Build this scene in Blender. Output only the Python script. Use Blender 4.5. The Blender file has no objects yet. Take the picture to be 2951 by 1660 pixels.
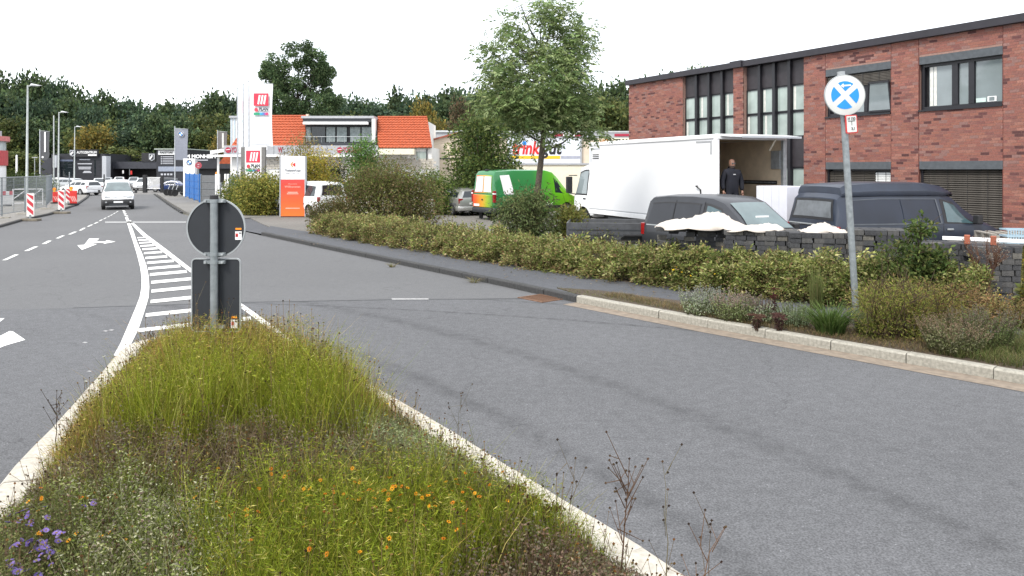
import bpy, bmesh, math, random
import numpy as np
from mathutils import Vector, Matrix
S = bpy.context.scene
COL = S.collection
R = math.radians
random.seed(11)
rng = np.random.default_rng(11)

# ---------------------------------------------------------------- camera, world, sun, exposure
H, F, CX, HY = 2.5, 2200.0, 1475.5, 488.0        # eye height in metres; focal length, centre and horizon in photo pixels
cam = bpy.data.cameras.new('camera')
cam.sensor_width = 36.0
cam.lens = F / 2951 * 36
cam.shift_y = -(830 - HY) / 2951
cam.clip_start, cam.clip_end = 0.1, 3000
camo = bpy.data.objects.new('camera', cam)
COL.objects.link(camo)
camo.location = (0, 0, H)
camo.rotation_euler = (R(90), 0, 0)
S.camera = camo

SUN_EL, SUN_AZ = 52.0, 215.0                     # azimuth clockwise from +Y: behind the camera, to the left
w = bpy.data.worlds.new('World')
S.world = w
w.use_nodes = True
nt = w.node_tree
nt.nodes.clear()
sky = nt.nodes.new('ShaderNodeTexSky')
sky.sky_type = 'NISHITA'
sky.sun_disc = False
sky.sun_elevation = R(SUN_EL)
sky.sun_rotation = R(SUN_AZ)
tc = nt.nodes.new('ShaderNodeTexCoord')
nz = nt.nodes.new('ShaderNodeTexNoise')
nz.inputs['Scale'].default_value = 2.2
nz.inputs['Detail'].default_value = 5
ramp = nt.nodes.new('ShaderNodeValToRGB')
ramp.color_ramp.elements[0].position = 0.30
ramp.color_ramp.elements[0].color = (5.6, 5.9, 6.4, 1)
ramp.color_ramp.elements[1].position = 0.62
ramp.color_ramp.elements[1].color = (8.2, 8.35, 8.6, 1)
mx = nt.nodes.new('ShaderNodeMixRGB')
mx.inputs[0].default_value = 0.90                # a bright overcast: nine tenths cloud, one tenth clear sky
bg = nt.nodes.new('ShaderNodeBackground')
bg.inputs['Strength'].default_value = 0.1
wo = nt.nodes.new('ShaderNodeOutputWorld')
nt.links.new(tc.outputs['Generated'], nz.inputs['Vector'])
nt.links.new(nz.outputs['Fac'], ramp.inputs[0])
nt.links.new(sky.outputs[0], mx.inputs[1])
nt.links.new(ramp.outputs[0], mx.inputs[2])
nt.links.new(mx.outputs[0], bg.inputs['Color'])
nt.links.new(bg.outputs[0], wo.inputs['Surface'])

sl = bpy.data.lights.new('sun', 'SUN')
sl.energy = 1.5
sl.angle = R(14)
sl.color = (1.0, 0.95, 0.87)
so = bpy.data.objects.new('sun', sl)
COL.objects.link(so)
_az, _el = R(SUN_AZ), R(SUN_EL)
_to = Vector((math.sin(_az) * math.cos(_el), math.cos(_az) * math.cos(_el), math.sin(_el)))
so.rotation_euler = (-_to).to_track_quat('-Z', 'Y').to_euler()
so.location = (0, 0, 60)

S.view_settings.view_transform = 'Standard'
S.view_settings.look = 'None'
S.view_settings.exposure = 1.4
S.view_settings.gamma = 1.0
S.view_settings.use_curve_mapping = False
S.cycles.max_bounces = 6
S.cycles.transparent_max_bounces = 6

# ---------------------------------------------------------------- helpers
def G(px, py, z=0.0):
    """photo pixel -> point on the level plane z"""
    Y = (H - z) * F / (py - HY)
    return Vector(((px - CX) * Y / F, Y, z))

def at(px, py, Y):
    """photo pixel at a known distance Y"""
    return Vector(((px - CX) * Y / F, Y, H - (py - HY) * Y / F))

def tag(o, label=None, cat=None, group=None, kind=None):
    if label: o['label'] = label
    if cat: o['category'] = cat
    if group: o['group'] = group
    if kind: o['kind'] = kind
    return o

def empty(name, loc=(0, 0, 0), rz=0.0, label=None, cat=None, group=None):
    o = bpy.data.objects.new(name, None)
    COL.objects.link(o)
    o.location = loc
    o.rotation_euler = (0, 0, rz)
    o.empty_display_size = 0.2
    return tag(o, label, cat, group)

def link(name, me, parent=None, mats=None):
    o = bpy.data.objects.new(name, me)
    COL.objects.link(o)
    if parent is not None: o.parent = parent
    if mats is not None:
        for m in (mats if isinstance(mats, (list, tuple)) else [mats]): me.materials.append(m)
    return o

def dup(o, parent=None, loc=None, rz=None, label=None):
    c = o.copy()
    COL.objects.link(c)
    if parent is not None: c.parent = parent
    if loc is not None: c.location = loc
    if rz is not None: c.rotation_euler = (0, 0, rz)
    if label: c['label'] = label
    return c

def dup_tree(o, parent=None, loc=None, rz=None, label=None):
    c = dup(o, parent, loc, rz, label)
    for ch in list(o.children): dup_tree(ch, c)
    return c

class MB:
    def __init__(s): s.v, s.f, s.m = [], [], []
    def add(s, vs, fs, mi=0):
        o = len(s.v)
        s.v += [tuple(v) for v in vs]
        s.f += [tuple(i + o for i in f) for f in fs]
        s.m += [mi] * len(fs)
        return s
    def box(s, x0, x1, y0, y1, z0, z1, mi=0):
        v = [(x, y, z) for z in (z0, z1) for y in (y0, y1) for x in (x0, x1)]
        return s.add(v, [(0, 2, 3, 1), (4, 5, 7, 6), (0, 1, 5, 4), (2, 6, 7, 3), (0, 4, 6, 2), (1, 3, 7, 5)], mi)
    def bar(s, p, q, wd, ht, mi=0, up=(0, 0, 1)):
        p, q = Vector(p), Vector(q)
        d = (q - p).normalized()
        u = Vector(up)
        if abs(d.dot(u)) > 0.98: u = Vector((0, 1, 0))
        sd = d.cross(u).normalized()
        u = sd.cross(d).normalized()
        v = []
        for c in (p, q):
            for a, b in ((-1, -1), (1, -1), (1, 1), (-1, 1)): v.append(c + sd * (a * wd / 2) + u * (b * ht / 2))
        return s.add(v, [(3, 2, 1, 0), (4, 5, 6, 7), (0, 1, 5, 4), (1, 2, 6, 5), (2, 3, 7, 6), (3, 0, 4, 7)], mi)
    def tube(s, pts, r, n=8, mi=0):
        pts = [Vector(p) for p in pts]
        rs = r if isinstance(r, (list, tuple)) else [r] * len(pts)
        v, f = [], []
        for i, p in enumerate(pts):
            d = (pts[min(i + 1, len(pts) - 1)] - pts[max(i - 1, 0)]).normalized()
            u = Vector((0, 0, 1)) if abs(d.z) < 0.9 else Vector((0, 1, 0))
            a = d.cross(u).normalized()
            b = d.cross(a).normalized()
            for k in range(n):
                t = 2 * math.pi * k / n
                v.append(p + (a * math.cos(t) + b * math.sin(t)) * rs[i])
        for i in range(len(pts) - 1):
            for k in range(n):
                f.append((i * n + k, i * n + (k + 1) % n, (i + 1) * n + (k + 1) % n, (i + 1) * n + k))
        f.append(tuple(range(n))[::-1])
        f.append(tuple(range((len(pts) - 1) * n, len(pts) * n)))
        return s.add(v, f, mi)
    def prism(s, outline, d0, d1, axis='z', mi=0):
        """outline in the plane of the other two axes, extruded along axis from d0 to d1"""
        n = len(outline)
        def pt(a, b, d):
            return {'z': (a, b, d), 'y': (a, d, b), 'x': (d, a, b)}[axis]
        v = [pt(a, b, d0) for a, b in outline] + [pt(a, b, d1) for a, b in outline]
        f = [tuple(range(n))[::-1], tuple(range(n, 2 * n))] + [(i, (i + 1) % n, n + (i + 1) % n, n + i) for i in range(n)]
        return s.add(v, f, mi)
    def lathe(s, prof, n=24, axis='z', org=(0, 0, 0), mi=0, caps=True):
        v, f = [], []
        for r, h in prof:
            for k in range(n):
                t = 2 * math.pi * k / n
                a, b = r * math.cos(t), r * math.sin(t)
                q = {'z': (a, b, h), 'y': (a, h, b), 'x': (h, a, b)}[axis]
                v.append((q[0] + org[0], q[1] + org[1], q[2] + org[2]))
        for i in range(len(prof) - 1):
            for k in range(n):
                f.append((i * n + k, i * n + (k + 1) % n, (i + 1) * n + (k + 1) % n, (i + 1) * n + k))
        if caps:
            f.append(tuple(range(n)))
            f.append(tuple(range((len(prof) - 1) * n, len(prof) * n)))
        return s.add(v, f, mi)
    def grid(s, P, mi=0):
        nu, nv = len(P), len(P[0])
        v = [p for row in P for p in row]
        f = [(i * nv + j, i * nv + j + 1, (i + 1) * nv + j + 1, (i + 1) * nv + j) for i in range(nu - 1) for j in range(nv - 1)]
        return s.add(v, f, mi)
    def mesh(s, name, mats=None, smooth=False, fix=True):
        me = bpy.data.meshes.new(name)
        me.from_pydata(s.v, [], s.f)
        for m in (mats if isinstance(mats, (list, tuple)) else [mats]):
            if m is not None: me.materials.append(m)
        if any(s.m): me.polygons.foreach_set('material_index', s.m)
        if fix:
            b = bmesh.new(); b.from_mesh(me)
            bmesh.ops.recalc_face_normals(b, faces=b.faces)
            b.to_mesh(me); b.free()
        if smooth:
            me.polygons.foreach_set('use_smooth', [True] * len(me.polygons))
            me.set_sharp_from_angle(angle=R(smooth if smooth is not True else 40))
        me.update()
        return me
    def build(s, name, mats=None, parent=None, smooth=False, bevel=0, loc=None, rz=None):
        o = link(name, s.mesh(name, mats, smooth), parent)
        if bevel:
            b = o.modifiers.new('bevel', 'BEVEL')
            b.width = bevel; b.segments = 2; b.limit_method = 'ANGLE'; b.angle_limit = R(40)
        if loc is not None: o.location = loc
        if rz is not None: o.rotation_euler = (0, 0, rz)
        return o

def sheet(name, pts, z, mat, parent=None):
    b = MB()
    b.add([(p[0], p[1], z) for p in pts], [tuple(range(len(pts)))])
    me = b.mesh(name, mat)
    bm = bmesh.new(); bm.from_mesh(me)
    for f in bm.faces:
        if f.normal.z < 0: f.normal_flip()
    bmesh.ops.triangulate(bm, faces=bm.faces)
    bm.to_mesh(me); bm.free()
    return link(name, me, parent)

def slab(name, pts, z, mat, thick=.2):
    b = MB(); b.prism([(p[0], p[1]) for p in pts], z - thick, z, 'z')
    me = b.mesh(name, mat)
    bm = bmesh.new(); bm.from_mesh(me); bmesh.ops.triangulate(bm, faces=bm.faces); bm.to_mesh(me); bm.free()
    return link(name, me)

def text(name, body, size, mat, parent=None, loc=(0, 0, 0), rot=(R(90), 0, 0), width=None, bold=0.0, shear=0.0, depth=0.004, align='CENTER', space=1.0):
    cu = bpy.data.curves.new(name, 'FONT')
    cu.body = body
    cu.size = size
    cu.align_x = align
    cu.align_y = 'CENTER'
    cu.extrude = depth
    cu.offset = bold
    cu.shear = shear
    cu.space_character = space
    cu.resolution_u = 3
    t = bpy.data.objects.new(name + '_curve', cu)
    COL.objects.link(t)
    dg = bpy.context.evaluated_depsgraph_get()
    me = bpy.data.meshes.new_from_object(t.evaluated_get(dg))
    bpy.data.objects.remove(t)
    me.name = name
    if width:
        xs = [v.co.x for v in me.vertices]
        if xs:
            k = width / max(1e-6, max(xs) - min(xs))
            for v in me.vertices: v.co.x *= k
    me.materials.clear()
    me.materials.append(mat)
    o = link(name, me, parent)
    o.location = loc
    o.rotation_euler = rot
    return o

# ---------------------------------------------------------------- materials
MATS = {}
def pm(name, col, rough=0.6, metal=0.0, var=0.12, scale=6.0, bump=0.0, bscale=60.0, coat=0.0, spec=0.5, coords='Object', emit=0.0, dirt=None):
    if name in MATS: return MATS[name]
    m = bpy.data.materials.new(name)
    m.use_nodes = True
    n, l = m.node_tree.nodes, m.node_tree.links
    b = n['Principled BSDF']
    b.inputs['Roughness'].default_value = rough
    b.inputs['Metallic'].default_value = metal
    b.inputs['Coat Weight'].default_value = coat
    b.inputs['Specular IOR Level'].default_value = spec
    tcn = n.new('ShaderNodeTexCoord')
    no = n.new('ShaderNodeTexNoise')
    no.inputs['Scale'].default_value = scale
    no.inputs['Detail'].default_value = 6
    l.new(tcn.outputs[coords], no.inputs['Vector'])
    rp = n.new('ShaderNodeValToRGB')
    rp.color_ramp.elements[0].position = 0.32
    rp.color_ramp.elements[1].position = 0.68
    lo = [max(0, c * (1 - var)) for c in col]
    hi = [min(1, c * (1 + var)) for c in col]
    rp.color_ramp.elements[0].color = (*lo, 1)
    rp.color_ramp.elements[1].color = (*hi, 1)
    l.new(no.outputs['Fac'], rp.inputs[0])
    l.new(rp.outputs[0], b.inputs['Base Color'])
    if bump:
        n2 = n.new('ShaderNodeTexNoise')
        n2.inputs['Scale'].default_value = bscale
        n2.inputs['Detail'].default_value = 4
        l.new(tcn.outputs[coords], n2.inputs['Vector'])
        bp = n.new('ShaderNodeBump')
        bp.inputs['Strength'].default_value = bump
        bp.inputs['Distance'].default_value = 0.02
        l.new(n2.outputs['Fac'], bp.inputs['Height'])
        l.new(bp.outputs[0], b.inputs['Normal'])
    if emit:
        b.inputs['Emission Color'].default_value = (*col, 1)
        b.inputs['Emission Strength'].default_value = emit
    MATS[name] = m
    return m

def foliage_mat(name, trans=0.35, rough=0.55):
    m = bpy.data.materials.new(name)
    m.use_nodes = True
    n, l = m.node_tree.nodes, m.node_tree.links
    b = n['Principled BSDF']
    b.inputs['Roughness'].default_value = rough
    b.inputs['Specular IOR Level'].default_value = 0.12
    a = n.new('ShaderNodeAttribute'); a.attribute_name = 'col'
    l.new(a.outputs['Color'], b.inputs['Base Color'])
    t = n.new('ShaderNodeBsdfTranslucent')
    l.new(a.outputs['Color'], t.inputs['Color'])
    mxs = n.new('ShaderNodeMixShader'); mxs.inputs[0].default_value = trans
    l.new(b.outputs[0], mxs.inputs[1]); l.new(t.outputs[0], mxs.inputs[2])
    l.new(mxs.outputs[0], n['Material Output'].inputs['Surface'])
    return m

def attr_mat(name, rough=0.85, var=0.2, scale=30, bump=0.4):
    m = pm(name, (0.5, 0.5, 0.5), rough, var=var, scale=scale, bump=bump, bscale=90)
    n, l = m.node_tree.nodes, m.node_tree.links
    b = n['Principled BSDF']
    src = b.inputs['Base Color'].links[0].from_socket
    a = n.new('ShaderNodeAttribute'); a.attribute_name = 'col'
    mm = n.new('ShaderNodeMixRGB'); mm.blend_type = 'MULTIPLY'; mm.inputs[0].default_value = 1
    ml = n.new('ShaderNodeMixRGB'); ml.blend_type = 'ADD'; ml.inputs[0].default_value = 1
    l.new(src, ml.inputs[1]); l.new(src, ml.inputs[2])
    l.new(a.outputs['Color'], mm.inputs[1]); l.new(ml.outputs[0], mm.inputs[2])
    l.new(mm.outputs[0], b.inputs['Base Color'])
    return m

LEAF = foliage_mat('foliage')
BRICK = attr_mat('brick')
M_white = pm('white_paint', (0.78, 0.79, 0.80), 0.35, var=0.03, coat=0.2)
M_whitep = pm('white_panel', (0.80, 0.80, 0.80), 0.5, var=0.03)
M_galv = pm('galvanised_steel', (0.25, 0.275, 0.285), 0.45, metal=0.55, var=0.18, scale=14)
M_steel = pm('grey_steel', (0.36, 0.38, 0.39), 0.5, metal=0.4, var=0.15, scale=9)
M_black = pm('black_plastic', (0.018, 0.018, 0.02), 0.5, var=0.2)
M_dark = pm('anthracite', (0.030, 0.034, 0.040), 0.55, var=0.15)
M_rubber = pm('tyre_rubber', (0.02, 0.02, 0.021), 0.85, var=0.2)
M_glass = pm('dark_glass', (0.016, 0.022, 0.026), 0.06, var=0.1, spec=0.8)
M_alu = pm('alloy', (0.50, 0.51, 0.52), 0.35, metal=0.8, var=0.08)
M_red = pm('red_plastic', (0.55, 0.03, 0.025), 0.35, var=0.1)
M_redlamp = pm('red_lamp', (0.24, 0.006, 0.008), 0.15, var=0.1, coat=0.5)
M_orange = pm('orange_lamp', (0.85, 0.28, 0.02), 0.25, var=0.1)
M_yellow = pm('yellow_paint', (0.80, 0.48, 0.02), 0.5, var=0.06)
M_blue = pm('blue_paint', (0.01, 0.24, 0.72), 0.5, var=0.05)
M_concrete = pm('concrete', (0.30, 0.28, 0.24), 0.9, var=0.22, scale=18, bump=0.3)
M_soil = pm('soil', (0.060, 0.043, 0.028), 0.95, var=0.35, scale=25, bump=0.6)
M_bark = pm('bark', (0.085, 0.068, 0.050), 0.9, var=0.35, scale=22, bump=0.6)
M_wood = pm('pale_wood', (0.48, 0.32, 0.17), 0.75, var=0.2, scale=10)
M_greywood = pm('weathered_wood', (0.27, 0.25, 0.22), 0.85, var=0.25, scale=12)
M_ink = pm('black_ink', (0.012, 0.012, 0.014), 0.6, var=0.05)
M_textw = pm('white_lettering', (0.80, 0.80, 0.80), 0.5, var=0.02)

# ---------------------------------------------------------------- numpy mesh helpers for leaves and blades
def quad_mesh(name, Q, cols, mat=None, parent=None):
    """Q (n,4,3) quads with own corners, cols (n,3) or (n,4,3)"""
    n = len(Q)
    me = bpy.data.meshes.new(name)
    me.vertices.add(n * 4)
    me.vertices.foreach_set('co', np.ascontiguousarray(Q, dtype=np.float32).ravel())
    me.loops.add(n * 4)
    me.loops.foreach_set('vertex_index', np.arange(n * 4, dtype=np.int32))
    me.polygons.add(n)
    me.polygons.foreach_set('loop_start', np.arange(0, n * 4, 4, dtype=np.int32))
    me.polygons.foreach_set('loop_total', np.full(n, 4, dtype=np.int32))
    if cols.ndim == 2: cols = np.repeat(cols[:, None, :], 4, axis=1)
    a = me.attributes.new('col', 'FLOAT_COLOR', 'POINT')
    rgba = np.ones((n * 4, 4), dtype=np.float32)
    rgba[:, :3] = np.clip(cols.reshape(-1, 3), 0, 1)
    a.data.foreach_set('color', rgba.ravel())
    me.update()
    me.validate()
    me.materials.append(mat or LEAF)
    return link(name, me, parent)

def unit(v):
    return v / np.maximum(np.linalg.norm(v, axis=-1, keepdims=True), 1e-9)

def rdir(n):
    return unit(rng.normal(size=(n, 3)))

def leaf_quads(P, D, L, W, N=None, fold=0.0):
    n = len(P)
    if N is None: N = rdir(n)
    Sd = unit(np.cross(D, N))
    L = np.broadcast_to(np.asarray(L, float), (n,))[:, None]
    W = np.broadcast_to(np.asarray(W, float), (n,))[:, None]
    mid = P + D * L * 0.45
    up = unit(np.cross(Sd, D)) * W * fold
    return np.stack([P, mid + Sd * W / 2 + up, P + D * L, mid - Sd * W / 2 + up], axis=1)

def blade_quads(P, ht, lean, wd, seg=3):
    """curved grass blades: root P, height ht, horizontal lean vector (n,2), width wd"""
    n = len(P)
    th = np.arctan2(lean[:, 1], lean[:, 0]) + rng.uniform(-1.2, 1.2, n) + np.pi / 2
    sd = np.stack([np.cos(th), np.sin(th), np.zeros(n)], 1)
    qs = []
    pts = []
    for k in range(seg + 1):
        t = k / seg
        p = P.copy()
        p[:, 2] += ht * (t - 0.18 * t * t)
        p[:, :2] += lean * (t * t)
        wk = (wd * (1 - 0.85 * t * t))[:, None]
        pts.append((p - sd * wk / 2, p + sd * wk / 2))
    for k in range(seg):
        qs.append(np.stack([pts[k][0], pts[k][1], pts[k + 1][1], pts[k + 1][0]], 1))
    return np.concatenate(qs, 0)

def pal(n, cols, wts=None, jit=0.22):
    cols = np.array(cols, float)
    wts = np.array(wts, float) / np.sum(wts) if wts is not None else None
    c = cols[rng.choice(len(cols), n, p=wts)]
    return c * rng.uniform(1 - jit, 1 + jit, (n, 1)) * rng.uniform(0.93, 1.07, (n, 3))

def stems_np(segs, r0, r1, col, n=5):
    """thin tapered sticks as quads: segs (m,2,3)"""
    segs = np.asarray(segs, float)
    d = unit(segs[:, 1] - segs[:, 0])
    u = np.where(np.abs(d[:, 2:3]) > 0.9, np.array([[0, 1.0, 0]]), np.array([[0, 0, 1.0]]))
    a = unit(np.cross(d, u)); b = np.cross(d, a)
    r0 = np.broadcast_to(np.asarray(r0, float), (len(segs),))[:, None]
    r1 = np.broadcast_to(np.asarray(r1, float), (len(segs),))[:, None]
    qs = []
    for k in range(n):
        t0, t1 = 2 * np.pi * k / n, 2 * np.pi * (k + 1) / n
        e0, e1 = a * np.cos(t0) + b * np.sin(t0), a * np.cos(t1) + b * np.sin(t1)
        qs.append(np.stack([segs[:, 0] + e0 * r0, segs[:, 0] + e1 * r0, segs[:, 1] + e1 * r1, segs[:, 1] + e0 * r1], 1))
    Q = np.concatenate(qs, 0)
    return Q, np.tile(np.asarray(col, float), (len(Q), 1)) * rng.uniform(0.8, 1.2, (len(Q), 1))

def blobs(P, r, cols):
    """small octahedra-like heads: three crossed quads each"""
    n = len(P)
    r = np.broadcast_to(np.asarray(r, float), (n,))
    Q, Cc = [], []
    for ax in range(3):
        e = [np.zeros((n, 3)) for _ in range(2)]
        e[0][:, (ax + 1) % 3] = r; e[1][:, (ax + 2) % 3] = r
        Q.append(np.stack([P + e[0], P + e[1], P - e[0], P - e[1]], 1)); Cc.append(cols)
    return np.concatenate(Q, 0), np.concatenate(Cc, 0)
# ================================================================ the setting: ground, road, pavements
def asphalt(name, col, speck=0.25, arcs=None, var=0.16, rough=0.88):
    m = bpy.data.materials.new(name)
    m.use_nodes = True
    n, l = m.node_tree.nodes, m.node_tree.links
    b = n['Principled BSDF']
    b.inputs['Roughness'].default_value = rough
    b.inputs['Specular IOR Level'].default_value = 0.25
    geo = n.new('ShaderNodeNewGeometry')
    def noise(scale, detail=5, vec=None):
        k = n.new('ShaderNodeTexNoise'); k.inputs['Scale'].default_value = scale; k.inputs['Detail'].default_value = detail
        l.new(vec or geo.outputs['Position'], k.inputs['Vector'])
        return k.outputs['Fac']
    def math_(op, a, bb, clamp=False):
        k = n.new('ShaderNodeMath'); k.operation = op; k.use_clamp = clamp
        for i, x in enumerate((a, bb)):
            if isinstance(x, (int, float)): k.inputs[i].default_value = x
            elif x is not None: l.new(x, k.inputs[i])
        return k.outputs[0]
    def maprange(x, a, bb, c, d):
        k = n.new('ShaderNodeMapRange'); k.interpolation_type = 'SMOOTHSTEP'
        l.new(x, k.inputs[0])
        for i, v in enumerate((a, bb, c, d)): k.inputs[i + 1].default_value = v
        return k.outputs[0]
    big = maprange(noise(0.25, 2), 0.25, 0.75, 1 - var * .45, 1 + var * .45)
    mid = maprange(noise(7.0), 0.3, 0.7, 1 - var * 0.45, 1 + var * 0.45)
    grain = maprange(noise(70.0, 4), 0.3, 0.7, 0.70, 1.30)
    f = math_('MULTIPLY', math_('MULTIPLY', big, mid), grain)
    vo = n.new('ShaderNodeTexVoronoi'); vo.inputs['Scale'].default_value = 30
    l.new(geo.outputs['Position'], vo.inputs['Vector'])
    sp = maprange(vo.outputs['Distance'], 0.10, 0.22, speck * 3.4, 0.0)
    gate = maprange(noise(14, 3), 0.52, 0.62, 0.0, 1.0)
    f = math_('ADD', f, math_('MULTIPLY', sp, gate))
    # fine cracks
    vc = n.new('ShaderNodeTexVoronoi'); vc.feature = 'DISTANCE_TO_EDGE'; vc.inputs['Scale'].default_value = 0.22
    wn = n.new('ShaderNodeTexNoise'); wn.inputs['Scale'].default_value = 1.6; wn.inputs['Detail'].default_value = 5
    l.new(geo.outputs['Position'], wn.inputs['Vector'])
    mxv = n.new('ShaderNodeMixRGB'); mxv.blend_type = 'ADD'; mxv.inputs[0].default_value = 1.1
    l.new(geo.outputs['Position'], mxv.inputs[1]); l.new(wn.outputs['Color'], mxv.inputs[2])
    l.new(mxv.outputs[0], vc.inputs['Vector'])
    crack = maprange(vc.outputs['Distance'], 0.0, 0.004, 0.80, 1.0)
    f = math_('MULTIPLY', f, crack)
    if arcs:
        sep = n.new('ShaderNodeSeparateXYZ'); l.new(geo.outputs['Position'], sep.inputs[0])
        streak = maprange(noise(5.0, 6), 0.36, 0.62, 0.25, 1.0)
        for cx, cy, rad, wd, dep in arcs:                       # rubber left by turning wheels
            dx, dy = math_('SUBTRACT', sep.outputs[0], cx), math_('SUBTRACT', sep.outputs[1], cy)
            dist = math_('POWER', math_('ADD', math_('MULTIPLY', dx, dx), math_('MULTIPLY', dy, dy)), 0.5)
            off = math_('ABSOLUTE', math_('SUBTRACT', dist, rad), None)
            band = maprange(off, 0.0, wd, dep, 0.0)
            f = math_('MULTIPLY', f, math_('SUBTRACT', 1.0, math_('MULTIPLY', band, streak)))
    mc = n.new('ShaderNodeMixRGB'); mc.blend_type = 'MULTIPLY'; mc.inputs[0].default_value = 1.0
    mc.inputs[1].default_value = (*col, 1)
    l.new(f, mc.inputs[2])
    l.new(mc.outputs[0], b.inputs['Base Color'])
    bp = n.new('ShaderNodeBump'); bp.inputs['Strength'].default_value = 0.35; bp.inputs['Distance'].default_value = 0.01
    l.new(noise(160.0, 3), bp.inputs['Height']); l.new(bp.outputs[0], b.inputs['Normal'])
    return m

A_near = asphalt('asphalt_roundabout', (0.101, 0.1025, 0.108), 0.3, [(-18.5, -4.2, 21.9, 0.22, 0.30), (-18.5, -4.2, 23.6, 0.26, 0.26), (-18.5, -4.2, 20.6, 0.22, 0.12), (-9.5, -14, 30.0, 0.12, 0.34), (-9.5, -14, 28.6, 0.10, 0.36)])
A_far = asphalt('asphalt_street', (0.113, 0.114, 0.117), 0.12, var=0.10)
A_walk = asphalt('asphalt_pavement', (0.078, 0.081, 0.089), 0.22, var=0.14)
A_yard = asphalt('asphalt_yard', (0.15, 0.142, 0.130), 0.1, var=0.18)
A_court = asphalt('asphalt_forecourt', (0.16, 0.155, 0.150), 0.05, var=0.12)
A_ground = pm('rough_ground', (0.12, 0.115, 0.085), 0.95, var=0.3, scale=0.3, bump=0.3, bscale=8)
M_paint = pm('road_paint', (0.66, 0.66, 0.64), 0.7, var=0.14, scale=22, bump=0.2)
M_paintg = pm('worn_paint', (0.27, 0.27, 0.27), 0.8, var=0.25, scale=30)
M_tar = pm('tar_joint', (0.035, 0.036, 0.038), 0.6, var=0.3, scale=20)
M_gutter = pm('gutter_stone', (0.20, 0.162, 0.125), 0.9, var=0.2, scale=9, bump=0.3)
M_kerbl = pm('kerb_concrete', (0.29, 0.275, 0.235), 0.92, var=0.22, scale=26, bump=0.4, bscale=120)
M_kerbd = pm('kerb_dark', (0.038, 0.038, 0.038), 0.9, var=0.3, scale=20, bump=0.4)
M_kerbw = pm('kerb_white', (0.42, 0.39, 0.335), 0.9, var=0.22, scale=16, bump=0.3)

RK = [(24, -8), (14, 0.6), (9, 5.6), (5.93, 8.84), (3.06, 12.03), (1.2, 14.3), (-0.12, 16.2), (-2.44, 19.3), (-6.5, 24.8), (-9.5, 28.9)]
RK2 = [(-9.5, 28.9), (-11.6, 31.9), (-14.0, 35.6), (-18.8, 43.3), (-24.9, 55.0), (-35.7, 76.0)]
LK = [(-13.5, -12), (-13.5, 4), (-16, 16), (-19, 25), (-22, 32.9), (-23.8, 37.3), (-25.2, 41.7), (-26.8, 45.2), (-30.1, 52.9), (-37.2, 67), (-42, 76)]

def offset(poly, d):
    """offset an open polyline to its left by d"""
    out = []
    for i, p in enumerate(poly):
        a = Vector(poly[max(i - 1, 0)]); b = Vector(poly[min(i + 1, len(poly) - 1)])
        t = (b - a).normalized()
        out.append((p[0] - t.y * d, p[1] + t.x * d))
    return out

tag(sheet('ground', [(-900, -60), (900, -60), (900, 1500), (-900, 1500)], -0.08, A_ground), kind='structure')
tag(sheet('street', RK[::1] + RK2[1:] + LK[::-1] + [(-13.5, -40), (60, -40)], 0.0, A_far), kind='structure')
tag(sheet('forecourt', [(-44, 74), (-30, 74), (-20, 60), (-14, 60), (-6, 130), (-110, 130), (-110, 74)], -0.012, A_court), kind='structure')
# the newer surface of the roundabout, laid up to a tarred joint across the mouth of the street
seam = [G(x, y) for x, y in ((-420, 908), (0, 893), (210, 888), (430, 881), (700, 872), (1130, 864), (1560, 861), (1640, 862))]
near = [(p.x, p.y) for p in seam] + [(1.35, 14.1)] + RK[:5][::-1] + [(60, -8), (60, -40), (-13.5, -40), (-13.5, 4)]
tag(sheet('roundabout_road', near, 0.004, A_near), kind='structure')
b = MB()
for i in range(len(seam) - 1):
    p, q = seam[i], seam[i + 1]
    if i < 2: continue
    b.add([(p.x, p.y - .03, .0075), (q.x, q.y - .03, .0075), (q.x, q.y + .03, .0075), (p.x, p.y + .03, .0075)], [(0, 1, 2, 3)])
tag(b.build('tar_joint', M_tar), kind='structure')

# pavement beside the kerb (raised 12 cm), planting strip, yard
KIN = offset(RK, -0.16)          # rear face of the kerb stones
SW = [(-10.2, 32.2), (-7.5, 28.8), (-4.5, 24.7), (-1.5, 20.9), (0.5, 18.4), (2.4, 16.2), (4.2, 14.5), (6.2, 13.0), (8.1, 12.1), (13, 10.2), (30, 5)]
tag(slab('pavement', [(p[0], p[1]) for p in KIN[::-1]] + SW[::-1], 0.115, A_walk), kind='structure')
BED = [(0.9, 15.3), (1.7, 15.0), (3.1, 13.75), (4.9, 12.2), (6.7, 10.9), (9, 9.6), (13, 7.4), (17, 5)]
tag(slab('planting_strip', [(p[0], p[1]) for p in KIN[1:6]] + BED, 0.128, M_soil), kind='structure')
tag(slab('yard', SW[::-1] + [(-13.0, 38.0), (-19, 60), (-8, 76), (30, 76), (60, 40), (60, 4)], 0.06, A_yard), kind='structure')
tag(slab('hedge_bed', [SW[1]] + SW[2:10] + [(15, 11.5), (9, 14.0), (6.9, 15.2), (4.6, 17.2), (2.6, 19.6), (0.6, 22), (-1.6, 24.6), (-4.6, 28.6), (-7.6, 32.4)], 0.125, M_soil), kind='structure')
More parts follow.
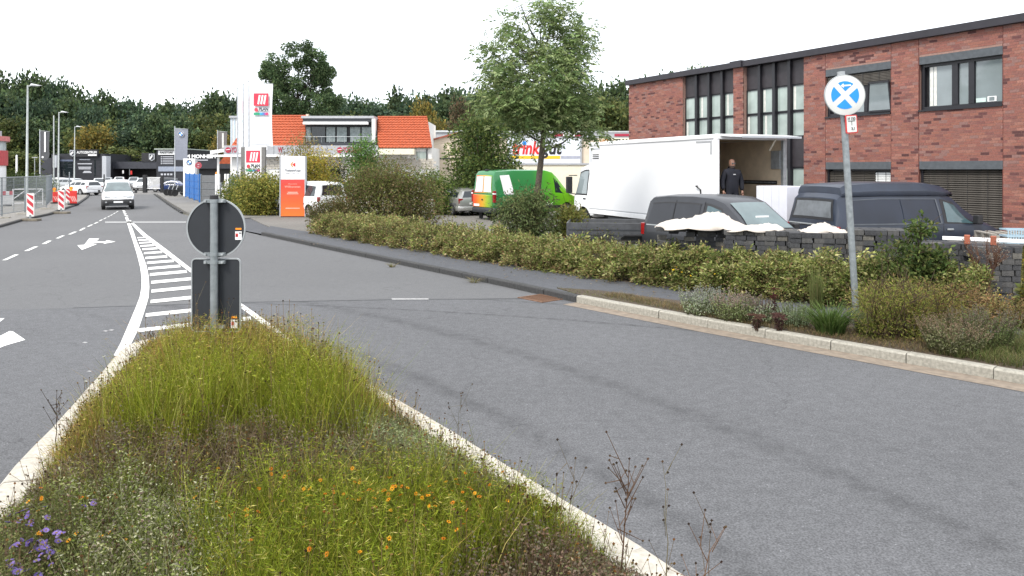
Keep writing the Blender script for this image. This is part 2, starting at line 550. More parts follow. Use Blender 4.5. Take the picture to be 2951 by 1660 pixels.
# pavement along the right of the street beyond the driveway, and along the left
tag(slab('far_pavement', [(-14.4, 36.6), (-18.5, 43.4), (-24.6, 55.1), (-35.4, 76.1), (-30.5, 76.1), (-20.8, 55.4), (-16.4, 46.0), (-12.4, 39.5)], 0.075, asphalt('asphalt_worn_walk', (0.165, 0.160, 0.150), 0.1)), kind='structure')
tag(sheet('driveway', [(-9.3, 28.8), (-7.5, 28.8), (-10.2, 32.2), (-13, 38), (-12.4, 39.5), (-14.6, 36.7), (-14.1, 35.7), (-11.7, 32.0)], 0.03, A_walk), kind='structure')
LKI = offset(LK, 0.16)
tag(slab('left_pavement', [(p[0], p[1]) for p in LKI] + [(-60, 78), (-60, -12)], 0.09, asphalt('asphalt_left_walk', (0.20, 0.19, 0.175), 0.1)), kind='structure')

# kerbs: every stone its own piece
def kerb(name, path, mat, wd=0.15, ht=0.12, ln=1.0, z0=-0.05, side=-1, joint=0.012, chamfer=0.02, top=None):
    root = empty(name)
    root['kind'] = 'structure'
    pr = [(-0.0, z0), (wd, z0), (wd, ht), (chamfer, ht), (0, ht - chamfer)]
    b = MB(); b.prism([(-side * -a if False else (a * side), z) for a, z in pr], -ln / 2 + joint / 2, ln / 2 - joint / 2, 'x')
    # prism along x: outline is (y, z)
    me = b.mesh('kerb_stone', mat)
    pts = [Vector((p[0], p[1])) for p in path]
    cum = [0]
    for i in range(len(pts) - 1): cum.append(cum[-1] + (pts[i + 1] - pts[i]).length)
    def pos(s):
        for i in range(len(pts) - 1):
            if s <= cum[i + 1] or i == len(pts) - 2:
                t = (s - cum[i]) / (cum[i + 1] - cum[i])
                return pts[i].lerp(pts[i + 1], t)
    k = max(1, round(cum[-1] / ln)); full = ln; ln = cum[-1] / k
    for j in range(k):
        a, c = pos(j * ln), pos((j + 1) * ln)
        o = link('kerb_stone', me, root)
        mid = (a + c) / 2
        o.scale = (ln / full, 1, 1)
        o.location = (mid.x + random.uniform(-.004, .004), mid.y, random.uniform(-.004, .003))
        o.rotation_euler = (0, 0, math.atan2(c.y - a.y, c.x - a.x) + random.uniform(-.004, .004))
    return root
near_k = [p for p in RK if p[1] < 14.4 and p[0] < 15]
kerb('light_kerb', near_k, M_kerbl, ht=0.135)
kerb('dark_kerb', [(1.2, 14.3)] + RK[6:], M_kerbd, ht=0.125)
kerb('street_kerb', [(-18.8, 43.3), (-24.9, 55.0), (-35.7, 76.0)], M_kerbd, ht=0.08, ln=1.6, joint=0.5)
kerb('construction_side_kerb', LK[3:], M_kerbd, ht=0.10, side=1)
gut = offset(near_k, 0.34)
tag(sheet('gutter', [tuple(p) for p in near_k] + gut[::-1], 0.0085, M_gutter), kind='structure')

# traffic island
ISL_L = [(-2.6, -1.0), (-3.3, 3.0), (-3.96, 5.9), (-4.15, 6.43), (-4.36, 7.24), (-4.82, 8.79), (-5.28, 10.25)]
ISL_N = [(-5.3, 10.75), (-5.0, 11.2), (-4.4, 11.45), (-3.75, 11.35)]
ISL_R = [(-3.35, 11.05), (-2.83, 10.4), (-1.42, 8.38), (-0.53, 7.07), (0.11, 6.05), (0.40, 5.59), (0.765, 5.04), (0.97, 4.7), (1.9, 3.0), (3.6, -1.0)]
ISL = ISL_L + ISL_N + ISL_R
kerb('island_kerb', ISL, M_kerbw, wd=0.32, ht=0.10, ln=0.5, side=-1, joint=0.008, chamfer=0.05)
tag(slab('island_soil', offset(ISL, -0.30), 0.085, M_soil), kind='structure')

# ---------------------------------------------------------------- road markings
ZP = 0.009
def q2(x, y): return G(x / 2.684, y / 2.684 + 560)
def mark(name, px, mat=M_paint, z=ZP, raw=False):
    pts = [G(*p) if raw else q2(*p) for p in px]
    return tag(sheet(name, [(p.x, p.y) for p in pts], z, mat), kind='structure')
def strip(name, left, right, mat=M_paint, z=ZP):
    L = [q2(*p) for p in left]; Rr = [q2(*p) for p in right]
    b = MB()
    for i in range(len(L) - 1):
        b.add([(L[i].x, L[i].y, z), (Rr[i].x, Rr[i].y, z), (Rr[i + 1].x, Rr[i + 1].y, z), (L[i + 1].x, L[i + 1].y, z)], [(0, 1, 2, 3)])
    return tag(b.build(name, mat), kind='structure')
strip('edge_line', [(968, 180), (985, 230), (1002, 285), (1030, 370), (1060, 470), (1085, 570), (1095, 650), (1095, 720), (1080, 800), (1045, 890), (990, 1020), (930, 1160), (880, 1250)],
      [(990, 180), (1008, 230), (1032, 285), (1060, 370), (1100, 460), (1135, 560), (1150, 640), (1155, 720), (1150, 800), (1120, 900), (1070, 1050), (1010, 1170), (950, 1265)])
strip('edge_line', [(992, 205), (1090, 310), (1250, 440), (1465, 600), (1860, 880), (2000, 985), (2150, 1100), (2300, 1220)],
      [(1008, 200), (1130, 310), (1290, 430), (1465, 566), (1860, 842), (2030, 960), (2190, 1080), (2340, 1200)])
for (xa, ya), (xb, yb) in (((944, 125), (955, 135)), ((950, 141), (962, 152)), ((957, 158), (975, 172))):
    mark('lane_dash', [(xa, ya), (xa + 16, ya), (xb + 20, yb), (xb, yb)])
def rline(x): return 600 + (x - 1465) * 0.709 if x > 1465 else 310 + (x - 1090) * 0.773
strokes = [(1062, 338, 1118), (1068, 357, 1140), (1077, 378, 1162), (1087, 402, 1187), (1102, 427, 1212), (1114, 458, 1248), (1125, 495, 1288), (1137, 533, 1338), (1147, 577, 1390), (1160, 624, 1440), (1170, 684, 1525), (1172, 752, 1610), (1166, 833, 1720), (1128, 938, 1830), (1072, 1056, 1935)]
for i, (x0, y0, x1) in enumerate(strokes):
    m = -0.05 - 0.06 * i / 14
    d = 4 + 10 * i / 14
    y1 = y0 + m * (x1 - x0)
    mark('hatch_stripe', [(x0, y0 - d), (x1, y1 - d), (x1 + 8, y1 + d), (x0 - 2, y0 + d)])
for qd in ([(15, 513), (50, 511), (147, 468), (113, 468)], [(185, 441), (222, 439), (298, 405), (262, 407)], [(322, 386), (355, 385), (402, 360), (370, 361)], [(430, 343), (456, 342), (503, 320), (478, 321)],
           [(525, 312), (550, 311), (598, 290), (572, 291)], [(608, 282), (630, 281), (665, 260), (645, 261)], [(670, 252), (688, 251), (722, 235), (704, 236)], [(722, 229), (738, 228), (765, 215), (750, 216)],
           [(762, 209), (776, 208), (797, 196), (784, 197)], [(797, 193), (808, 192), (827, 181), (817, 182)], [(828, 178), (838, 177), (852, 168), (843, 169)], [(850, 166), (860, 165), (874, 156), (866, 157)], [(873, 154), (882, 153), (895, 144), (887, 145)], [(893, 142), (901, 141), (917, 130), (909, 131)],
           [(-110, 585), (-70, 583), (-20, 548), (-50, 548)]):
    mark('lane_dash', qd)
mark('direction_arrow', [(598, 396), (634, 432), (752, 386), (712, 384), (728, 376), (803, 378), (803, 385), (895, 368), (828, 357), (812, 366), (745, 365), (768, 344), (690, 344), (652, 392)])
mark('direction_arrow', [(-180, 1190), (-20, 1110), (75, 1062), (100, 1065), (196, 1130), (40, 1175), (-120, 1240)])
mark('direction_arrow', [(-140, 985), (-10, 963), (36, 962), (0, 990), (-100, 1010)])
mark('crossing_line', [(812, 211), (1000, 211), (1440, 211), (1440, 221), (1000, 222), (812, 223)], M_paintg)
mark('short_line', [(1128, 861), (1235, 861), (1235, 865), (1130, 865.5)], M_paintg, 0.011, True)
for xx, yy in ((815, 1062), (860, 1055), (655, 1152), (690, 1375)): mark('paint_scrap', [(xx - 22, yy), (xx, yy - 7), (xx + 26, yy - 3), (xx + 5, yy + 5)], M_paintg)
# drain grate in the gutter
g0 = G(1560, 861)
dg_ = empty('drain_grate', (g0.x, g0.y, 0.006), R(-50), 'rusty iron drain grate in the gutter where the dark kerb ends', 'drain grate')
M_rust = pm('rusty_iron', (0.16, 0.085, 0.05), 0.8, metal=0.3, var=0.3, scale=20)
b = MB()
for x0, x1, y0, y1 in ((-.36, .36, -.30, -.25), (-.36, .36, .25, .30), (-.36, -.31, -.249, .249), (.31, .36, -.249, .249)): b.box(x0, x1, y0, y1, -.01, .012)
b.build('frame', M_rust, dg_)
bb = MB(); bb.box(-.015, .015, -.245, .245, -.01, .009); gm = bb.mesh('bar', M_rust)
for k in range(9): link('bar', gm, dg_).location = (-.26 + k * .065, 0, 0)
b = MB(); b.box(-.305, .305, -.248, .248, -.012, -.004); b.build('shaft', M_black, dg_)
# ================================================================ brick office building on the right
FA = Vector((5.7, 37.2)); FB_ = Vector((13.96, 21.7))
FD = (FB_ - FA).normalized()
def fac(px, py):
    k = (px - CX) / F
    u = (k * FA.y - FA.x) / (FD.x - k * FD.y)
    Y = FA.y + u * FD.y
    return u, H - (py - HY) * Y / F
def fu(px): return fac(px, 400)[0]
U0, U1, U2, U3, U4, U5, U6, U7, U8, U9 = 0.0, fu(1968), fu(2116), fu(2144), fu(2316.5), fu(2378.6), fu(2567.7), fu(2648), fu(2890), fu(2951) + 5.0
ZR = fac(2316, 166)[1]             # top of the brickwork
brick_root = empty('brick_building', (FA.x, FA.y, 0), math.atan2(FD.y, FD.x), 'two-storey red brick office building with flat roof behind the parked dark vans', 'building')
zl0, zl1 = fac(2640, 465)[1], fac(2640, 488)[1]         # ground-floor lintel
zu0, zu1 = fac(2800, 144)[1], fac(2800, 168)[1]         # upper lintel
zs = fac(2800, 309)[1]                                  # upper sill
zgp, ztr, zgb, zlg = fac(2316, 240)[1], fac(2316, 317)[1], fac(2316, 392)[1], fac(2316, 483)[1]
ZB = 0.75                                               # window sill of the ground floor, hidden by the vans
rects = [(U0, U1, 0.06, ZR, 0.0), (U2, U3, 0.06, ZR, -0.05), (U4, U5, 0.06, ZR, 0.0), (U6 + .015, U7 - .015, 0.06, ZR, 0.0), (U8 + .015, U9, 0.06, ZR, 0.0)]
for ua, ub in ((U5, U6), (U7, U8)):
    rects += [(ua + .015, ub, zu0, ZR, 0.0), (ua + .015, ub, zl0, zs, 0.0), (ua + .015, ub, 0.06, ZB, 0.0)]
CH, BL, BH, BDp = 0.0833, 0.25, 0.0725, 0.05
tones = [(0.235, 0.092, 0.072), (0.255, 0.104, 0.076), (0.215, 0.092, 0.075), (0.225, 0.122, 0.106), (0.275, 0.125, 0.095), (0.185, 0.074, 0.064), (0.085, 0.032, 0.031), (0.115, 0.044, 0.042)]
tw = [0.26, 0.2, 0.16, 0.12, 0.09, 0.08, 0.05, 0.04]
bricks = []
for (ua, ub, za, zb, yo) in rects:
    r0 = int(round(za / CH)); r1 = int(zb / CH)
    for r in range(r0, r1 + 1):
        z0 = r * CH
        if z0 < za - .005 or z0 + BH > zb + .01: continue
        x = ua - (0.125 if r % 2 else 0.0) - (ua % 0.25)
        if r % 4 >= 2: x += 0.06
        while x < ub:
            a, c = max(x, ua), min(x + BL - 0.010, ub)
            if c - a > 0.03: bricks.append((a, c, z0, yo))
            x += BL
# the pieces nearest the camera that stay in view are single bricks, the rest one joined part
def vis(bk):
    a, c, z, yo = bk
    X, Y = FA.x + FD.x * c, FA.y + FD.y * c
    px, py = CX + X / Y * F, HY + (H - z) / Y * F
    return px < 2955 and -5 < py < 560
full = [i for i, bk in enumerate(bricks) if abs(bk[1] - bk[0] - (BL - .010)) < 1e-4 and vis(bk)]
full.sort(key=lambda i: -bricks[i][1])
single = set(full[:300])
def col_mesh(me, col):
    a = me.attributes.new('col', 'FLOAT_COLOR', 'POINT')
    a.data.foreach_set('color', np.tile(np.array([*col, 1.0], np.float32), len(me.vertices)))
bm_var = []
for c in tones:
    b = MB(); b.box(0, BL - .010, -0.006, BDp, 0, BH)
    me = b.mesh('brick', BRICK); col_mesh(me, c); bm_var.append(me)
for i in single:
    a, c, z, yo = bricks[i]
    o = link('brick', bm_var[int(rng.choice(len(tones), p=tw))], brick_root)
    o.location = (a, yo + random.uniform(-.0015, .0015), z)
Q, Cc = [], []
for i, (a, c, z, yo) in enumerate(bricks):
    if i in single: continue
    t = np.array(tones[int(rng.choice(len(tones), p=tw))]) * random.uniform(.88, 1.12)
    y0 = yo - .006 + random.uniform(-.0015, .0015); y1 = yo + BDp
    z1 = z + BH
    Q += [[(a, y0, z), (c, y0, z), (c, y0, z1), (a, y0, z1)], [(a, y0, z1), (c, y0, z1), (c, y1, z1), (a, y1, z1)], [(a, y1, z), (a, y0, z), (a, y0, z1), (a, y1, z1)], [(c, y0, z), (c, y1, z), (c, y1, z1), (c, y0, z1)], [(a, y0, z), (a, y1, z), (c, y1, z), (c, y0, z)]]
    Cc += [t] * 5
tag(quad_mesh('brickwork', np.array(Q), np.array(Cc), BRICK, brick_root), kind='stuff')
M_mortar = pm('mortar', (0.27, 0.165, 0.135), 0.95, var=0.15, scale=14)
b = MB()
for (ua, ub, za, zb, yo) in rects: b.box(ua, ub, yo + .0015, .34, za, zb)
b.build('wall', M_mortar, brick_root)
b = MB(); b.box(-.0, U9, .36, 12, 0, ZR - .02); b.build('building_core', M_dark, brick_root)
for u in (U5, U6, U7, U8):
    b = MB(); b.box(u - .012, u + .012, -.002, .03, 0.06, ZR); b.build('movement_joint', pm('joint_brown', (0.10, 0.025, 0.018), 0.8), brick_root)
M_fascia = pm('fascia_metal', (0.018, 0.016, 0.022), 0.5, var=0.2, scale=3)
b = MB(); b.box(-.12, U9, -.16, .4, ZR + .0, ZR + .24); b.box(U2 - .05, U3 + .05, -.22, .1, ZR - .003, ZR + .27)
b.build('roof_fascia', M_fascia, brick_root, bevel=.01)
b = MB(); b.box(-.10, U9, .4, 12, ZR - .02, ZR + .2); b.build('roof', M_dark, brick_root)
M_lint = pm('lintel_concrete', (0.075, 0.085, 0.095), 0.85, var=0.15, scale=8)
M_frame = pm('window_frame_black', (0.012, 0.012, 0.016), 0.45, var=0.15)
M_pane = pm('window_pane', (0.20, 0.235, 0.245), 0.04, var=0.12, scale=1.2, spec=0.7)
M_paneg = pm('window_pane_green', (0.30, 0.36, 0.335), 0.05, var=0.18, scale=1.6, spec=0.6)
M_bay = pm('bay_panel', (0.026, 0.022, 0.026), 0.5, var=0.2, scale=5)
M_cur = pm('curtain', (0.62, 0.62, 0.58), 0.9, var=0.12, scale=8)
M_slat = pm('blind_slat', (0.075, 0.066, 0.055), 0.5, metal=0.3, var=0.2)
M_slatw = pm('blind_slat_pale', (0.62, 0.63, 0.62), 0.5, var=0.05)
# the two glazed bays
for ua, ub in ((U1, U2), (U3, U4)):
    bay = empty('glazed_bay', (ua, .12, 0)); bay.parent = brick_root
    wd = ub - ua
    lw = wd / 4
    for k in range(4):
        x0, x1 = k * lw + (.02 if k == 0 else .09), (k + 1) * lw - (.02 if k == 3 else .05)
        b = MB(); b.box(x0, x1, .02, .06, zgp + .03, ZR - .02); b.build('spandrel_panel', M_bay, bay)
        b = MB(); b.box(x0, x1, .02, .06, zlg + .03, zgb - .03); b.build('spandrel_panel', M_bay, bay)
        for z0, z1 in ((ztr + .05, zgp - .03), (zgb + .04, ztr - .05), (.9, zlg - .03)):
            b = MB(); b.box(x0 + .02, x1 - .02, .05, .065, z0, z1); p = b.build('pane', M_paneg, bay)
            b = MB()
            for xa, xb, zc, zd in ((x0 - .02, x0 + .018, z0 - .04, z1 + .04), (x1 - .018, x1 + .02, z0 - .04, z1 + .04), (x0 + .018, x1 - .018, z0 - .04, z0 - .001), (x0 + .018, x1 - .018, z1 + .001, z1 + .04)):
                b.box(xa, xb, .015, .09, zc, zd)
            b.build('frame', M_frame, p)
            if random.random() < 0.55:
                b = MB()
                xa = x0 + .03 + random.random() * .1
                for q in range(3): b.box(xa + q * .035, xa + q * .035 + .03, .044, .049, z0 + .02, z1 - .02)
                b.build('curtain', M_cur, p)
    for k in range(1, 4):
        b = MB(); b.box(k * lw - .045, k * lw + .085, -.10, .1, .1, ZR - .01); b.build('mullion', M_frame, bay)
    b = MB(); b.box(0, wd, .1, .12, 0.06, ZR); b.build('backing', M_frame, bay)
# the two window columns of the brick part
def window(ua, ub, z0, z1, panes, y=.10):
    wn = empty('window', (ua, y, z0)); wn.parent = brick_root
    wd, ht = ub - ua, z1 - z0
    b = MB()
    b.box(0, wd, 0, .12, 0, .10); b.box(0, wd, 0, .12, ht - .08, ht); b.box(0, .10, .001, .119, .101, ht - .081); b.box(wd - .03, wd, .001, .119, .101, ht - .081)
    for x0, x1 in panes['bars']: b.box(x0 * wd, x1 * wd, -.01, .119, .101, ht - .081)
    b.build('frame', M_frame, wn)
    for x0, x1, zt in panes['panes']:
        b = MB(); b.box(x0 * wd, x1 * wd, .06, .075, .102, ht * zt - .085); b.build('pane', M_pane, wn)
    b = MB(); b.box(-.0, wd, .14, .16, 0, ht); b.build('backing', M_black, wn)
    b = MB(); b.box(-.02, wd + .0, -.15, .0, -.05, .0); b.build('sill', M_frame, wn)
    return wn, wd, ht
for ua, ub in ((U5, U6), (U7, U8)):
    b = MB(); b.box(ua + .02, ub, -.012, .3, zu1, zu0 - .003); b.build('lintel', M_lint, brick_root, bevel=.006)
    b = MB(); b.box(ua + .02, ub, -.012, .3, zl1, zl0 - .003); b.build('lintel', M_lint, brick_root, bevel=.006)
wR, wdR, htR = window(U7 + .02, U8, zs + .02, zu1 - .003, dict(bars=[(.39, .46), (.59, .655)], panes=[(.09, .385, 1), (.465, .585, 1), (.66, .985, 1)]))
wL, wdL, htL = window(U5 + .02, U6, zs + .02, zu1 - .003, dict(bars=[(.33, .40), (.58, .66)], panes=[(.09, .32, 1), (.41, .57, .99), (.67, .985, .99)]))
b = MB(); b.box(.67 * wdR, .78 * wdR, .03, .05, .12, .24); b.build('paper', pm('paper_mint', (0.5, 0.62, 0.58), 0.8), wR)
b = MB(); b.box(.80 * wdR, .90 * wdR, .03, .045, .12, .27); b.build('picture_frame', M_textw, wR)
b = MB(); b.box(.82 * wdR, .88 * wdR, .025, .03, .14, .25); b.build('picture', M_pane, wR)
b = MB(); b.box(.10 * wdR, .14 * wdR, .052, .058, .12, htR - .1); b.box(.15 * wdR, .185 * wdR, .052, .058, .12, htR - .1); b.build('curtain', M_cur, wR)
# tilted casement and half-lowered blind of the left upper window
b = MB(); b.bar((.645 * wdL, -.03, .08), (.70 * wdL, -.17, htL * .72), .06, .05); b.bar((.985 * wdL, -.03, .08), (.985 * wdL, -.17, htL * .72), .05, .05); b.bar((.70 * wdL, -.17, htL * .72), (.99 * wdL, -.17, htL * .72), .05, .06); b.bar((.645 * wdL, -.03, .08), (.99 * wdL, -.03, .08), .05, .06)
b.build('casement', M_frame, wL)
b = MB(); b.add([(.66 * wdL, -.035, .1), (.975 * wdL, -.035, .1), (.975 * wdL, -.165, htL * .71), (.71 * wdL, -.165, htL * .71)], [(0, 1, 2, 3)]); b.build('tilted_pane', M_pane, wL)
def blind(parent, x0, x1, z0, z1, n, mat, y, tilt=0.0, name='blind'):
    bl = empty(name, (0, y, 0)); bl.parent = parent
    ht = (z1 - z0) / n
    b = MB(); b.add([(x0, -.012 - tilt, 0), (x1, -.012 - tilt, 0), (x1, .0, ht * .55), (x0, .0, ht * .55), (x0, .012 + tilt, ht * .92), (x1, .012 + tilt, ht * .92)], [(0, 1, 2, 3), (3, 2, 5, 4)])
    me = b.mesh('slat', mat)
    for k in range(n): link('slat', me, bl).location = (0, random.uniform(-.002, .002), z0 + k * ht)
    b = MB()
    m = max(2, int((x1 - x0) / .55))
    for k in range(m): xk = x0 + (x1 - x0) * (k + .3) / m; b.box(xk - .006, xk + .006, -.022, -.016, z0, z1)
    b.build('ladder_cord', M_black, bl)
    return bl
blind(wL, .06, wdL - .02, htL * .70, htL - .03, 8, M_slat, -.06)
lw1 = empty('window', (U5 + .02, .1, ZB)); lw1.parent = brick_root
lw2 = empty('window', (U7 + .02, .1, ZB)); lw2.parent = brick_root
for rt, wd in ((lw1, U6 - U5 - .02), (lw2, U8 - U7 - .02)):
    b = MB(); b.box(0, wd, .1, .14, 0, zl1 - ZB); b.build('pane', M_glass, rt)
    b = MB(); b.box(0, .07, -.02, .1, 0, zl1 - ZB - .003); b.box(wd - .05, wd, -.02, .1, 0, zl1 - ZB - .003); b.build('frame', M_frame, rt)
wd1 = U6 - U5 - .02
blind(lw1, .08, wd1 * .74, .05, zl1 - ZB - .06, 28, M_slat, .03, .01)
blind(lw1, wd1 * .745, wd1 - .06, .05, zl1 - ZB - .10, 27, M_slatw, .03, .0)
blind(lw2, .07, U8 - U7 - .08, .05, zl1 - ZB - .02, 26, M_slat, .02, .012)

# ================================================================ buildings seen square-on in the distance
class Front:
    """a building whose front lies at distance Y; pieces are given by photo pixels on that front"""
    def __init__(s, name, px, Y, label, cat='building'):
        s.Y = Y
        s.X0 = (px - CX) * Y / F
        s.root = empty(name, (s.X0, Y, 0), 0, label, cat)
    def x(s, px): return (px - CX) * s.Y / F - s.X0
    def z(s, py): return H - (py - HY) * s.Y / F
    def box(s, name, px0, py0, px1, py1, mat, y0=0.0, y1=0.3, parent=None, bevel=0, ground=False):
        b = MB(); b.box(s.x(px0), s.x(px1), y0, y1, 0 if ground else s.z(py1), s.z(py0))
        return b.build(name, mat, parent or s.root, bevel=bevel)
    def text(s, name, body, px0, py0, px1, py1, mat, y=-.02, **k):
        return text(name, body, (s.z(py0) - s.z(py1)) * 1.35, mat, k.pop('parent', s.root), ((s.x(px0) + s.x(px1)) / 2, y, (s.z(py0) + s.z(py1)) / 2), width=s.x(px1) - s.x(px0), **k)

M_tile = pm('orange_tile', (0.34, 0.070, 0.024), 0.75, var=0.22, scale=5, bump=0.3)
M_render = pm('white_render', (0.66, 0.66, 0.64), 0.85, var=0.06, scale=2)
M_grey = pm('grey_fascia', (0.36, 0.37, 0.39), 0.5, var=0.08)
M_stone = pm('pale_stone', (0.42, 0.39, 0.34), 0.9, var=0.25, scale=4)
M_cream = pm('cream_wall', (0.62, 0.53, 0.42), 0.85, var=0.08, scale=1.5)
M_crimson = pm('crimson', (0.36, 0.02, 0.05), 0.5, var=0.05)
T = Front('tyre_shop_building', 960, 72, 'white tyre shop with two orange tiled roof slopes and a dark glazed dormer')
T.box('wall', 668, 424, 1244, 520, M_render, 0.0, 10, ground=True)
T.box('upper_wall', 790, 345, 1225, 424, M_render, 3.4, 10)
def tiled(name, top, bot, y_top, y_bot, courses, lift=.0):
    rf = empty(name); rf.parent = T.root
    (xa, za, xb), (xc, zc, xd) = (T.x(top[0]), T.z(top[2]), T.x(top[1])), (T.x(bot[0]), T.z(bot[2]), T.x(bot[1]))
    for k in range(courses):
        t0, t1 = k / courses, (k + 1) / courses
        def e(t): return xa + (xc - xa) * t, xb + (xd - xb) * t, y_top + (y_bot - y_top) * t, za + (zc - za) * t
        a0, a1, ya, zz = e(t0); c0, c1, yc, zz2 = e(t1)
        m = int((a1 - a0) / .30)
        P0, P1, P2 = [], [], []
        for i in range(m * 4 + 1):
            s = i / (m * 4)
            wv = .03 * math.sin(s * m * 2 * math.pi)
            P0.append((a0 + (a1 - a0) * s, ya, zz + wv)); P1.append((c0 + (c1 - c0) * s, yc - .075, zz2 + wv + .055)); P2.append((c0 + (c1 - c0) * s, yc - .035, zz2 + wv - .045))
        b = MB(); b.grid([P0, P1, P2]); b.build('tile_course', M_tile, rf, smooth=50)
    b = MB()
    for s, (xt, xq) in enumerate(((xa, xc), (xb, xd))): b.bar((xt, y_top, za - .06), (xq, y_bot, zc - .02), .09, .10)
    b.build('verge_tile', M_tile, rf)
    b = MB(); b.tube([(xa, y_top, za + .04), (xb, y_top, za + .05)], .11, 8); b.build('ridge_tile', M_tile, rf)
    return rf
def roofback(px0, px1, py, y0):
    T.box('roof_slab', px0, py, px1, py + 6, M_dark, y0, y0 + 6)
tiled('roof', (690, 862.6, 329), (672, 873, 421), 3.3, -.35, 11)
tiled('roof', (1071, 1219, 332), (1092, 1245, 425), 3.3, -.35, 12)
b = MB()
for (pa, pb, pya), (pc, pd, pyc) in (((690, 862, 334), (672, 872, 424)), ((1072, 1218, 337), (1092, 1243, 428))):
    b.add([(T.x(pa), 3.4, T.z(pya)), (T.x(pb), 3.4, T.z(pya)), (T.x(pd), -.2, T.z(pyc)), (T.x(pc), -.2, T.z(pyc))], [(0, 1, 2, 3)])
    for px_t, px_b in ((pa + 1, pc + 1), (pb - 1, pd - 1)):
        b.add([(T.x(px_t), 3.4, T.z(pya)), (T.x(px_b), -.2, T.z(pyc)), (T.x(px_t), 3.4, T.z(pyc))], [(0, 1, 2)])
b.build('gable', M_render, T.root)
T.box('dormer_coping', 860, 332, 1072, 339, M_grey, .9, 6)
T.box('dormer_fascia', 864, 339, 1070, 350, M_dark, 1.0, 6)
T.box('awning_cassette', 868, 350, 1057, 358, M_whitep, .5, 1.0, bevel=.05)
T.box('dormer_back', 866, 350, 1068, 424, M_black, 1.6, 6)
T.box('dormer_side', 1066, 340, 1076, 412, M_render, .9, 1.6)
for a, c, mt in ((871, 884, M_cur), (886, 926, M_glass), (930, 956, M_cur), (961, 990, M_cur), (1000, 1030, M_cur), (1034, 1063, M_cur)):
    w_ = T.box('dormer_window', a, 363, c, 409, M_glass, 1.45, 1.5)
    if mt is M_cur:
        b = MB()
        x0, x1 = T.x(a), T.x(c)
        P = [[(x0 + (x1 - x0) * i / 16, 1.42 + .02 * math.sin(i * 2.4), zz) for i in range(17)] for zz in (T.z(407), T.z(364))]
        b.grid(P); b.build('curtain', pm('grey_curtain', (0.26, 0.30, 0.30), .9, var=.2, scale=6), w_, smooth=60)
T.box('balcony_parapet', 874, 411, 1086, 421, M_dark, -.2, .4)
b = MB()
for px in range(884, 1086, 22): b.tube([(T.x(px), -.1, T.z(411)), (T.x(px), -.1, T.z(394))], .02, 5)
b.tube([(T.x(876), -.1, T.z(394)), (T.x(1086), -.1, T.z(394))], .025, 5)
b.build('balcony_railing', M_steel, T.root)
fs = T.box('sign_fascia', 651, 420, 1092, 446, M_grey, -.55, -.2, bevel=.02)
T.box('canopy', 640, 446, 1092, 452, M_whitep, -.6, 0)
for px in range(718, 1090, 38): T.box('fascia_joint', px, 421, px + 1, 445, M_dark, -.557, -.55)
def disc(name, fr, px, py, r, mat, y, parent=None, n=24):
    b = MB(); b.lathe([(r, y), (r, y + .02)], n, 'y', (fr.x(px), 0, fr.z(py))); return b.build(name, mat, parent or fr.root)
for px in (664, 983):
    disc('logo_ball', T, px, 433, .27, M_crimson, -.59)
    b = MB(); b.bar((T.x(px) - .2, -.6, T.z(433) + .02), (T.x(px) + .2, -.6, T.z(433) + .08), .02, .05); b.build('logo_stripe', M_textw, T.root)
    T.text('lettering', 'YOKOHAMA', px + 9, 425, px + 68, 441, M_crimson, -.57, bold=.02)
T.text('lettering', 'W', 806, 425, 820, 441, M_crimson, -.57, bold=.02)
for i in range(60):       # rough stone blocks of the ground-floor wall
    pass
b = MB(); b.box(0, .46, -.05, .05, 0, .22); stm = b.mesh('stone_block', M_stone)
for r in range(4):
    for i in range(32):
        o = link('stone_block', stm, T.root); o.location = (T.x(762) + i * .5 + (r % 2) * .25, -.02 + random.uniform(-.02, .02), T.z(456) - .26 - r * .25)
aw = T.box('awning', 1097, 430, 1198, 446, pm('cream_awning', (0.70, 0.66, 0.52), 0.7, var=.04), -1.4, -.05)
T.box('awning_lamp', 1178, 446, 1186, 456, M_whitep, -.6, -.4)
T.box('shop_window', 1200, 437, 1228, 462, M_paneg, -.06, -.01)
T.box('post', 1229, 430, 1232, 462, M_dark, -.1, -.02)
T.box('chimney_pot', 855, 322, 862, 332, M_cream, 3.2, 3.6)
# white ribbed block to its left
W = Front('ribbed_white_annex', 690, 78, 'white building with pale vertical ribs behind the tall white flags')
W.box('wall', 664, 340, 740, 520, M_render, 0, 8, ground=True)
for k in range(8): W.box('rib', 666 + k * 9, 341, 669 + k * 9, 424, pm('pale_blue_rib', (0.42, 0.50, 0.58), 0.7), -.06, -.0)
W.box('roof_edge', 662, 334, 742, 340, M_grey, -.2, 8)
# cream gable and grey roofs further back
K = Front('cream_gabled_building', 1275, 80, 'small cream building with reddish roof edge beside the orange tiled roof')
b = MB(); b.prism([(K.x(1243), 0), (K.x(1330), 0), (K.x(1330), K.z(380)), (K.x(1290), K.z(391)), (K.x(1243), K.z(404))], 0, 6, 'y'); b.build('wall', M_cream, K.root)
b = MB(); b.bar((K.x(1238), -.1, K.z(405)), (K.x(1290), -.1, K.z(391)), .5, .15); b.bar((K.x(1290), -.1, K.z(391)), (K.x(1332), -.1, K.z(380)), .5, .15); b.build('roof_edge', pm('red_brown_edge', (0.28, 0.07, 0.04), 0.7), K.root)
K.box('plinth', 1240, 455, 1335, 459, M_dark, -.05, 0)
L_ = Front('grey_hall', 1280, 100, 'long low grey hall roof visible behind the cream gable')
L_.box('wall', 1226, 379, 1420, 520, M_grey, 0, 8, ground=True)
L_.box('roof_edge', 1224, 376, 1422, 381, pm('light_grey_trim', (0.5, 0.52, 0.53), 0.6), -.2, 8)
L_.box('roof_unit', 1243, 385, 1253, 400, M_whitep, -.25, -.02)
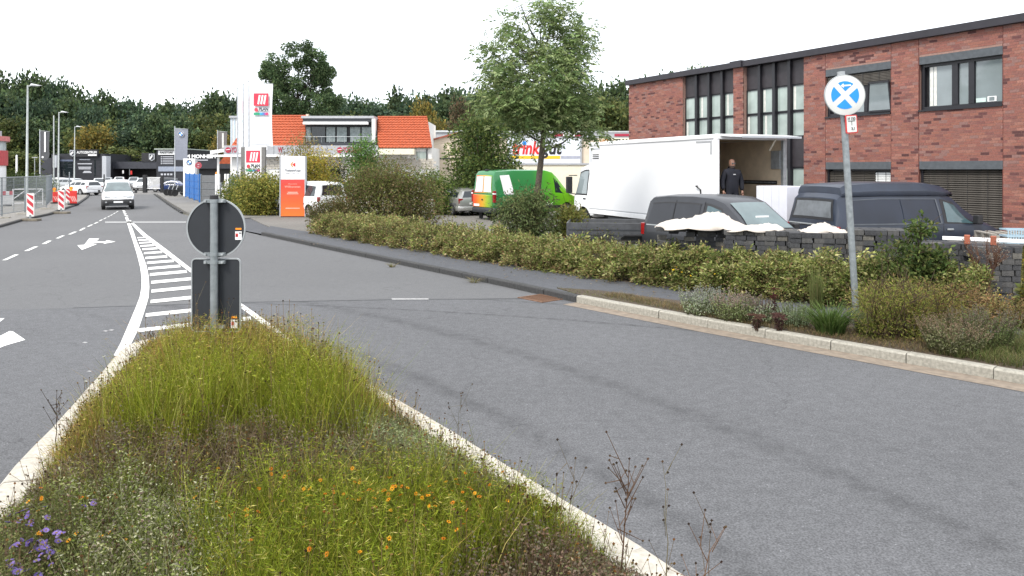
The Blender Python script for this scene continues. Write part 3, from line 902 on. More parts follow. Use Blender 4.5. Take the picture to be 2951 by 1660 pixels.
# drinks market
D = Front('drinks_market', 1640, 62, 'cream drinks market with a wide white shop sign behind the young tree')
D.box('wall', 1400, 384, 1980, 520, M_cream, 0, 12, ground=True)
D.box('parapet', 1398, 381, 1980, 398, M_grey, -.15, 12)
D.box('parapet_cap', 1396, 378, 1980, 382, pm('light_grey_trim', (0.5, 0.52, 0.53), 0.6), -.2, 12.1)
D.box('lower_wall', 1400, 474, 1980, 520, pm('pale_cream', (0.72, 0.66, 0.52), 0.85, var=.05), -.25, -.01, ground=True)
D.box('ledge', 1400, 470, 1980, 475, M_grey, -.35, -.01)
for px in (1540, 1720):
    b = MB(); c0 = D.x(px); P = []
    for j in range(2): P.append([(c0 - 1.2 + 2.4 * i / 12, 1 + j * 1.5, D.z(381) + .25 * math.sin(math.pi * i / 12)) for i in range(13)])
    b.grid(P); b.build('rooflight', M_whitep, D.root, smooth=True)
D.box('roof_box', 1622, 377, 1655, 393, M_whitep, -.35, .4)
D.box('red_band', 1598, 386, 1675, 393, M_crimson, -.2, -.152)
D.box('red_band', 1770, 386, 1815, 393, M_crimson, -.2, -.152)
sg = D.box('sign_panel', 1462, 399, 1671, 470, pm('sign_white', (0.70, 0.73, 0.80), 0.4, var=.02), -.22, -.16)
D.text('lettering', 'trink', 1472, 409, 1554, 447, pm('sign_red', (0.62, 0.025, 0.02), 0.5), -.24, shear=.2, bold=.045, parent=D.root)
D.text('lettering', 'gut', 1557, 409, 1619, 447, M_ink, -.24, shear=.2, bold=.045)
disc('logo_drop', D, 1511, 413, .17, M_blue, -.25)
D.box('yellow_stripe', 1470, 449, 1614, 458, M_yellow, -.24, -.221)
D.box('grey_stripe', 1616, 449, 1671, 457, pm('stripe_grey', (0.36, 0.37, 0.44), 0.5), -.24, -.221)
D.box('panel_edge', 1671, 399, 1676, 470, M_grey, -.22, -.05)
D.box('sign_board', 1722, 398, 1860, 415, pm('pale_cream', (0.72, 0.66, 0.52), 0.85, var=.05), -.23, -.16)
D.text('lettering', 'HO', 1727, 402, 1753, 414, pm('sign_orange_brown', (0.40, 0.16, 0.03), 0.5), -.25, bold=.02)
D.text('lettering', 'LZMA', 1757, 402, 1812, 414, M_ink, -.25, bold=.02)

# ================================================================ car dealers at the end of the street
N_blk = pm('dealer_black', (0.020, 0.021, 0.027), 0.5, var=0.2, scale=2)
N_blk2 = pm('dealer_charcoal', (0.036, 0.038, 0.048), 0.5, var=0.15, scale=2)
N_lg = pm('light_grey_panel', (0.42, 0.44, 0.47), 0.6, var=.06)
A = Front('car_centre_building', 230, 118, 'black car dealership with white AUTOZENTRUM lettering at the end of the street')
A.box('wall', 148, 443, 301, 535, N_blk, 0, 12, ground=True)
A.box('wing', 100, 455, 150, 535, N_blk2, 1, 12, ground=True)
sb = A.box('sign_box', 206, 431, 285, 452, M_black, -.4, 0)
A.text('lettering', 'AUTOZENTRUM', 226, 436, 283, 443, M_textw, -.43, bold=.012)
A.box('sign_bar', 258, 445, 283, 449, M_textw, -.43, -.401)
def shield(fr, px0, py0, px1, py1, y):
    x0, x1, z0, z1 = fr.x(px0), fr.x(px1), fr.z(py1), fr.z(py0)
    xm = (x0 + x1) / 2
    b = MB(); b.prism([(x0, z1), (x1, z1), (x1, z0 + (z1 - z0) * .25), (xm, z0), (x0, z0 + (z1 - z0) * .25)], y, y + .05, 'y'); o = b.build('shield_emblem', N_lg, fr.root)
    b = MB(); b.prism([(x0 + .12, z1 - .12), (x1 - .12, z1 - .12), (x1 - .12, z0 + (z1 - z0) * .3), (xm, z0 + .15), (x0 + .12, z0 + (z1 - z0) * .3)], y - .02, y - .001, 'y'); i = b.build('emblem_field', N_blk2, o)
    b = MB(); b.bar((xm - .25, y - .04, z0 + .3), (xm + .1, y - .04, z1 - .25), .02, .22); b.build('emblem_stroke', M_textw, o)
shield(A, 206, 433, 222, 451, -.48)
for x0, x1, y in ((229, 260, 460), (224, 265, 472), (226, 263, 482), (227, 262, 486.5), (242, 261, 494), (239, 264, 497)): A.box('window_lettering', x0, y - 1.4, x1, y + 1.4, pm('pale_lettering', (0.45, 0.46, 0.5), 0.6), -.03, -.001)
for x0, x1, y in ((179, 188, 475), (179, 188, 488), (196, 208, 475), (196, 209, 482), (282, 292, 475), (282, 291, 487), (280, 290, 465), (281, 292, 495)): A.box('small_lettering', x0, y - .8, x1, y + .8, N_blk2, -.03, -.001)
for x0, x1 in ((174, 210), (272, 276)): A.box('window_bay', x0, 462, x1, 508, M_glass, -.02, -.001)
A.box('blue_band', 174, 460, 211, 465, pm('dealer_blue_grey', (0.10, 0.12, 0.18), .6), -.05, -.001)
A.box('pillar', 302, 450, 314, 530, N_lg, -.8, .5, ground=True)
A.box('pillar', 162, 448, 173, 483, N_lg, -.9, -.3)
A.box('street_pillar', 170, 481, 174, 530, N_blk2, -.7, -.4, ground=True)
A2 = Front('low_dealer_hall', 380, 121, 'low black dealership hall with open front between the black showrooms')
A2.box('fascia', 314, 466, 455, 486, N_blk2, -.5, 10)
A2.box('back_wall', 316, 486, 455, 530, M_black, 4, 10, ground=True)
A2.box('pillar', 315, 482, 328, 530, N_lg, -.3, .4, ground=True)
A2.box('sign_box', 413, 441, 452, 466, M_black, -.6, .5)
shield(A2, 435, 443.5, 451, 464, -.68)
A2.box('pole', 376, 480, 378, 505, M_galv, -.4, -.3)
A2.box('poster', 357, 491, 361, 500, M_textw, -.5, -.4)
A2.box('red_display', 380, 492, 385, 503, M_red, -.5, -.4)
A3 = Front('panelled_showroom', 490, 105, 'dark showroom front with a white header sign and rows of pale lettering')
A3.box('wall', 451, 432, 546, 530, N_blk, 0, 10, ground=True)
A3.box('roof_edge', 449, 428.5, 545, 431, pm('pale_green_edge', (0.42, 0.47, 0.42), .7), -.5, 10)
A3.box('header_sign', 457, 434, 504, 446, M_textw, -.15, -.001)
A3.text('lettering', 'RADSTORE', 462, 437, 499, 443, M_ink, -.17, bold=.01, shear=.2)
for k in range(5):
    A3.box('list_line', 469, 450.5 + k * 5, 500, 452.5 + k * 5, pm('pale_lettering', (0.45, 0.46, 0.5), 0.6), -.05, -.001)
    A3.box('tick', 464, 450 + k * 5, 467, 453 + k * 5, pm('pale_lettering', (0.45, 0.46, 0.5), 0.6), -.05, -.001)
A3.box('grey_strip', 457, 480, 532, 494, pm('blue_grey_strip', (0.26, 0.29, 0.36), .6), -.1, -.001)
for k in range(4): A3.box('round_mark', 464 + k * 9, 500, 470 + k * 9, 505, pm('pale_lettering', (0.45, 0.46, 0.5), 0.6), -.05, -.001)
A4 = Front('monheim_showroom', 600, 105, 'long black showroom roofed sign lettered MONHEIM in white')
A4.box('fascia', 540, 459, 700, 486, N_blk, -.3, 10)
A4.box('wall', 540, 486, 700, 530, M_black, 1, 10, ground=True)
A4.box('sign_rail', 534, 457.2, 628, 459.5, N_blk, -.35, -.2)
A4.text('lettering', 'M MONHEIM', 539, 446, 624, 456.5, M_textw, -.3, bold=.03)
A4.box('pale_bar', 567, 460, 602, 463, pm('pale_lettering', (0.45, 0.46, 0.5), 0.6), -.35, -.301)
tk = empty('canopy_roof', (0, 0, 0), 0, 'small white slatted canopy roof edge beside the tyre shop sign', 'canopy')
b = MB()
for k in range(10):
    p, q = at(608 + k * 5, 434 - k * .8, 80), at(611 + k * 5, 444 - k * .8, 80)
    b.box(p.x, q.x, 79.8, 80, q.z, p.z)
b.build('slat', M_whitep, tk)
p, q = at(606, 446, 80), at(660, 452, 80); b = MB(); b.box(p.x, q.x, 79.5, 81, q.z, p.z); b.build('gutter', M_whitep, tk)
for px in (627, 665, 675): 
    p = at(px, 450, 80); b = MB(); b.tube([(p.x, 80.2, 0), (p.x, 80.2, p.z)], .12, 8); b.build('post', M_whitep, tk)
p, q = at(630, 452, 82), at(665, 472, 82); b = MB(); b.prism([(p.x, q.z), (q.x, q.z), (q.x, p.z), (p.x + .6, p.z)], 81.9, 82.1, 'y'); b.build('orange_awning', M_tile, tk)
# red and white kiosk at the far left
kc = at(28, 500, 58)
kr = empty('red_kiosk', (kc.x, kc.y, 0), R(38), 'round-cornered red and white building at the street corner by the fence', 'building')
prof = [(2.0 * math.cos(a), 2.0 * math.sin(a)) for a in np.linspace(-math.pi / 2, 0, 9)]
out = [(-9, -2.0)] + prof + [(2.0, 6), (-9, 6)]
out = [(x - 2.0, y + 1.2) for x, y in out]
def zk(py): return H - (py - HY) * 58 / F
for nm, a, c, mt, k in (('lower_wall', 520, 477, M_whitep, .97), ('red_band', 477, 434, pm('kiosk_red', (0.42, 0.055, 0.06), .5), 1.0), ('glazing', 434, 407, pm('kiosk_pane', (0.42, 0.47, 0.47), .2), .97), ('roof_band', 407, 393, pm('kiosk_red_pale', (0.50, 0.16, 0.15), .5), 1.03), ('parapet', 393, 377, M_grey, .9)):
    b = MB(); b.prism([((x + 4) * k - 4, 2 + (y - 2) * k) for x, y in out], 0 if nm == 'lower_wall' else zk(a), zk(c) - .003, 'z'); b.build(nm, mt, kr)
for k in range(5): b = MB(); b.box(-2.2 - k * 1.1, -2.08 - k * 1.1, -.86, -.7, .2, zk(478)); b.build('wall_post', M_steel, kr)
b = MB(); b.box(-3.6, -2.3, -.84, -.78, zk(460), zk(446)); b.build('sign_lettering', pm('kiosk_letter', (0.62, 0.35, 0.33), .5), kr)
# ================================================================ vehicles
def wheel(parent, x, y, r, wd, rim_mat, side, spokes=5, name='wheel'):
    """axle along local y; side +1 = left"""
    wr = empty(name, (x, y, r)); wr.parent = parent
    b = MB()
    o = wd / 2
    b.lathe([(r * .62, -o * .9), (r * .93, -o), (r * .99, -o * .72), (r, 0), (r * .99, o * .72), (r * .93, o), (r * .62, o * .9)], 28, 'y')
    b.build('tyre', M_rubber, wr, smooth=35)
    b = MB()
    s = side
    b.lathe([(r * .64, s * o * .86), (r * .60, s * o * .93), (r * .56, s * o * .70), (r * .2, s * o * .66)], 28, 'y')
    b.build('rim', M_dark, wr, smooth=35)
    b = MB()
    for k in range(spokes):
        a = 2 * math.pi * k / spokes + .3
        b.bar((math.cos(a) * r * .08, s * o * .86, math.sin(a) * r * .08), (math.cos(a) * r * .62, s * o * .88, math.sin(a) * r * .62), r * .17, r * .08, up=(0, 1, 0))
    b.lathe([(r * .16, s * o * .8), (r * .16, s * o * .95)], 16, 'y')
    b.lathe([(r * .64, s * o * .90), (r * .57, s * o * .92), (r * .57, s * o * .70)], 28, 'y', caps=False)
    b.build('hubcap', rim_mat, wr, smooth=30)
    return wr

class Car:
    """lofted body; stations (x, z_bottom, z_belt, z_top, half widths at sill, belt, roof); local x forward, y left"""
    def __init__(s, name, loc, rz, st, paint, label, cat='van', group=None):
        s.root = empty(name, loc, rz, label, cat, group)
        s.st, s.paint = st, paint
    def lerp(s, x):
        st = s.st
        if x <= st[0][0]: return st[0]
        for a, c in zip(st, st[1:]):
            if x <= c[0]:
                t = (x - a[0]) / (c[0] - a[0])
                return tuple(a[i] + (c[i] - a[i]) * t for i in range(7))
        return st[-1]
    def ring(s, q):
        x, zl, zb, zt, wl, wb, wt = q
        r = min(.13, max(.02, .35 * (zt - zb)))
        dz = zb - zl
        p5, p7 = (wb - .015, zb), (wt, zt - r)
        half = [(0, zl), (wl * .88, zl), (wl, zl + .07), (wb - .01, zl + .38 * dz), (wb, zl + .62 * dz), (wb - .004, zb - .05 * dz), p5,
                ((p5[0] + p7[0]) / 2 + .012, (p5[1] + p7[1]) / 2), p7, (wt - r * .28, zt - r * .30), (wt - r * .85, zt - .01), (wt * .45, zt + .008), (0, zt + .012)]
        return [(x, y, z) for y, z in half] + [(x, -y, z) for y, z in half[-2:0:-1]]
    def body(s, arches, name='body', cut_r=1.17):
        rings = [s.ring(q) for q in s.st]
        n = len(rings[0])
        b = MB()
        v = [p for r in rings for p in r]
        f = []
        for i in range(len(rings) - 1):
            for k in range(n): f.append((i * n + k, i * n + (k + 1) % n, (i + 1) * n + (k + 1) % n, (i + 1) * n + k))
        f.append(tuple(range(n))); f.append(tuple(range((len(rings) - 1) * n, len(rings) * n)))
        b.add(v, f)
        o = b.build(name, [s.paint, M_black], s.root, smooth=32)
        if arches:
            for x, r in arches:
                c = MB(); c.lathe([(r * cut_r, -3), (r * cut_r, 3)], 28, 'y', (x, 0, r * 1.02))
                # cutter leaves the middle of the underbody: only the outer 30 cm of each side
                wmax = max(q[5] for q in s.st)
                c = MB()
                for sg in (-1, 1): c.lathe([(r * cut_r, sg * (wmax - .30)), (r * cut_r, sg * (wmax + .3))], 28, 'y', (x, 0, r * 1.02), 0)
                cm = c.mesh('cut', [M_black])
                co = bpy.data.objects.new('cut', cm); COL.objects.link(co)
                co.parent = s.root
                md = o.modifiers.new('arch', 'BOOLEAN'); md.operation = 'DIFFERENCE'; md.object = co; md.solver = 'EXACT'
                try: md.material_mode = 'TRANSFER'
                except Exception: pass
            bpy.context.view_layer.update()
            dg = bpy.context.evaluated_depsgraph_get()
            me = bpy.data.meshes.new_from_object(o.evaluated_get(dg))
            cutters = [m.object for m in o.modifiers]
            o.modifiers.clear(); o.data = me; me.name = name
            for c in cutters: bpy.data.objects.remove(c)
        s.bodyo = o
        return o
    def side(s, x, t, sg, off=.006):
        q = s.lerp(x)
        r = s.ring(q)
        p5, p7, p8 = r[6], r[8], r[7]
        if t < .5: a, c, u = p5, p8, t * 2
        else: a, c, u = p8, p7, t * 2 - 1
        y = a[1] + (c[1] - a[1]) * u + off; z = a[2] + (c[2] - a[2]) * u
        return (x, sg * y, z + off * .25)
    def lower(s, x, t, sg, off=.006):
        """side below the belt, t 0 = sill, 1 = belt"""
        r = s.ring(s.lerp(x))
        pts = r[2:7]
        u = t * 4; i = min(3, int(u)); u -= i
        a, c = pts[i], pts[i + 1]
        return (x, sg * (a[1] + (c[1] - a[1]) * u + off), a[2] + (c[2] - a[2]) * u)
    def pane(s, name, corners, mat, sides=(1, -1), off=.006, n=8, m=4, parent=None):
        """corners (x,t): bottom rear, bottom front, top front, top rear"""
        (x0, t0), (x1, t1), (x2, t2), (x3, t3) = corners
        for sg in sides:
            P = []
            for j in range(m + 1):
                v = j / m; row = []
                for i in range(n + 1):
                    u = i / n
                    xx = (x0 + (x1 - x0) * u) * (1 - v) + (x3 + (x2 - x3) * u) * v
                    tt = (t0 + (t1 - t0) * u) * (1 - v) + (t3 + (t2 - t3) * u) * v
                    row.append(s.side(xx, tt, sg, off))
                P.append(row)
            b = MB(); b.grid(P); b.build(name, mat, parent or s.root, smooth=60)
    def panel(s, name, x0, x1, t0, t1, mat, sides=(1, -1), off=.006, n=8, m=4):
        for sg in sides:
            P = [[s.lower(x0 + (x1 - x0) * i / n, t0 + (t1 - t0) * j / m, sg, off) for i in range(n + 1)] for j in range(m + 1)]
            b = MB(); b.grid(P); b.build(name, mat, s.root, smooth=60)
    def top(s, x, u, off=0.0):
        q = s.lerp(x)
        r = s.ring(q)
        p10 = r[10]; crown = .012 * (1 - u * u)
        return (x, u * p10[1], p10[2] + .01 + crown)
    def screen(s, name, x0, x1, u0, u1, mat, off=.012, n=8, m=6, parent=None):
        """glass on the sloped end between x0 and x1 (lower edge half width u0, upper u1)"""
        A, B = Vector(s.top(x0, 0)), Vector(s.top(x1, 0))
        d = (B - A).normalized(); nrm = Vector((-d.z, 0, d.x))
        if nrm.z < 0: nrm = -nrm
        P = []
        for j in range(m + 1):
            v = j / m; x = x0 + (x1 - x0) * v; u = u0 + (u1 - u0) * v
            P.append([tuple(Vector(s.top(x, -u + 2 * u * i / n)) + nrm * off) for i in range(n + 1)])
        b = MB(); b.grid(P); return b.build(name, mat, parent or s.root, smooth=60)
    def wheels(s, xs, r, track, rim, wd=.21, spokes=6):
        for x in xs:
            for sg in (1, -1): wheel(s.root, x, sg * track, r, wd, rim, sg, spokes)
    def bx(s, name, x0, x1, y0, y1, z0, z1, mat, bevel=.01, mirror=False, parent=None):
        b = MB(); b.box(x0, x1, y0, y1, z0, z1); o = b.build(name, mat, parent or s.root, bevel=bevel)
        if mirror: b = MB(); b.box(x0, x1, -y1, -y0, z0, z1); b.build(name, mat, parent or s.root, bevel=bevel)
        return o
    def bumper(s, name, x_end, depth, z0, z1, mat, grow=.012):
        """plastic bumper wrapped round one end (sign of x_end gives which)"""
        sg = 1 if x_end > 0 else -1
        xs = [x_end - sg * depth + sg * depth * k / 6 for k in range(7)]
        P = []
        for zz in (z0, z0 + .05, (z0 + z1) / 2, z1 - .04, z1):
            row = []
            inset = .03 if zz in (z0, z1) else 0
            for x in xs:
                wv = s.lerp(x)[5] + grow - inset
                row.append((x + sg * (grow - inset) * (1 if x == xs[-1] else 0), wv, zz))
            full = row + [(p[0], -p[1], p[2]) for p in row[::-1]]
            P.append(full)
        b = MB(); b.grid(P); return b.build(name, mat, s.root, smooth=40)

def paint(name, col, rough=.25, metal=.0, coat=.6, var=.04): return pm(name, col, rough, metal, var=var, scale=2.0, coat=coat)
MPV = [(-2.20, .48, .78, .80, .70, .78, .70), (-2.17, .34, .98, 1.04, .80, .87, .79), (-2.06, .28, 1.02, 1.66, .84, .895, .73), (-1.93, .25, 1.02, 1.76, .85, .90, .715), (-1.4, .24, 1.02, 1.81, .85, .90, .71), (-.5, .23, 1.01, 1.83, .85, .90, .71), (.2, .23, 1.0, 1.80, .85, .90, .70),
       (.55, .23, .99, 1.70, .85, .90, .68), (.95, .23, .98, 1.42, .85, .90, .70), (1.35, .23, .97, 1.10, .85, .90, .74), (1.6, .24, .95, 1.03, .85, .89, .72), (1.95, .26, .86, .93, .82, .87, .68), (2.12, .30, .74, .78, .76, .82, .64), (2.20, .38, .60, .62, .66, .74, .58)]
def mpv(name, loc, rz, col, label, cat='van'):
    c = Car(name, loc, rz, MPV, col, label, cat)
    c.body([(-1.32, .31), (1.36, .31)])
    c.wheels((-1.32, 1.36), .31, .80, M_alu)
    return c

# --- white delivery van driving towards us
p = G(341, 605)
hd = math.atan2(-0.875, 0.48)
V1 = mpv('delivery_van', (p.x - 2.2 * math.cos(hd), p.y - 2.2 * math.sin(hd), 0), hd, paint('van_white', (0.74, 0.75, 0.76)), 'small white delivery van with black bumper driving along the street')
V1.screen('windscreen', 1.33, .60, 1.16, 1.06, pm('van_screen', (0.12, 0.15, 0.155), 0.05, var=.2, scale=2, spec=.9), .02)
V1.bumper('front_bumper', 2.2, .45, .26, .66, M_black)
V1.bx('number_plate', 2.215, 2.235, -.26, .26, .43, .54, M_textw)
b = MB()
for sg in (1, -1): b.bar((2.17, sg * .05, .80), (2.08, sg * .62, .84), .02, .04)
b.build('chrome_strip', M_alu, V1.root)
for sg in (1, -1):
    b = MB(); b.prism([(sg * .42, .74), (sg * .74, .77), (sg * .80, .90), (sg * .50, .86)], 2.02, 2.16, 'x'); b.build('headlight', pm('headlight_glass', (0.62, 0.64, 0.66), .08, coat=.8), V1.root, bevel=.01)
    b = MB(); b.box(.95, 1.12, sg * .96, sg * 1.10, 1.0, 1.22); b.bar((1.05, sg * .86, 1.02), (1.05, sg * .98, 1.06), .05, .05); b.build('mirror', M_black, V1.root, bevel=.02)
    b = MB(); b.box(2.2, 2.22, sg * .62, sg * .72, .44, .52); b.build('fog_lamp', M_alu, V1.root)
V1.bx('lower_grille', 2.2, 2.222, -.5, .5, .28, .38, M_dark)
V1.pane('door_window', [(.1, .1), (1.05, .1), (.55, .9), (.1, .9)], M_glass)
b = MB(); b.tube([(.35, 0, 1.79), (.2, 0, 2.05)], .008, 5); b.build('aerial', M_black, V1.root)
V1.screen('rear_window', -2.14, -2.06, .85, .85, M_glass)

# --- white minivan beside the orange pylon
be = R(43); hx, hy = -math.cos(be), math.sin(be); hd = math.atan2(hy, hx)
p = at(916, 627, 38)
V2 = mpv('white_minivan', (p.x + 2.2 * hx + .9 * hy, p.y + 2.2 * hy - .9 * hx, .06), hd, paint('minivan_white', (0.70, 0.71, 0.72)), 'white minivan with dark rear window parked between orange pylon and brown bush', 'minivan')
V2.screen('rear_window', -2.155, -2.065, .90, .90, M_glass)
V2.pane('side_window', [(-1.85, .1), (-.75, .1), (-.75, .9), (-1.8, .9)], M_glass)
V2.pane('side_window', [(-.65, .1), (.25, .1), (.25, .9), (-.65, .9)], M_glass)
V2.pane('door_window', [(.35, .1), (1.1, .1), (.6, .85), (.35, .9)], M_glass)
V2.screen('windscreen', 1.32, .62, .93, .93, M_glass)
for sg in (1, -1):
    b = MB(); b.box(-2.19, -2.08, sg * .74, sg * .885, .80, 1.06); b.build('tail_light', M_redlamp, V2.root, bevel=.015)
    b = MB(); b.box(.95, 1.1, sg * .93, sg * 1.06, 1.0, 1.17); b.build('mirror', M_white, V2.root, bevel=.02)
V2.bx('number_plate', -2.23, -2.2, -.26, .26, .66, .77, M_textw)
text('plate_lettering', 'ME T 639', .09, M_ink, V2.root, (-2.235, 0, .715), (R(90), 0, R(-90)))
V2.bx('brake_light', -2.06, -2.03, -.10, .10, 1.66, 1.70, M_redlamp)
V2.bx('badge', -2.20, -2.18, -.05, .05, .88, .95, M_dark)
V2.bumper('rear_bumper', -2.2, .4, .30, .52, V2.paint, .02)
V2.panel('rub_strip', -.95, 1.0, .42, .50, M_black, off=.012)

# --- silver estate car
WAG = [(-2.27, .46, .66, .68, .66, .74, .64), (-2.24, .34, .88, .93, .78, .84, .72), (-2.02, .26, .92, 1.30, .80, .865, .62), (-1.78, .22, .93, 1.39, .81, .87, .60), (-1.1, .20, .92, 1.44, .81, .87, .60), (-.2, .19, .91, 1.455, .81, .87, .60), (.25, .19, .90, 1.42, .81, .87, .59),
       (.65, .19, .89, 1.22, .81, .87, .60), (1.05, .19, .88, .96, .81, .87, .66), (1.7, .21, .80, .86, .79, .85, .62), (2.1, .26, .66, .70, .74, .80, .58), (2.27, .36, .52, .54, .62, .70, .5)]
def wagon(name, loc, rz, col, label, cat='car', simple=False, group=None):
    c = Car(name, loc, rz, WAG, col, label, cat, group)
    c.body([(-1.28, .31), (1.33, .31)])
    c.wheels((-1.28, 1.33), .31, .77, M_alu)
    c.screen('rear_window', -2.22, -2.03, .92, .88, M_glass)
    c.screen('windscreen', 1.02, .30, .93, .90, M_glass)
    c.pane('side_window', [(-1.95, .12), (-1.25, .12), (-1.25, .9), (-1.72, .9)], M_glass)
    c.pane('side_window', [(-1.18, .12), (-.35, .12), (-.35, .9), (-1.18, .9)], M_glass)
    c.pane('door_window', [(-.28, .12), (.75, .12), (.28, .9), (-.28, .9)], M_glass)
    for sg in (1, -1):
        b = MB(); b.box(-2.25, -2.12, sg * .62, sg * .845, .66, .92); b.build('tail_light', M_redlamp, c.root, bevel=.015)
        b = MB(); b.box(2.02, 2.19, sg * .42, sg * .74, .56, .68); b.build('headlight', pm('headlight_glass', (0.62, 0.64, 0.66), .08, coat=.8), c.root, bevel=.02)
        b = MB(); b.box(.72, .84, sg * .86, sg * 1.0, .90, 1.03); b.build('mirror', c.paint, c.root, bevel=.02)
        if not simple:
            b = MB(); b.tube([(-1.7, sg * .54, 1.44), (-.1, sg * .54, 1.50)], .018, 6); b.build('roof_rail', M_black, c.root)
    c.bx('number_plate', -2.30, -2.27, -.26, .26, .60, .70, M_textw)
    c.bx('front_plate', 2.27, 2.29, -.26, .26, .36, .46, M_textw)
    c.bx('grille', 2.2, 2.275, -.36, .36, .48, .60, M_black)
    c.bumper('rear_bumper', -2.27, .4, .28, .52, c.paint, .015)
    return c
be = R(65); hx, hy = -math.cos(be), math.sin(be)
V3 = wagon('estate_car', (-2.76 + 2.27 * hx + .87 * hy, 39.5 + 2.27 * hy - .87 * hx, .06), math.atan2(hy, hx), paint('silver', (0.40, 0.40, 0.39), .3, .5), 'silver estate car parked left of the green panel van')
V3.panel('rub_strip', -1.9, 1.7, .35, .50, pm('strip_grey', (0.12, 0.12, 0.13), .6), off=.012)
text('plate_lettering', 'ME XU 34', .08, M_ink, V3.root, (-2.305, 0, .65), (R(90), 0, R(-90)))
# --- cream car hidden behind the brown bush
p = at(1262, 622, 37.0)
V4 = wagon('cream_car', (p.x + 2.27 * -.92 - .55, p.y + 1.0, .06), R(160), paint('cream_paint', (0.62, 0.58, 0.48)), 'cream car almost hidden by the brown bush, red tail light showing', simple=True)

# --- green panel van
SPR = [(-2.72, .52, .9, .92, .78, .86, .76), (-2.69, .40, 1.18, 1.24, .88, .95, .84), (-2.60, .36, 1.24, 2.20, .92, .98, .80), (-2.48, .34, 1.24, 2.36, .93, .99, .79), (-1.5, .33, 1.24, 2.42, .93, .99, .79), (.5, .33, 1.24, 2.42, .93, .99, .79), (.95, .33, 1.22, 2.33, .93, .99, .78),
       (1.25, .33, 1.2, 2.10, .93, .99, .77), (1.95, .33, 1.18, 1.34, .93, .98, .80), (2.3, .33, 1.05, 1.14, .91, .96, .74), (2.6, .36, .85, .90, .84, .90, .68), (2.72, .42, .66, .70, .74, .80, .6)]
al = R(36); hx, hy = math.cos(al), math.sin(al)
def gradient(name, stops, axis, lo, hi):
    m = pm(name, (0.5, 0.5, 0.5), .3, coat=.5)
    n, l = m.node_tree.nodes, m.node_tree.links
    tcn = n.new('ShaderNodeTexCoord'); sp = n.new('ShaderNodeSeparateXYZ'); l.new(tcn.outputs['Object'], sp.inputs[0])
    mr = n.new('ShaderNodeMapRange'); l.new(sp.outputs[axis], mr.inputs[0]); mr.inputs[1].default_value = lo; mr.inputs[2].default_value = hi
    rp = n.new('ShaderNodeValToRGB'); el = rp.color_ramp.elements
    while len(el) < len(stops): el.new(.5)
    for e, (q, c) in zip(el, stops): e.position = q; e.color = (*c, 1)
    l.new(mr.outputs[0], rp.inputs[0]); l.new(rp.outputs[0], n['Principled BSDF'].inputs['Base Color'])
    return m
M_vgreen = gradient('van_green', [(0, (0.015, 0.16, 0.045)), (.45, (0.02, 0.20, 0.05)), (.7, (0.10, 0.40, 0.01)), (1, (0.22, 0.50, 0.01))], 0, -2.6, 2.4)
M_vrear = gradient('van_rear_rainbow', [(0, (0.02, 0.20, 0.05)), (.28, (0.28, 0.42, 0.02)), (.55, (0.70, 0.30, 0.02)), (.8, (0.70, 0.12, 0.02)), (1, (0.60, 0.03, 0.03))], 1, -.95, .95)
V5 = Car('green_panel_van', (-.83 + 2.72 * hx - .99 * hy, 36 + 2.72 * hy + .99 * hx, .06), al, SPR, M_vgreen, 'bright green panel van with rainbow rear doors behind the young tree')
V5.body([(-1.62, .36), (1.75, .36)])
V5.wheels((-1.62, 1.75), .36, .87, M_alu, .23, 8)
V5.bx('rear_door', -2.745, -2.70, -.84, .84, .62, 1.22, M_vrear, .02)
V5.screen('rear_window_panel', -2.685, -2.605, .97, .97, M_vrear, .010)
for sg in (1, -1):
    b = MB(); P = []
    for j in range(5):
        v = .10 + .78 * j / 4; x = -2.69 + .09 * v
        P.append([tuple(Vector(V5.top(x, sg * (.06 + .84 * i / 4))) + Vector((-.028, 0, .004))) for i in range(5)])
    b.grid(P); b.build('rear_window', pm('film_white', (0.62, 0.63, 0.68), .25), V5.root, smooth=60)
    b = MB(); b.box(-2.73, -2.60, sg * .84, sg * .985, .86, 1.42); b.build('tail_light', M_redlamp, V5.root, bevel=.02)
    b = MB(); b.box(-2.74, -2.62, sg * .845, sg * .99, 1.25, 1.31); b.build('lamp_lens', M_textw, V5.root)
    b = MB(); b.box(1.75, 1.93, sg * 1.02, sg * 1.20, 1.25, 1.68); b.bar((1.75, sg * .9, 1.3), (1.84, sg * 1.05, 1.4), .05, .05); b.build('mirror', M_black, V5.root, bevel=.03)
V5.bx('number_plate', -2.765, -2.745, .25, .72, .66, .77, M_textw)
V5.bumper('rear_bumper', -2.72, .35, .36, .60, M_dark, .03)
V5.screen('windscreen', 1.90, 1.0, .93, .92, M_glass)
V5.pane('door_window', [(1.0, .08), (1.78, .08), (1.25, .82), (1.0, .86)], M_glass)
V5.panel('sill_trim', -2.5, 2.4, .10, .24, M_black, off=.014)
V5.panel('white_graphic', -2.1, -1.6, .92, 1.0, M_textw, off=.008, n=4, m=2)
V5.pane('white_graphic', [(-2.15, .02), (-1.55, .02), (-1.75, .9), (-2.3, .9)], M_textw, off=.010)
V5.bx('roof_lamp', -2.52, -2.38, -.12, .12, 2.36, 2.44, M_black)
V5.bx('door_handle', -2.77, -2.745, -.06, .06, .95, 1.02, M_black)
for sg in (1, -1):
    V5.bx('door_gap', .88, .90, sg * .985, sg * 1.0, .45, 1.22, M_black, 0)
V5.bx('mud_flap', -2.28, -2.20, -1.0, -.72, .02, .5, M_rubber, .03)
V5.bx('mud_flap', -2.28, -2.20, .72, 1.0, .02, .5, M_rubber, .03)
text('door_lettering', 'NV.nl', .22, M_textw, V5.root, (.55, -1.003, .72), (R(90), 0, 0))

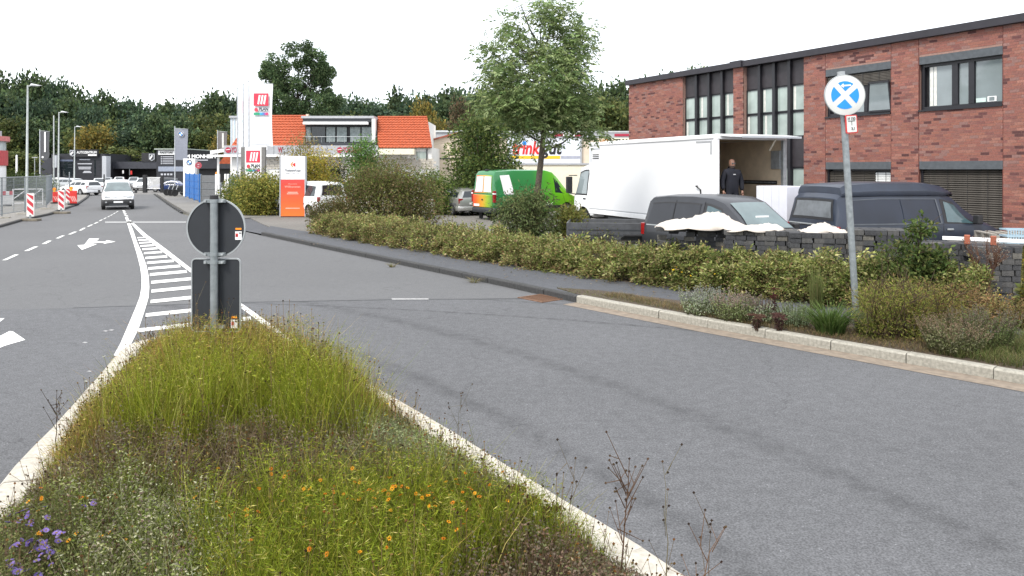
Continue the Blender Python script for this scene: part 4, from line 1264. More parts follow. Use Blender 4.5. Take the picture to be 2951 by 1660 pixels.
# --- dark compact van by the paver stacks
M_grp = paint('graphite_matt', (0.028, 0.030, 0.036), .42, .2, .25, .15)
ph = R(-62); hx, hy = math.cos(ph), math.sin(ph)
V6 = mpv('dark_compact_van', (3.30 + 2.2 * hx - .9 * hy, 19.6 + 2.2 * hy + .9 * hx, .06), ph, M_grp, 'dusty dark grey compact van parked nose towards the paver stacks')
M_grp2 = paint('graphite_panel', (0.022, 0.024, 0.030), .45, .2, .2, .15)
M_screen = pm('pale_windscreen', (0.10, 0.14, 0.145), 0.05, var=.2, scale=2, spec=.9)
V6.pane('blank_window_panel', [(-1.95, .06), (-1.02, .06), (-1.02, .88), (-1.86, .88)], M_grp2, off=.010)
V6.pane('blank_window_panel', [(-.98, .06), (-.12, .06), (-.12, .88), (-.98, .88)], M_grp2, off=.010)
V6.pane('panel_rim', [(-1.98, .02), (-.08, .02), (-.08, .06), (-1.98, .06)], M_steel, off=.012)
V6.pane('panel_rim', [(-1.90, .88), (-.10, .88), (-.10, .93), (-1.88, .93)], M_black, off=.012)
V6.pane('door_frame', [(.02, .0), (1.28, .0), (.52, .96), (.02, .96)], M_black, off=.004)
V6.pane('door_window', [(.10, .06), (1.12, .06), (.52, .86), (.10, .88)], pm('door_glass', (0.05, 0.09, 0.10), .06, spec=.8), off=.010)
V6.screen('windscreen', 1.33, .60, .96, .93, M_screen)
V6.bx('sticker', 1.05, 1.06, -.2, .2, 1.36, 1.40, M_textw, 0)
V6.screen('rear_window', -2.14, -2.06, .85, .85, M_glass)
for sg in (1, -1):
    b = MB(); b.box(-2.19, -2.06, sg * .76, sg * .905, .78, 1.08); b.build('tail_light', M_redlamp, V6.root, bevel=.015)
    b = MB(); b.box(1.0, 1.15, sg * .94, sg * 1.10, 1.0, 1.2); b.build('mirror', M_black, V6.root, bevel=.03)
    b = MB(); b.prism([(sg * .42, .70), (sg * .74, .73), (sg * .80, .88), (sg * .50, .84)], 2.02, 2.16, 'x'); b.build('headlight', pm('headlight_glass', (0.62, 0.64, 0.66), .08, coat=.8), V6.root, bevel=.01)
V6.bumper('front_bumper', 2.2, .4, .26, .56, M_black)
V6.panel('rub_strip', -.95, 1.0, .42, .50, M_black, off=.012)
for xx in (0.0, -1.0):
    b = MB(); b.tube([V6.lower(xx, t, -1, .006) for t in (.3, .6, 1.0)] + [V6.side(xx, t, -1, .008) for t in (0, .5, 1.0)], .006, 5); b.build('door_gap', M_black, V6.root)

# --- dark high-roofed van in front of the brick building
T5 = [(-2.47, .46, .86, .88, .78, .86, .78), (-2.44, .34, 1.12, 1.18, .86, .93, .85), (-2.34, .28, 1.16, 1.76, .89, .95, .82), (-2.24, .26, 1.16, 1.86, .90, .955, .81), (-1.2, .25, 1.15, 1.90, .90, .955, .81), (.55, .25, 1.14, 1.88, .90, .955, .80), (.92, .25, 1.13, 1.80, .90, .955, .78),
      (1.30, .25, 1.12, 1.50, .90, .955, .79), (1.72, .25, 1.10, 1.20, .90, .95, .82), (2.0, .26, 1.04, 1.12, .89, .94, .78), (2.3, .28, .92, .98, .85, .91, .72), (2.42, .32, .78, .82, .78, .86, .66), (2.47, .40, .62, .64, .68, .78, .6)]
th = R(15); hx, hy = math.cos(th), math.sin(th)
M_t5 = paint('blue_black', (0.016, 0.023, 0.040), .42, .0, .15, .2)
V7 = Car('high_roof_van', (7.44 + 2.47 * hx - .95 * hy, 17.5 + 2.47 * hy + .95 * hx, .06), th, T5, M_t5, 'dusty blue-black high-roofed van parked in front of the brick building')
M_trim = pm('dusty_trim', (0.075, 0.085, 0.10), .5)
V7.body([(-1.45, .33), (1.52, .33)])
V7.wheels((-1.45, 1.52), .33, .84, M_alu, .22)
HR = [(-2.24, 1.76, 1.80, 1.84, .74, .76, .74), (-2.22, 1.76, 1.88, 2.02, .80, .82, .76), (-2.10, 1.74, 1.92, 2.08, .81, .825, .75), (-1.2, 1.74, 1.94, 2.13, .81, .825, .74), (.2, 1.74, 1.94, 2.12, .81, .82, .73), (.65, 1.74, 1.90, 2.05, .80, .81, .71), (.92, 1.82, 1.88, 1.93, .76, .76, .68), (1.02, 1.78, 1.80, 1.81, .70, .71, .66)]
keep = V7.st
V7.st = HR; V7.body(None, 'high_roof'); V7.st = keep
b = MB(); b.prism([(-.66, 1.87), (.66, 1.87), (.58, 2.03), (-.58, 2.03)], -2.215, -2.18, 'x'); b.build('roof_rear_panel', M_black, V7.root, bevel=.02)
M_dust = pm('dusty_glass', (0.105, 0.115, 0.125), .25, var=.25, scale=4, spec=.6)
V7.screen('rear_window_seal', -2.43, -2.345, .98, .98, M_black, .008)
V7.screen('rear_window', -2.42, -2.355, .90, .90, M_dust, .016)
V7.bx('tailgate_lip', -2.475, -2.43, -.84, .84, 1.105, 1.14, M_steel, .01)
V7.bx('number_plate', -2.52, -2.48, -.26, .26, .80, .91, M_textw)
V7.bumper('rear_bumper', -2.47, .4, .32, .60, M_black)
M_t5b = paint('blue_black_panel', (0.011, 0.016, 0.030), .45, .0, .1, .2)
V7.pane('blank_window_panel', [(-2.12, .04), (-.62, .04), (-.66, .93), (-2.08, .93)], M_t5b, off=.012)
V7.pane('blank_window_panel', [(-.58, .04), (.42, .04), (.36, .93), (-.62, .93)], M_t5b, off=.012)
V7.pane('panel_rim', [(-2.15, -.02), (.45, -.02), (.45, .03), (-2.15, .03)], M_trim, off=.014)
V7.pane('panel_rim', [(-2.12, .94), (.40, .94), (.40, .97), (-2.12, .97)], M_trim, off=.013)
V7.pane('pillar_trim', [(.45, .0), (.50, .0), (.42, .95), (.38, .95)], M_trim, off=.013)
V7.pane('door_frame', [(.56, .0), (1.62, .0), (.92, .96), (.52, .96)], M_black, off=.004)
V7.pane('door_window', [(.64, .06), (1.46, .06), (.96, .84), (.62, .88)], pm('door_glass', (0.05, 0.09, 0.10), .06, spec=.8), off=.010)
V7.screen('windscreen', 1.68, .95, .95, .93, M_glass)
for sg in (1, -1):
    b = MB(); b.box(-2.46, -2.36, sg * .86, sg * .955, .72, 1.12); b.build('tail_light', M_redlamp, V7.root, bevel=.015)
    b = MB(); b.box(1.35, 1.50, sg * .98, sg * 1.15, 1.12, 1.34); b.bar((1.42, sg * .9, 1.15), (1.42, sg * 1.0, 1.2), .05, .05); b.build('mirror', M_black, V7.root, bevel=.03)
    b = MB(); b.box(.62, .80, sg * .955, sg * .985, .98, 1.02); b.build('door_handle', M_steel, V7.root, bevel=.008)
    b = MB(); b.box(2.25, 2.42, sg * .5, sg * .82, .74, .90); b.build('headlight', pm('headlight_glass', (0.62, 0.64, 0.66), .08, coat=.8), V7.root, bevel=.02)
    for xx in (.53, -.60):
        b = MB(); b.tube([V7.lower(xx, t, sg, .004) for t in (.15, .4, .7, 1.0)], .006, 5); b.build('door_gap', M_black, V7.root)

# --- white box truck with open rear
tx = math.atan2(.927, -.376)
TR = empty('box_truck', (5.83, 21.8, .06), tx, 'white box truck with its rear open and roof flap raised beside brick building', 'truck')
# local frame: x forward from the rear left corner of the box, y left (towards us), so the box spans y -2.5..0
BX, BZ0, BZ1, BW = 7.7, .80, 3.42, 2.5
M_boxw = pm('box_white', (0.74, 0.75, 0.77), .35, var=.025, scale=1.0, coat=.2)
M_ply = pm('plywood_lining', (0.62, 0.51, 0.37), .7, var=.12, scale=3)
def tb(name, x0, x1, y0, y1, z0, z1, mat, bevel=.0, parent=None):
    b = MB(); b.box(x0, x1, y0, y1, z0, z1); return b.build(name, mat, parent or TR, bevel=bevel)
tb('side_wall', 0.06, BX, -.05, 0, BZ0 + .14, BZ1 - .06, M_boxw)
tb('side_wall', 0.06, BX, -BW, -BW + .03, BZ0 + .14, BZ1 - .06, M_boxw)
tb('wall_lining', 0.06, BX - .06, -BW + .031, -BW + .05, BZ0 + .14, BZ1 - .08, M_ply)
tb('wall_lining', 0.06, BX - .06, -.07, -.051, BZ0 + .14, BZ1 - .08, M_ply)
tb('front_wall', BX - .05, BX + .0, -BW + .051, -.071, BZ0 + .14, BZ1 - .06, M_boxw)
tb('front_lining', BX - .08, BX - .052, -BW + .051, -.071, BZ0 + .14, BZ1 - .08, M_ply)
tb('floor', 0.03, BX - .02, -BW + .02, -.02, BZ0 + .02, BZ0 + .14, pm('truck_floor', (0.10, 0.085, 0.07), .8))
tb('roof', 0.03, BX, -BW, 0, BZ1 - .06, BZ1, M_boxw)
tb('roof_lining', 0.06, BX - .06, -BW + .051, -.071, BZ1 - .085, BZ1 - .062, M_ply)
tb('roof_rail', 0.0, BX + .03, -.06, .03, BZ1 - .10, BZ1 + .03, M_white, .02)
tb('roof_rail', 0.0, BX + .03, -BW - .03, -BW + .06, BZ1 - .10, BZ1 + .03, M_white, .02)
tb('bottom_rail', 0.0, BX + .02, -.05, .025, BZ0 - .02, BZ0 + .14, M_white, .012)
tb('rail_line', 0.1, BX, .004, .012, BZ0 + .15, BZ0 + .185, M_grey)
tb('rear_post', -.03, .09, -.10, .03, BZ0, BZ1, M_white, .015)
tb('rear_post', -.03, .09, -BW - .03, -BW + .10, BZ0, BZ1, M_steel, .015)
tb('rear_header', -.04, .10, -BW, 0, BZ1 - .12, BZ1 + .035, M_white, .015)
for z in (BZ0 + .62, BZ0 + 1.18):
    tb('lashing_rail', .3, BX - .2, -BW + .051, -BW + .062, z, z + .12, M_black)
    for k in range(46): tb('rail_slot', .36 + k * .06, .39 + k * .06, -BW + .0625, -BW + .064, z + .04, z + .08, M_steel)
tb('corner_trim', .2, .95, .001, .010, BZ1 - .20, BZ1 - .15, M_grey)
tb('corner_trim', .2, .26, .001, .010, BZ1 - .55, BZ1 - .20, M_grey)
tb('corner_trim', BX - .85, BX - .1, .001, .010, BZ1 - .24, BZ1 - .19, N_lg)
tb('corner_trim', BX - .16, BX - .1, .001, .010, BZ1 - .70, BZ1 - .24, N_lg)
for k in range(3):
    b = MB(); z = BZ1 - .42 - k * .07; b.prism([(BX - .25, z), (BX - .72, z), (BX - .76, z - .035), (BX - .29, z - .035)], .001, .008, 'y'); b.build('maker_emblem', M_ink, TR)
# raised roof flap
b = MB(); b.bar((-.02, -.2, BZ1 + .01), (-.85, -.2, BZ1 - .05), .001, .03); 
b = MB(); b.add([(x, y, z + dz) for dz in (0, .05) for x, y, z in ((-.03, -.12, BZ1 - .02), (-.50, -.12, BZ1 - .07), (-.50, -BW - .06, BZ1 - .07), (-.03, -BW - .06, BZ1 - .02))], [(0, 1, 2, 3), (7, 6, 5, 4), (0, 4, 5, 1), (1, 5, 6, 2), (2, 6, 7, 3), (3, 7, 4, 0)])
b.build('roof_flap', M_white, TR, bevel=.01)
b = MB(); b.bar((-.53, -.5, BZ1 - .055), (-.53, -BW - .10, BZ1 - .055), .05, .06); b.build('flap_edge', N_lg, TR)
b = MB(); b.tube([(-.40, -1.80, BZ1 - .10), (-.05, -1.86, BZ1 - .42)], .025, 8); b.build('gas_strut', pm('strut_cream', (0.62, 0.58, 0.48), .4), TR)
tb('wall_cabinet', .10, .5, -BW + .052, -BW + .12, BZ0 + 1.65, BZ0 + 2.2, M_steel, .01)
tb('chassis_rail', -.0, BX + 1.4, -.85, -.72, .50, .78, M_black)
tb('chassis_rail', -.0, BX + 1.4, -1.78, -1.65, .50, .78, M_black)
tb('side_guard', 2.4, 6.3, -.06, -.02, .38, .50, M_dark)
tb('side_guard', 2.4, 6.3, -.06, -.02, .60, .72, M_dark)
tb('storage_box', 4.2, 5.4, -.6, -.08, .35, .78, M_black, .02)
for x in (1.9, 8.55):
    for y, sg in ((-.17, 1), (-BW + .17, -1)): wheel(TR, x, y, .44, .28, M_white, sg, 8)
# cab
CAB = [(7.85, .62, 1.45, 2.42, 1.0, 1.06, .92), (8.0, .60, 1.45, 2.60, 1.02, 1.08, .94), (8.6, .58, 1.45, 2.62, 1.02, 1.09, .94), (9.05, .58, 1.45, 2.52, 1.02, 1.09, .92), (9.32, .60, 1.42, 1.62, 1.0, 1.07, .96), (9.44, .62, 1.2, 1.26, .96, 1.02, .92), (9.46, .66, 1.0, 1.02, .9, .96, .86)]
cb = Car('cab_tmp', (0, 0, 0), 0, CAB, M_white, None, None)
bpy.data.objects.remove(cb.root)
cb.root = empty('cab', (0, -BW / 2, 0)); cb.root.parent = TR
cb.body([(8.55, .46)], 'cab_shell', 1.15)
cb.pane('door_window', [(8.28, .04), (9.2, .04), (8.98, .86), (8.28, .90)], M_pane, sides=(1, -1), off=.008)
cb.pane('window_seal', [(8.22, -.02), (9.27, -.02), (9.02, .93), (8.22, .96)], M_black, sides=(1, -1), off=.004)
cb.screen('windscreen', 9.31, 9.06, .95, .93, M_glass)
for sg in (1, -1):
    b = MB(); b.box(9.30, 9.44, sg * 1.16, sg * 1.40, 1.50, 2.15); b.bar((9.2, sg * 1.0, 2.2), (9.37, sg * 1.3, 2.2), .04, .04); b.bar((9.2, sg * 1.05, 1.45), (9.37, sg * 1.3, 1.5), .04, .04); b.build('mirror', M_black, cb.root, bevel=.03)
    b = MB(); b.box(8.32, 8.5, sg * 1.09, sg * 1.115, 1.28, 1.33); b.build('door_handle', M_black, cb.root)
    b = MB(); b.box(8.9, 9.4, sg * .7, sg * 1.05, .62, .85); b.build('headlight', pm('headlight_glass', (0.62, 0.64, 0.66), .08, coat=.8), cb.root, bevel=.02)
b = MB(); b.box(8.1, 8.3, -.1, .1, 2.6, 2.70); b.box(8.1, 8.3, .7, .85, 2.56, 2.62); b.build('roof_marker', M_black, cb.root)
# tail lift platform
tb('tail_lift', -1.75, -.06, -BW + .05, -.05, BZ0 + .02, BZ0 + .08, M_dark)
tb('lift_arm', -.3, -.1, -.7, -.6, .3, BZ0, M_black)

# --- dark trailer between truck and hedge
p = at(1775, 650, 21.5)
TL = empty('low_trailer', (p.x, 21.3, .06), R(-8), 'low dark grey drop-side trailer beneath the white truck box', 'trailer')
for y0, y1 in ((-.85, -.81), (.81, .85)):
    b = MB(); b.box(-1.35, 1.35, y0, y1, .55, 1.0); b.build('side_board', pm('trailer_grey', (0.055, 0.058, 0.064), .5, var=.2), TL, bevel=.008)
for x0 in (-1.35, 1.31): b = MB(); b.box(x0, x0 + .04, -.809, .809, .55, 1.0); b.build('end_board', pm('trailer_grey', (0.055, 0.058, 0.064), .5), TL)
b = MB(); b.box(-1.3, 1.3, -.8, .8, .50, .55); b.build('bed', M_greywood, TL)
for z in (.66, .80): b = MB(); b.box(-1.3, 1.3, -.862, -.851, z, z + .03); b.build('side_rib', M_dark, TL)
b = MB(); b.bar((-1.35, 0, .45), (-2.3, 0, .42), .08, .08); b.build('drawbar', M_galv, TL)
b = MB(); b.prism([(.1, .62), (.2, .70), (.8, .70), (1.15, .62), (1.15, .60), (.8, .67), (.2, .67), (.1, .6)], -1.08, -.87, 'y'); b.build('mudguard', M_black, TL)
for sg in (1, -1): wheel(TL, .5, sg * .95, .28, .16, M_steel, sg)

# ---------------------------------------------------------------- cars at the dealers' forecourts
def far_car(px, py_base, Y, rz, col, name, label, lam=wagon):
    X = (px - CX) * Y / F
    return wagon(name, (X, Y, 0), rz, col, label, simple=True)
cw = paint('dealer_white', (0.72, 0.73, 0.74)); cd = paint('dealer_dark', (0.03, 0.032, 0.036)); csil = paint('dealer_silver', (0.38, 0.40, 0.41), .3, .4)
far_car(232, 558, 74, R(152), cw, 'parked_car', 'white hatchback parked side-on behind the red barrier board')
far_car(287, 545, 90, R(-66), cw, 'parked_car', 'white car facing the street beside a dark pole at the black dealership')
far_car(308, 540, 100, R(-66), csil, 'parked_car', 'grey car parked in front of the light grey pillar')
far_car(344, 536, 106, R(-66), cw, 'parked_car', 'white car with its nose out under the open hall, nearer the pillar')
far_car(386, 534, 104, R(-66), csil, 'parked_car', 'pale silver car under the open hall beside the red display')
far_car(412, 545, 92, R(-72), cw, 'parked_car', 'white car behind the black gate post of the dealership')
far_car(190, 545, 92, R(160), csil, 'parked_car', 'grey car behind the construction fence at the black dealership')
far_car(160, 545, 97, R(160), cw, 'parked_car', 'white car half hidden by the mesh fence before the black wing')
far_car(462, 545, 96, R(200), cd, 'parked_car', 'black car behind the dealership railing')
for px, Y, rz, lb in ((655, 62, 150, 'dark car standing behind the white sliding gate'),):
    far_car(px, 560, Y, R(rz), cd, 'parked_car', lb)
# blue convertible
CON = [(-2.0, .42, .60, .62, .6, .70, .6), (-1.95, .30, .78, .82, .74, .80, .68), (-1.3, .20, .80, .90, .80, .85, .66), (-.95, .19, .80, 1.20, .80, .85, .55), (-.3, .18, .80, 1.27, .80, .85, .52), (.1, .18, .80, 1.20, .80, .85, .52), (.65, .18, .79, .90, .80, .85, .62), (1.3, .20, .74, .80, .78, .84, .60), (1.8, .25, .62, .66, .72, .78, .55), (2.0, .34, .50, .52, .6, .66, .48)]
p = G(476, 552.6)
V8 = Car('blue_convertible', (p.x + .5, p.y, 0), R(184), CON, paint('deep_blue', (0.012, 0.035, 0.13)), 'dark blue convertible with soft top parked across the dealership entrance', 'car')
V8.body([(-1.2, .30), (1.25, .30)]); V8.wheels((-1.2, 1.25), .30, .75, M_alu)
V8.pane('door_window', [(-.75, .1), (.45, .1), (.08, .85), (-.75, .85)], M_glass); V8.screen('windscreen', .62, .12, .92, .92, M_glass)
V8.bx('headlight', 1.82, 1.95, .4, .66, .52, .6, M_textw, .01, True); V8.bx('tail_light', -2.0, -1.9, .45, .7, .6, .7, M_redlamp, .01, True)
# motorcycles
def motorcycle(loc, rz, label):
    r_ = empty('motorcycle', loc, rz, label, 'motorcycle', 'motorcycles parked by the blue fence')
    for x in (-.68, .72):
        wr = empty('wheel', (x, 0, .31)); wr.parent = r_
        b = MB(); b.lathe([(.24, -.05), (.30, -.06), (.31, 0), (.30, .06), (.24, .05)], 20, 'y'); b.build('tyre', M_rubber, wr, smooth=True)
        b = MB(); b.lathe([(.24, -.02), (.24, .02)], 20, 'y'); b.build('rim', M_alu, wr)
    b = MB(); b.prism([(-.75, .86), (-.2, .76), (.05, .95), (.4, .92), (.5, .75), (.2, .4), (-.3, .35), (-.5, .6)], -.14, .14, 'y'); b.build('body', M_dark, r_, bevel=.04)
    b = MB(); b.prism([(-.8, .9), (-.1, .78), (-.1, .84), (-.8, .97)], -.13, .13, 'y'); b.build('seat', M_black, r_, bevel=.02)
    b = MB(); b.tube([(.72, 0, .31), (.42, 0, 1.02)], .035, 8); b.build('fork', M_alu, r_)
    b = MB(); b.tube([(.36, -.38, 1.08), (.42, 0, 1.02), (.36, .38, 1.08)], .02, 6); b.build('handlebar', M_black, r_)
    b = MB(); b.lathe([(.09, .5), (.05, .42)], 14, 'x', (0, 0, .92)); b.build('headlamp', M_alu, r_)
    b = MB(); b.tube([(.2, -.16, .35), (-.4, -.18, .36), (-.85, -.18, .5)], .05, 8); b.build('exhaust', M_alu, r_)
    return r_
for k, (px, Y, lb) in enumerate(((505, 71, 'dark motorcycle standing out furthest in the row by the blue fence'), (516, 70, 'dark motorcycle in the middle of the row by the blue fence'), (527, 69, 'dark motorcycle in the row, closest to the blue fence'))):
    motorcycle(((px - CX) * Y / F, Y, .075), R(215 + k * 6), lb)
# ================================================================ signs, lamps, flags, street furniture
def ngon(cx, cz, r, n=40, a0=0.0): return [(cx + r * math.cos(a0 + 2 * math.pi * k / n), cz + r * math.sin(a0 + 2 * math.pi * k / n)) for k in range(n)]
def rrect(x0, x1, z0, z1, r, n=5):
    o = []
    for cx, cz, a in ((x1 - r, z1 - r, 0), (x0 + r, z1 - r, 90), (x0 + r, z0 + r, 180), (x1 - r, z0 + r, 270)):
        for k in range(n + 1): t = R(a + 90 * k / n); o.append((cx + r * math.cos(t), cz + r * math.sin(t)))
    return o
def pr(name, outline, y0, y1, mat, parent, bevel=0):
    b = MB(); b.prism(outline, y0, y1, 'y'); return b.build(name, mat, parent, bevel=bevel)

# --- keep-right sign on the island, seen from the back
kx, ky = (617 - CX) * 7.7 / F, 7.7
KS = empty('keep_right_sign', (kx, ky, .08), 0, 'back of a round traffic sign above a rectangular plate on galvanised post', 'traffic sign')
M_sback = pm('sign_back', (0.015, 0.018, 0.023), .6, var=.12, scale=6)
M_rim = pm('sign_rim', (0.34, 0.36, 0.37), .45, metal=.3, var=.08)
b = MB(); b.tube([(0, 0, 0), (0, 0, 2.13)], .0385, 20); b.build('post', M_galv, KS, smooth=True)
b = MB(); b.tube([(0, 0, 2.11), (0, 0, 2.16)], .043, 20); b.build('post_cap', M_black, KS, smooth=30)
zc = 1.905 - .08
pr('round_plate', ngon(0, zc, .292, 56), .052, .058, M_sback, KS)
b = MB(); b.lathe([(.286, .045), (.300, .045), (.300, .064), (.286, .064), (.286, .045)], 56, 'y', (0, 0, zc), caps=False); b.build('round_rim', M_rim, KS, smooth=30)
z1 = 1.598 - .08; z0 = z1 - .75
pr('rectangular_plate', rrect(-.247, .247, z0 + .005, z1 - .005, .04), .052, .058, M_sback, KS)
ro, ri = rrect(-.252, .252, z0, z1, .045), rrect(-.240, .240, z0 + .012, z1 - .012, .035)
b = MB(); n_ = len(ro)
b.add([(x, .045, z) for x, z in ro] + [(x, .045, z) for x, z in ri] + [(x, .064, z) for x, z in ro] + [(x, .064, z) for x, z in ri], [q for i in range(n_) for q in ((i, (i + 1) % n_, n_ + (i + 1) % n_, n_ + i), (2 * n_ + i, 2 * n_ + (i + 1) % n_, (i + 1) % n_, i), (n_ + i, n_ + (i + 1) % n_, 3 * n_ + (i + 1) % n_, 3 * n_ + i))])
b.build('rectangular_rim', M_rim, KS)
for zz in (zc + .275, zc - .262, z1 - .035, z0 + .06):
    cl = empty('clamp', (0, 0, zz)); cl.parent = KS
    b = MB(); b.box(-.105, .105, -.006, .044, -.016, .016); b.tube([(0, 0, -.018), (0, 0, .018)], .044, 18); b.build('band', M_galv, cl, smooth=30)
    for sx in (-.085, .085):
        b = MB(); b.lathe([(.013, -.022), (.013, -.007)], 6, 'y', (sx, 0, 0)); b.build('bolt', M_steel, cl)
def sticker(x, z):
    st = empty('sticker', (x, .0, z)); st.parent = KS
    b = MB(); b.box(-.033, .033, .047, .0505, -.05, .035); b.build('label_paper', M_textw, st)
    b = MB(); b.box(-.028, -.002, .0455, .0468, -.022, .014); b.build('label_picture', M_red, st)
    b = MB(); b.box(-.020, -.012, .0445, .0454, -.015, .0); b.build('picture_figure', M_ink, st)
    b = MB(); b.box(.006, .028, .0455, .0468, .012, .024); b.build('label_print', M_ink, st)
    b = MB(); b.box(-.030, .030, .047, .0505, .052, .070); b.build('orange_label', M_orange, st)
sticker(.228, zc - .07); sticker(.185, z0 + .09)

# --- no-stopping sign with leaning post
base = G(2470, 945, .13)
NS = empty('no_stopping_sign', (base.x, base.y, .10), 0, 'leaning no stopping sign with blue cross on white disc above planted verge', 'traffic sign')
topv = Vector((at(2424, 214, 11.5).x - base.x, 11.5 - base.y, at(2424, 214, 11.5).z - .10))
def on(t): return topv * t
b = MB(); b.tube([(0, 0, 0), tuple(on(.5)), tuple(on(1.0))], .048, 16); b.build('post', M_galv, NS, smooth=True)
b = MB(); b.tube([tuple(on(.985)), tuple(on(1.01))], .056, 16); b.build('post_cap', M_rim, NS, smooth=30)
dc = at(2431, 275, 11.42) - Vector((base.x, base.y, .10))
dk = empty('sign_disc', (dc.x, dc.y - .035, dc.z)); dk.parent = NS; dk.rotation_euler = (0, R(3), 0)
b = MB(); b.lathe([(.300, .012), (.302, 0), (.300, -.012), (.290, -.016), (.0, -.016)], 56, 'y'); b.build('plate', pm('sign_offwhite', (0.62, 0.63, 0.60), .4, var=.06), dk, smooth=30)
b = MB(); b.lathe([(.303, .016), (.308, 0), (.303, -.018), (.297, -.018)], 56, 'y', caps=False); b.build('rim', M_rim, dk, smooth=30)
for k in range(4):
    a0, a1 = R(45 + 90 * k), R(135 + 90 * k)
    ctr = R(90 + 90 * k)
    d = .058
    tip = (math.cos(ctr) * d, math.sin(ctr) * d)
    da = math.asin(.041 / .208)
    arc = [(.208 * math.cos(a0 + da + (a1 - a0 - 2 * da) * i / 12), .208 * math.sin(a0 + da + (a1 - a0 - 2 * da) * i / 12)) for i in range(13)]
    pr('blue_field', [tip] + arc, -.0195, -.0168, M_blue, dk)
b = MB(); b.prism([(-.075, .135), (-.035, .172), (-.030, .150), (.078, .162), (.080, .142), (-.030, .128), (-.025, .105)], -.0225, -.0198, 'y'); b.build('arrow', M_textw, dk)
hc = at(2450, 358, 11.42) - Vector((base.x, base.y, .10))
hp = empty('hydrant_plate', (hc.x, hc.y - .04, hc.z)); hp.parent = NS; hp.rotation_euler = (0, R(-4), R(14))
pr('plate', rrect(-.10, .10, -.137, .137, .02), -.006, .006, M_red, hp)
pr('plate_field', rrect(-.083, .083, -.120, .120, .012), -.010, -.0065, pm('sign_offwhite', (0.62, 0.63, 0.60), .4), hp)
text('plate_lettering', 'H 150', .062, M_ink, hp, (0, -.012, .078), width=.13, depth=.001, bold=.001)
b = MB(); b.box(-.06, .06, -.0125, -.0105, .040, .050); b.box(-.004, .004, -.0125, -.0105, -.02, .0395); b.build('plate_tee', M_ink, hp)
text('plate_lettering', '3,1', .055, M_ink, hp, (.02, -.012, -.07), depth=.001, bold=.001)
b = MB(); b.tube([tuple(on(.845)), tuple(on(.862))], .056, 14); b.build('clamp', M_black, NS)
b = MB(); b.tube([tuple(on(.90)), tuple(on(.915))], .056, 14); b.build('clamp', M_galv, NS)

# --- street lamps on the left
def lamp(px_top, py_top, px_base, Y, label):
    X0 = (px_base - CX) * Y / F
    tz = H + (HY - py_top) * Y / F
    r_ = empty('street_lamp', (X0, Y, .09), 0, label, 'street lamp', 'street lamps along the left pavement')
    b = MB(); b.tube([(0, 0, 0), (0, 0, 1.2), (0, 0, 1.25), (.06, 0, tz)], [.10, .10, .075, .045], 12); b.build('post', pm('lamp_grey', (0.42, 0.45, 0.44), .5, metal=.3), r_, smooth=30)
    b = MB(); b.tube([(.04, 0, tz - .08), (.35, 0, tz + .0)], .03, 8); b.build('arm', pm('lamp_grey', (0.42, 0.45, 0.44), .5), r_)
    b = MB(); b.add([(.25, -.14, tz - .02), (.25, .14, tz - .02), (.95, .05, tz - .03), (.95, -.05, tz - .03), (.32, -.12, tz + .10), (.32, .12, tz + .10)], [(0, 1, 2, 3), (4, 5, 1, 0), (4, 3, 2, 5), (0, 3, 4), (1, 5, 2)]); b.build('lamp_head', pm('lamp_head_white', (0.60, 0.62, 0.64), .4), r_, bevel=.02)
    b = MB(); b.box(.32, .75, -.08, .08, tz - .05, tz - .031); b.build('lamp_glass', pm('lamp_lens', (0.5, 0.52, 0.53), .2), r_)
lamp(80, 250, 77, 45.8, 'tall grey street lamp rising behind the striped warning board and mesh fence')
lamp(169, 326, 168, 68, 'middle street lamp of the row, rising beside the light grey pillar')
lamp(214, 367, 214, 91, 'short-looking far street lamp in front of the shield emblem')
def pole(px, py_top, Y, r, mat, name, label, cat):
    X0 = (px - CX) * Y / F
    o = empty(name, (X0, Y, 0.05), 0, label, cat)
    z = H + (HY - py_top) * Y / F
    b = MB(); b.tube([(0, 0, 0), (0, 0, z)], [r, r * .7], 10); b.build('shaft', mat, o, smooth=True)
    b = MB(); b.lathe([(r * 1.6, 0), (r * 1.6, .08)], 12); b.build('base_plate', M_galv, o)
    b = MB(); b.lathe([(r * .8, z), (r * .5, z + .06)], 10); b.build('cap', mat, o)
    return o, z
pole(155, 337, 60, .06, pm('lamp_grey', (0.42, 0.45, 0.44), .5), 'bare_pole', 'bare grey pole without a flag beside the middle street lamp', 'pole')
pole(48, 450, 72, .11, M_whitep, 'white_post', 'short white post in front of the hedge by the red kiosk', 'post')
pole(200, 500, 55, .05, M_galv, 'sign_stub', 'thin grey post among the striped boards', 'post')
# small lamp by the far hedge
o, z = pole(100, 455, 80, .05, M_steel, 'garden_lamp', 'small lamp post with short head in front of the wood', 'street lamp')
b = MB(); b.box(-.25, .3, -.1, .1, z - .05, z + .03); b.build('lamp_head', M_grey, o, bevel=.02)

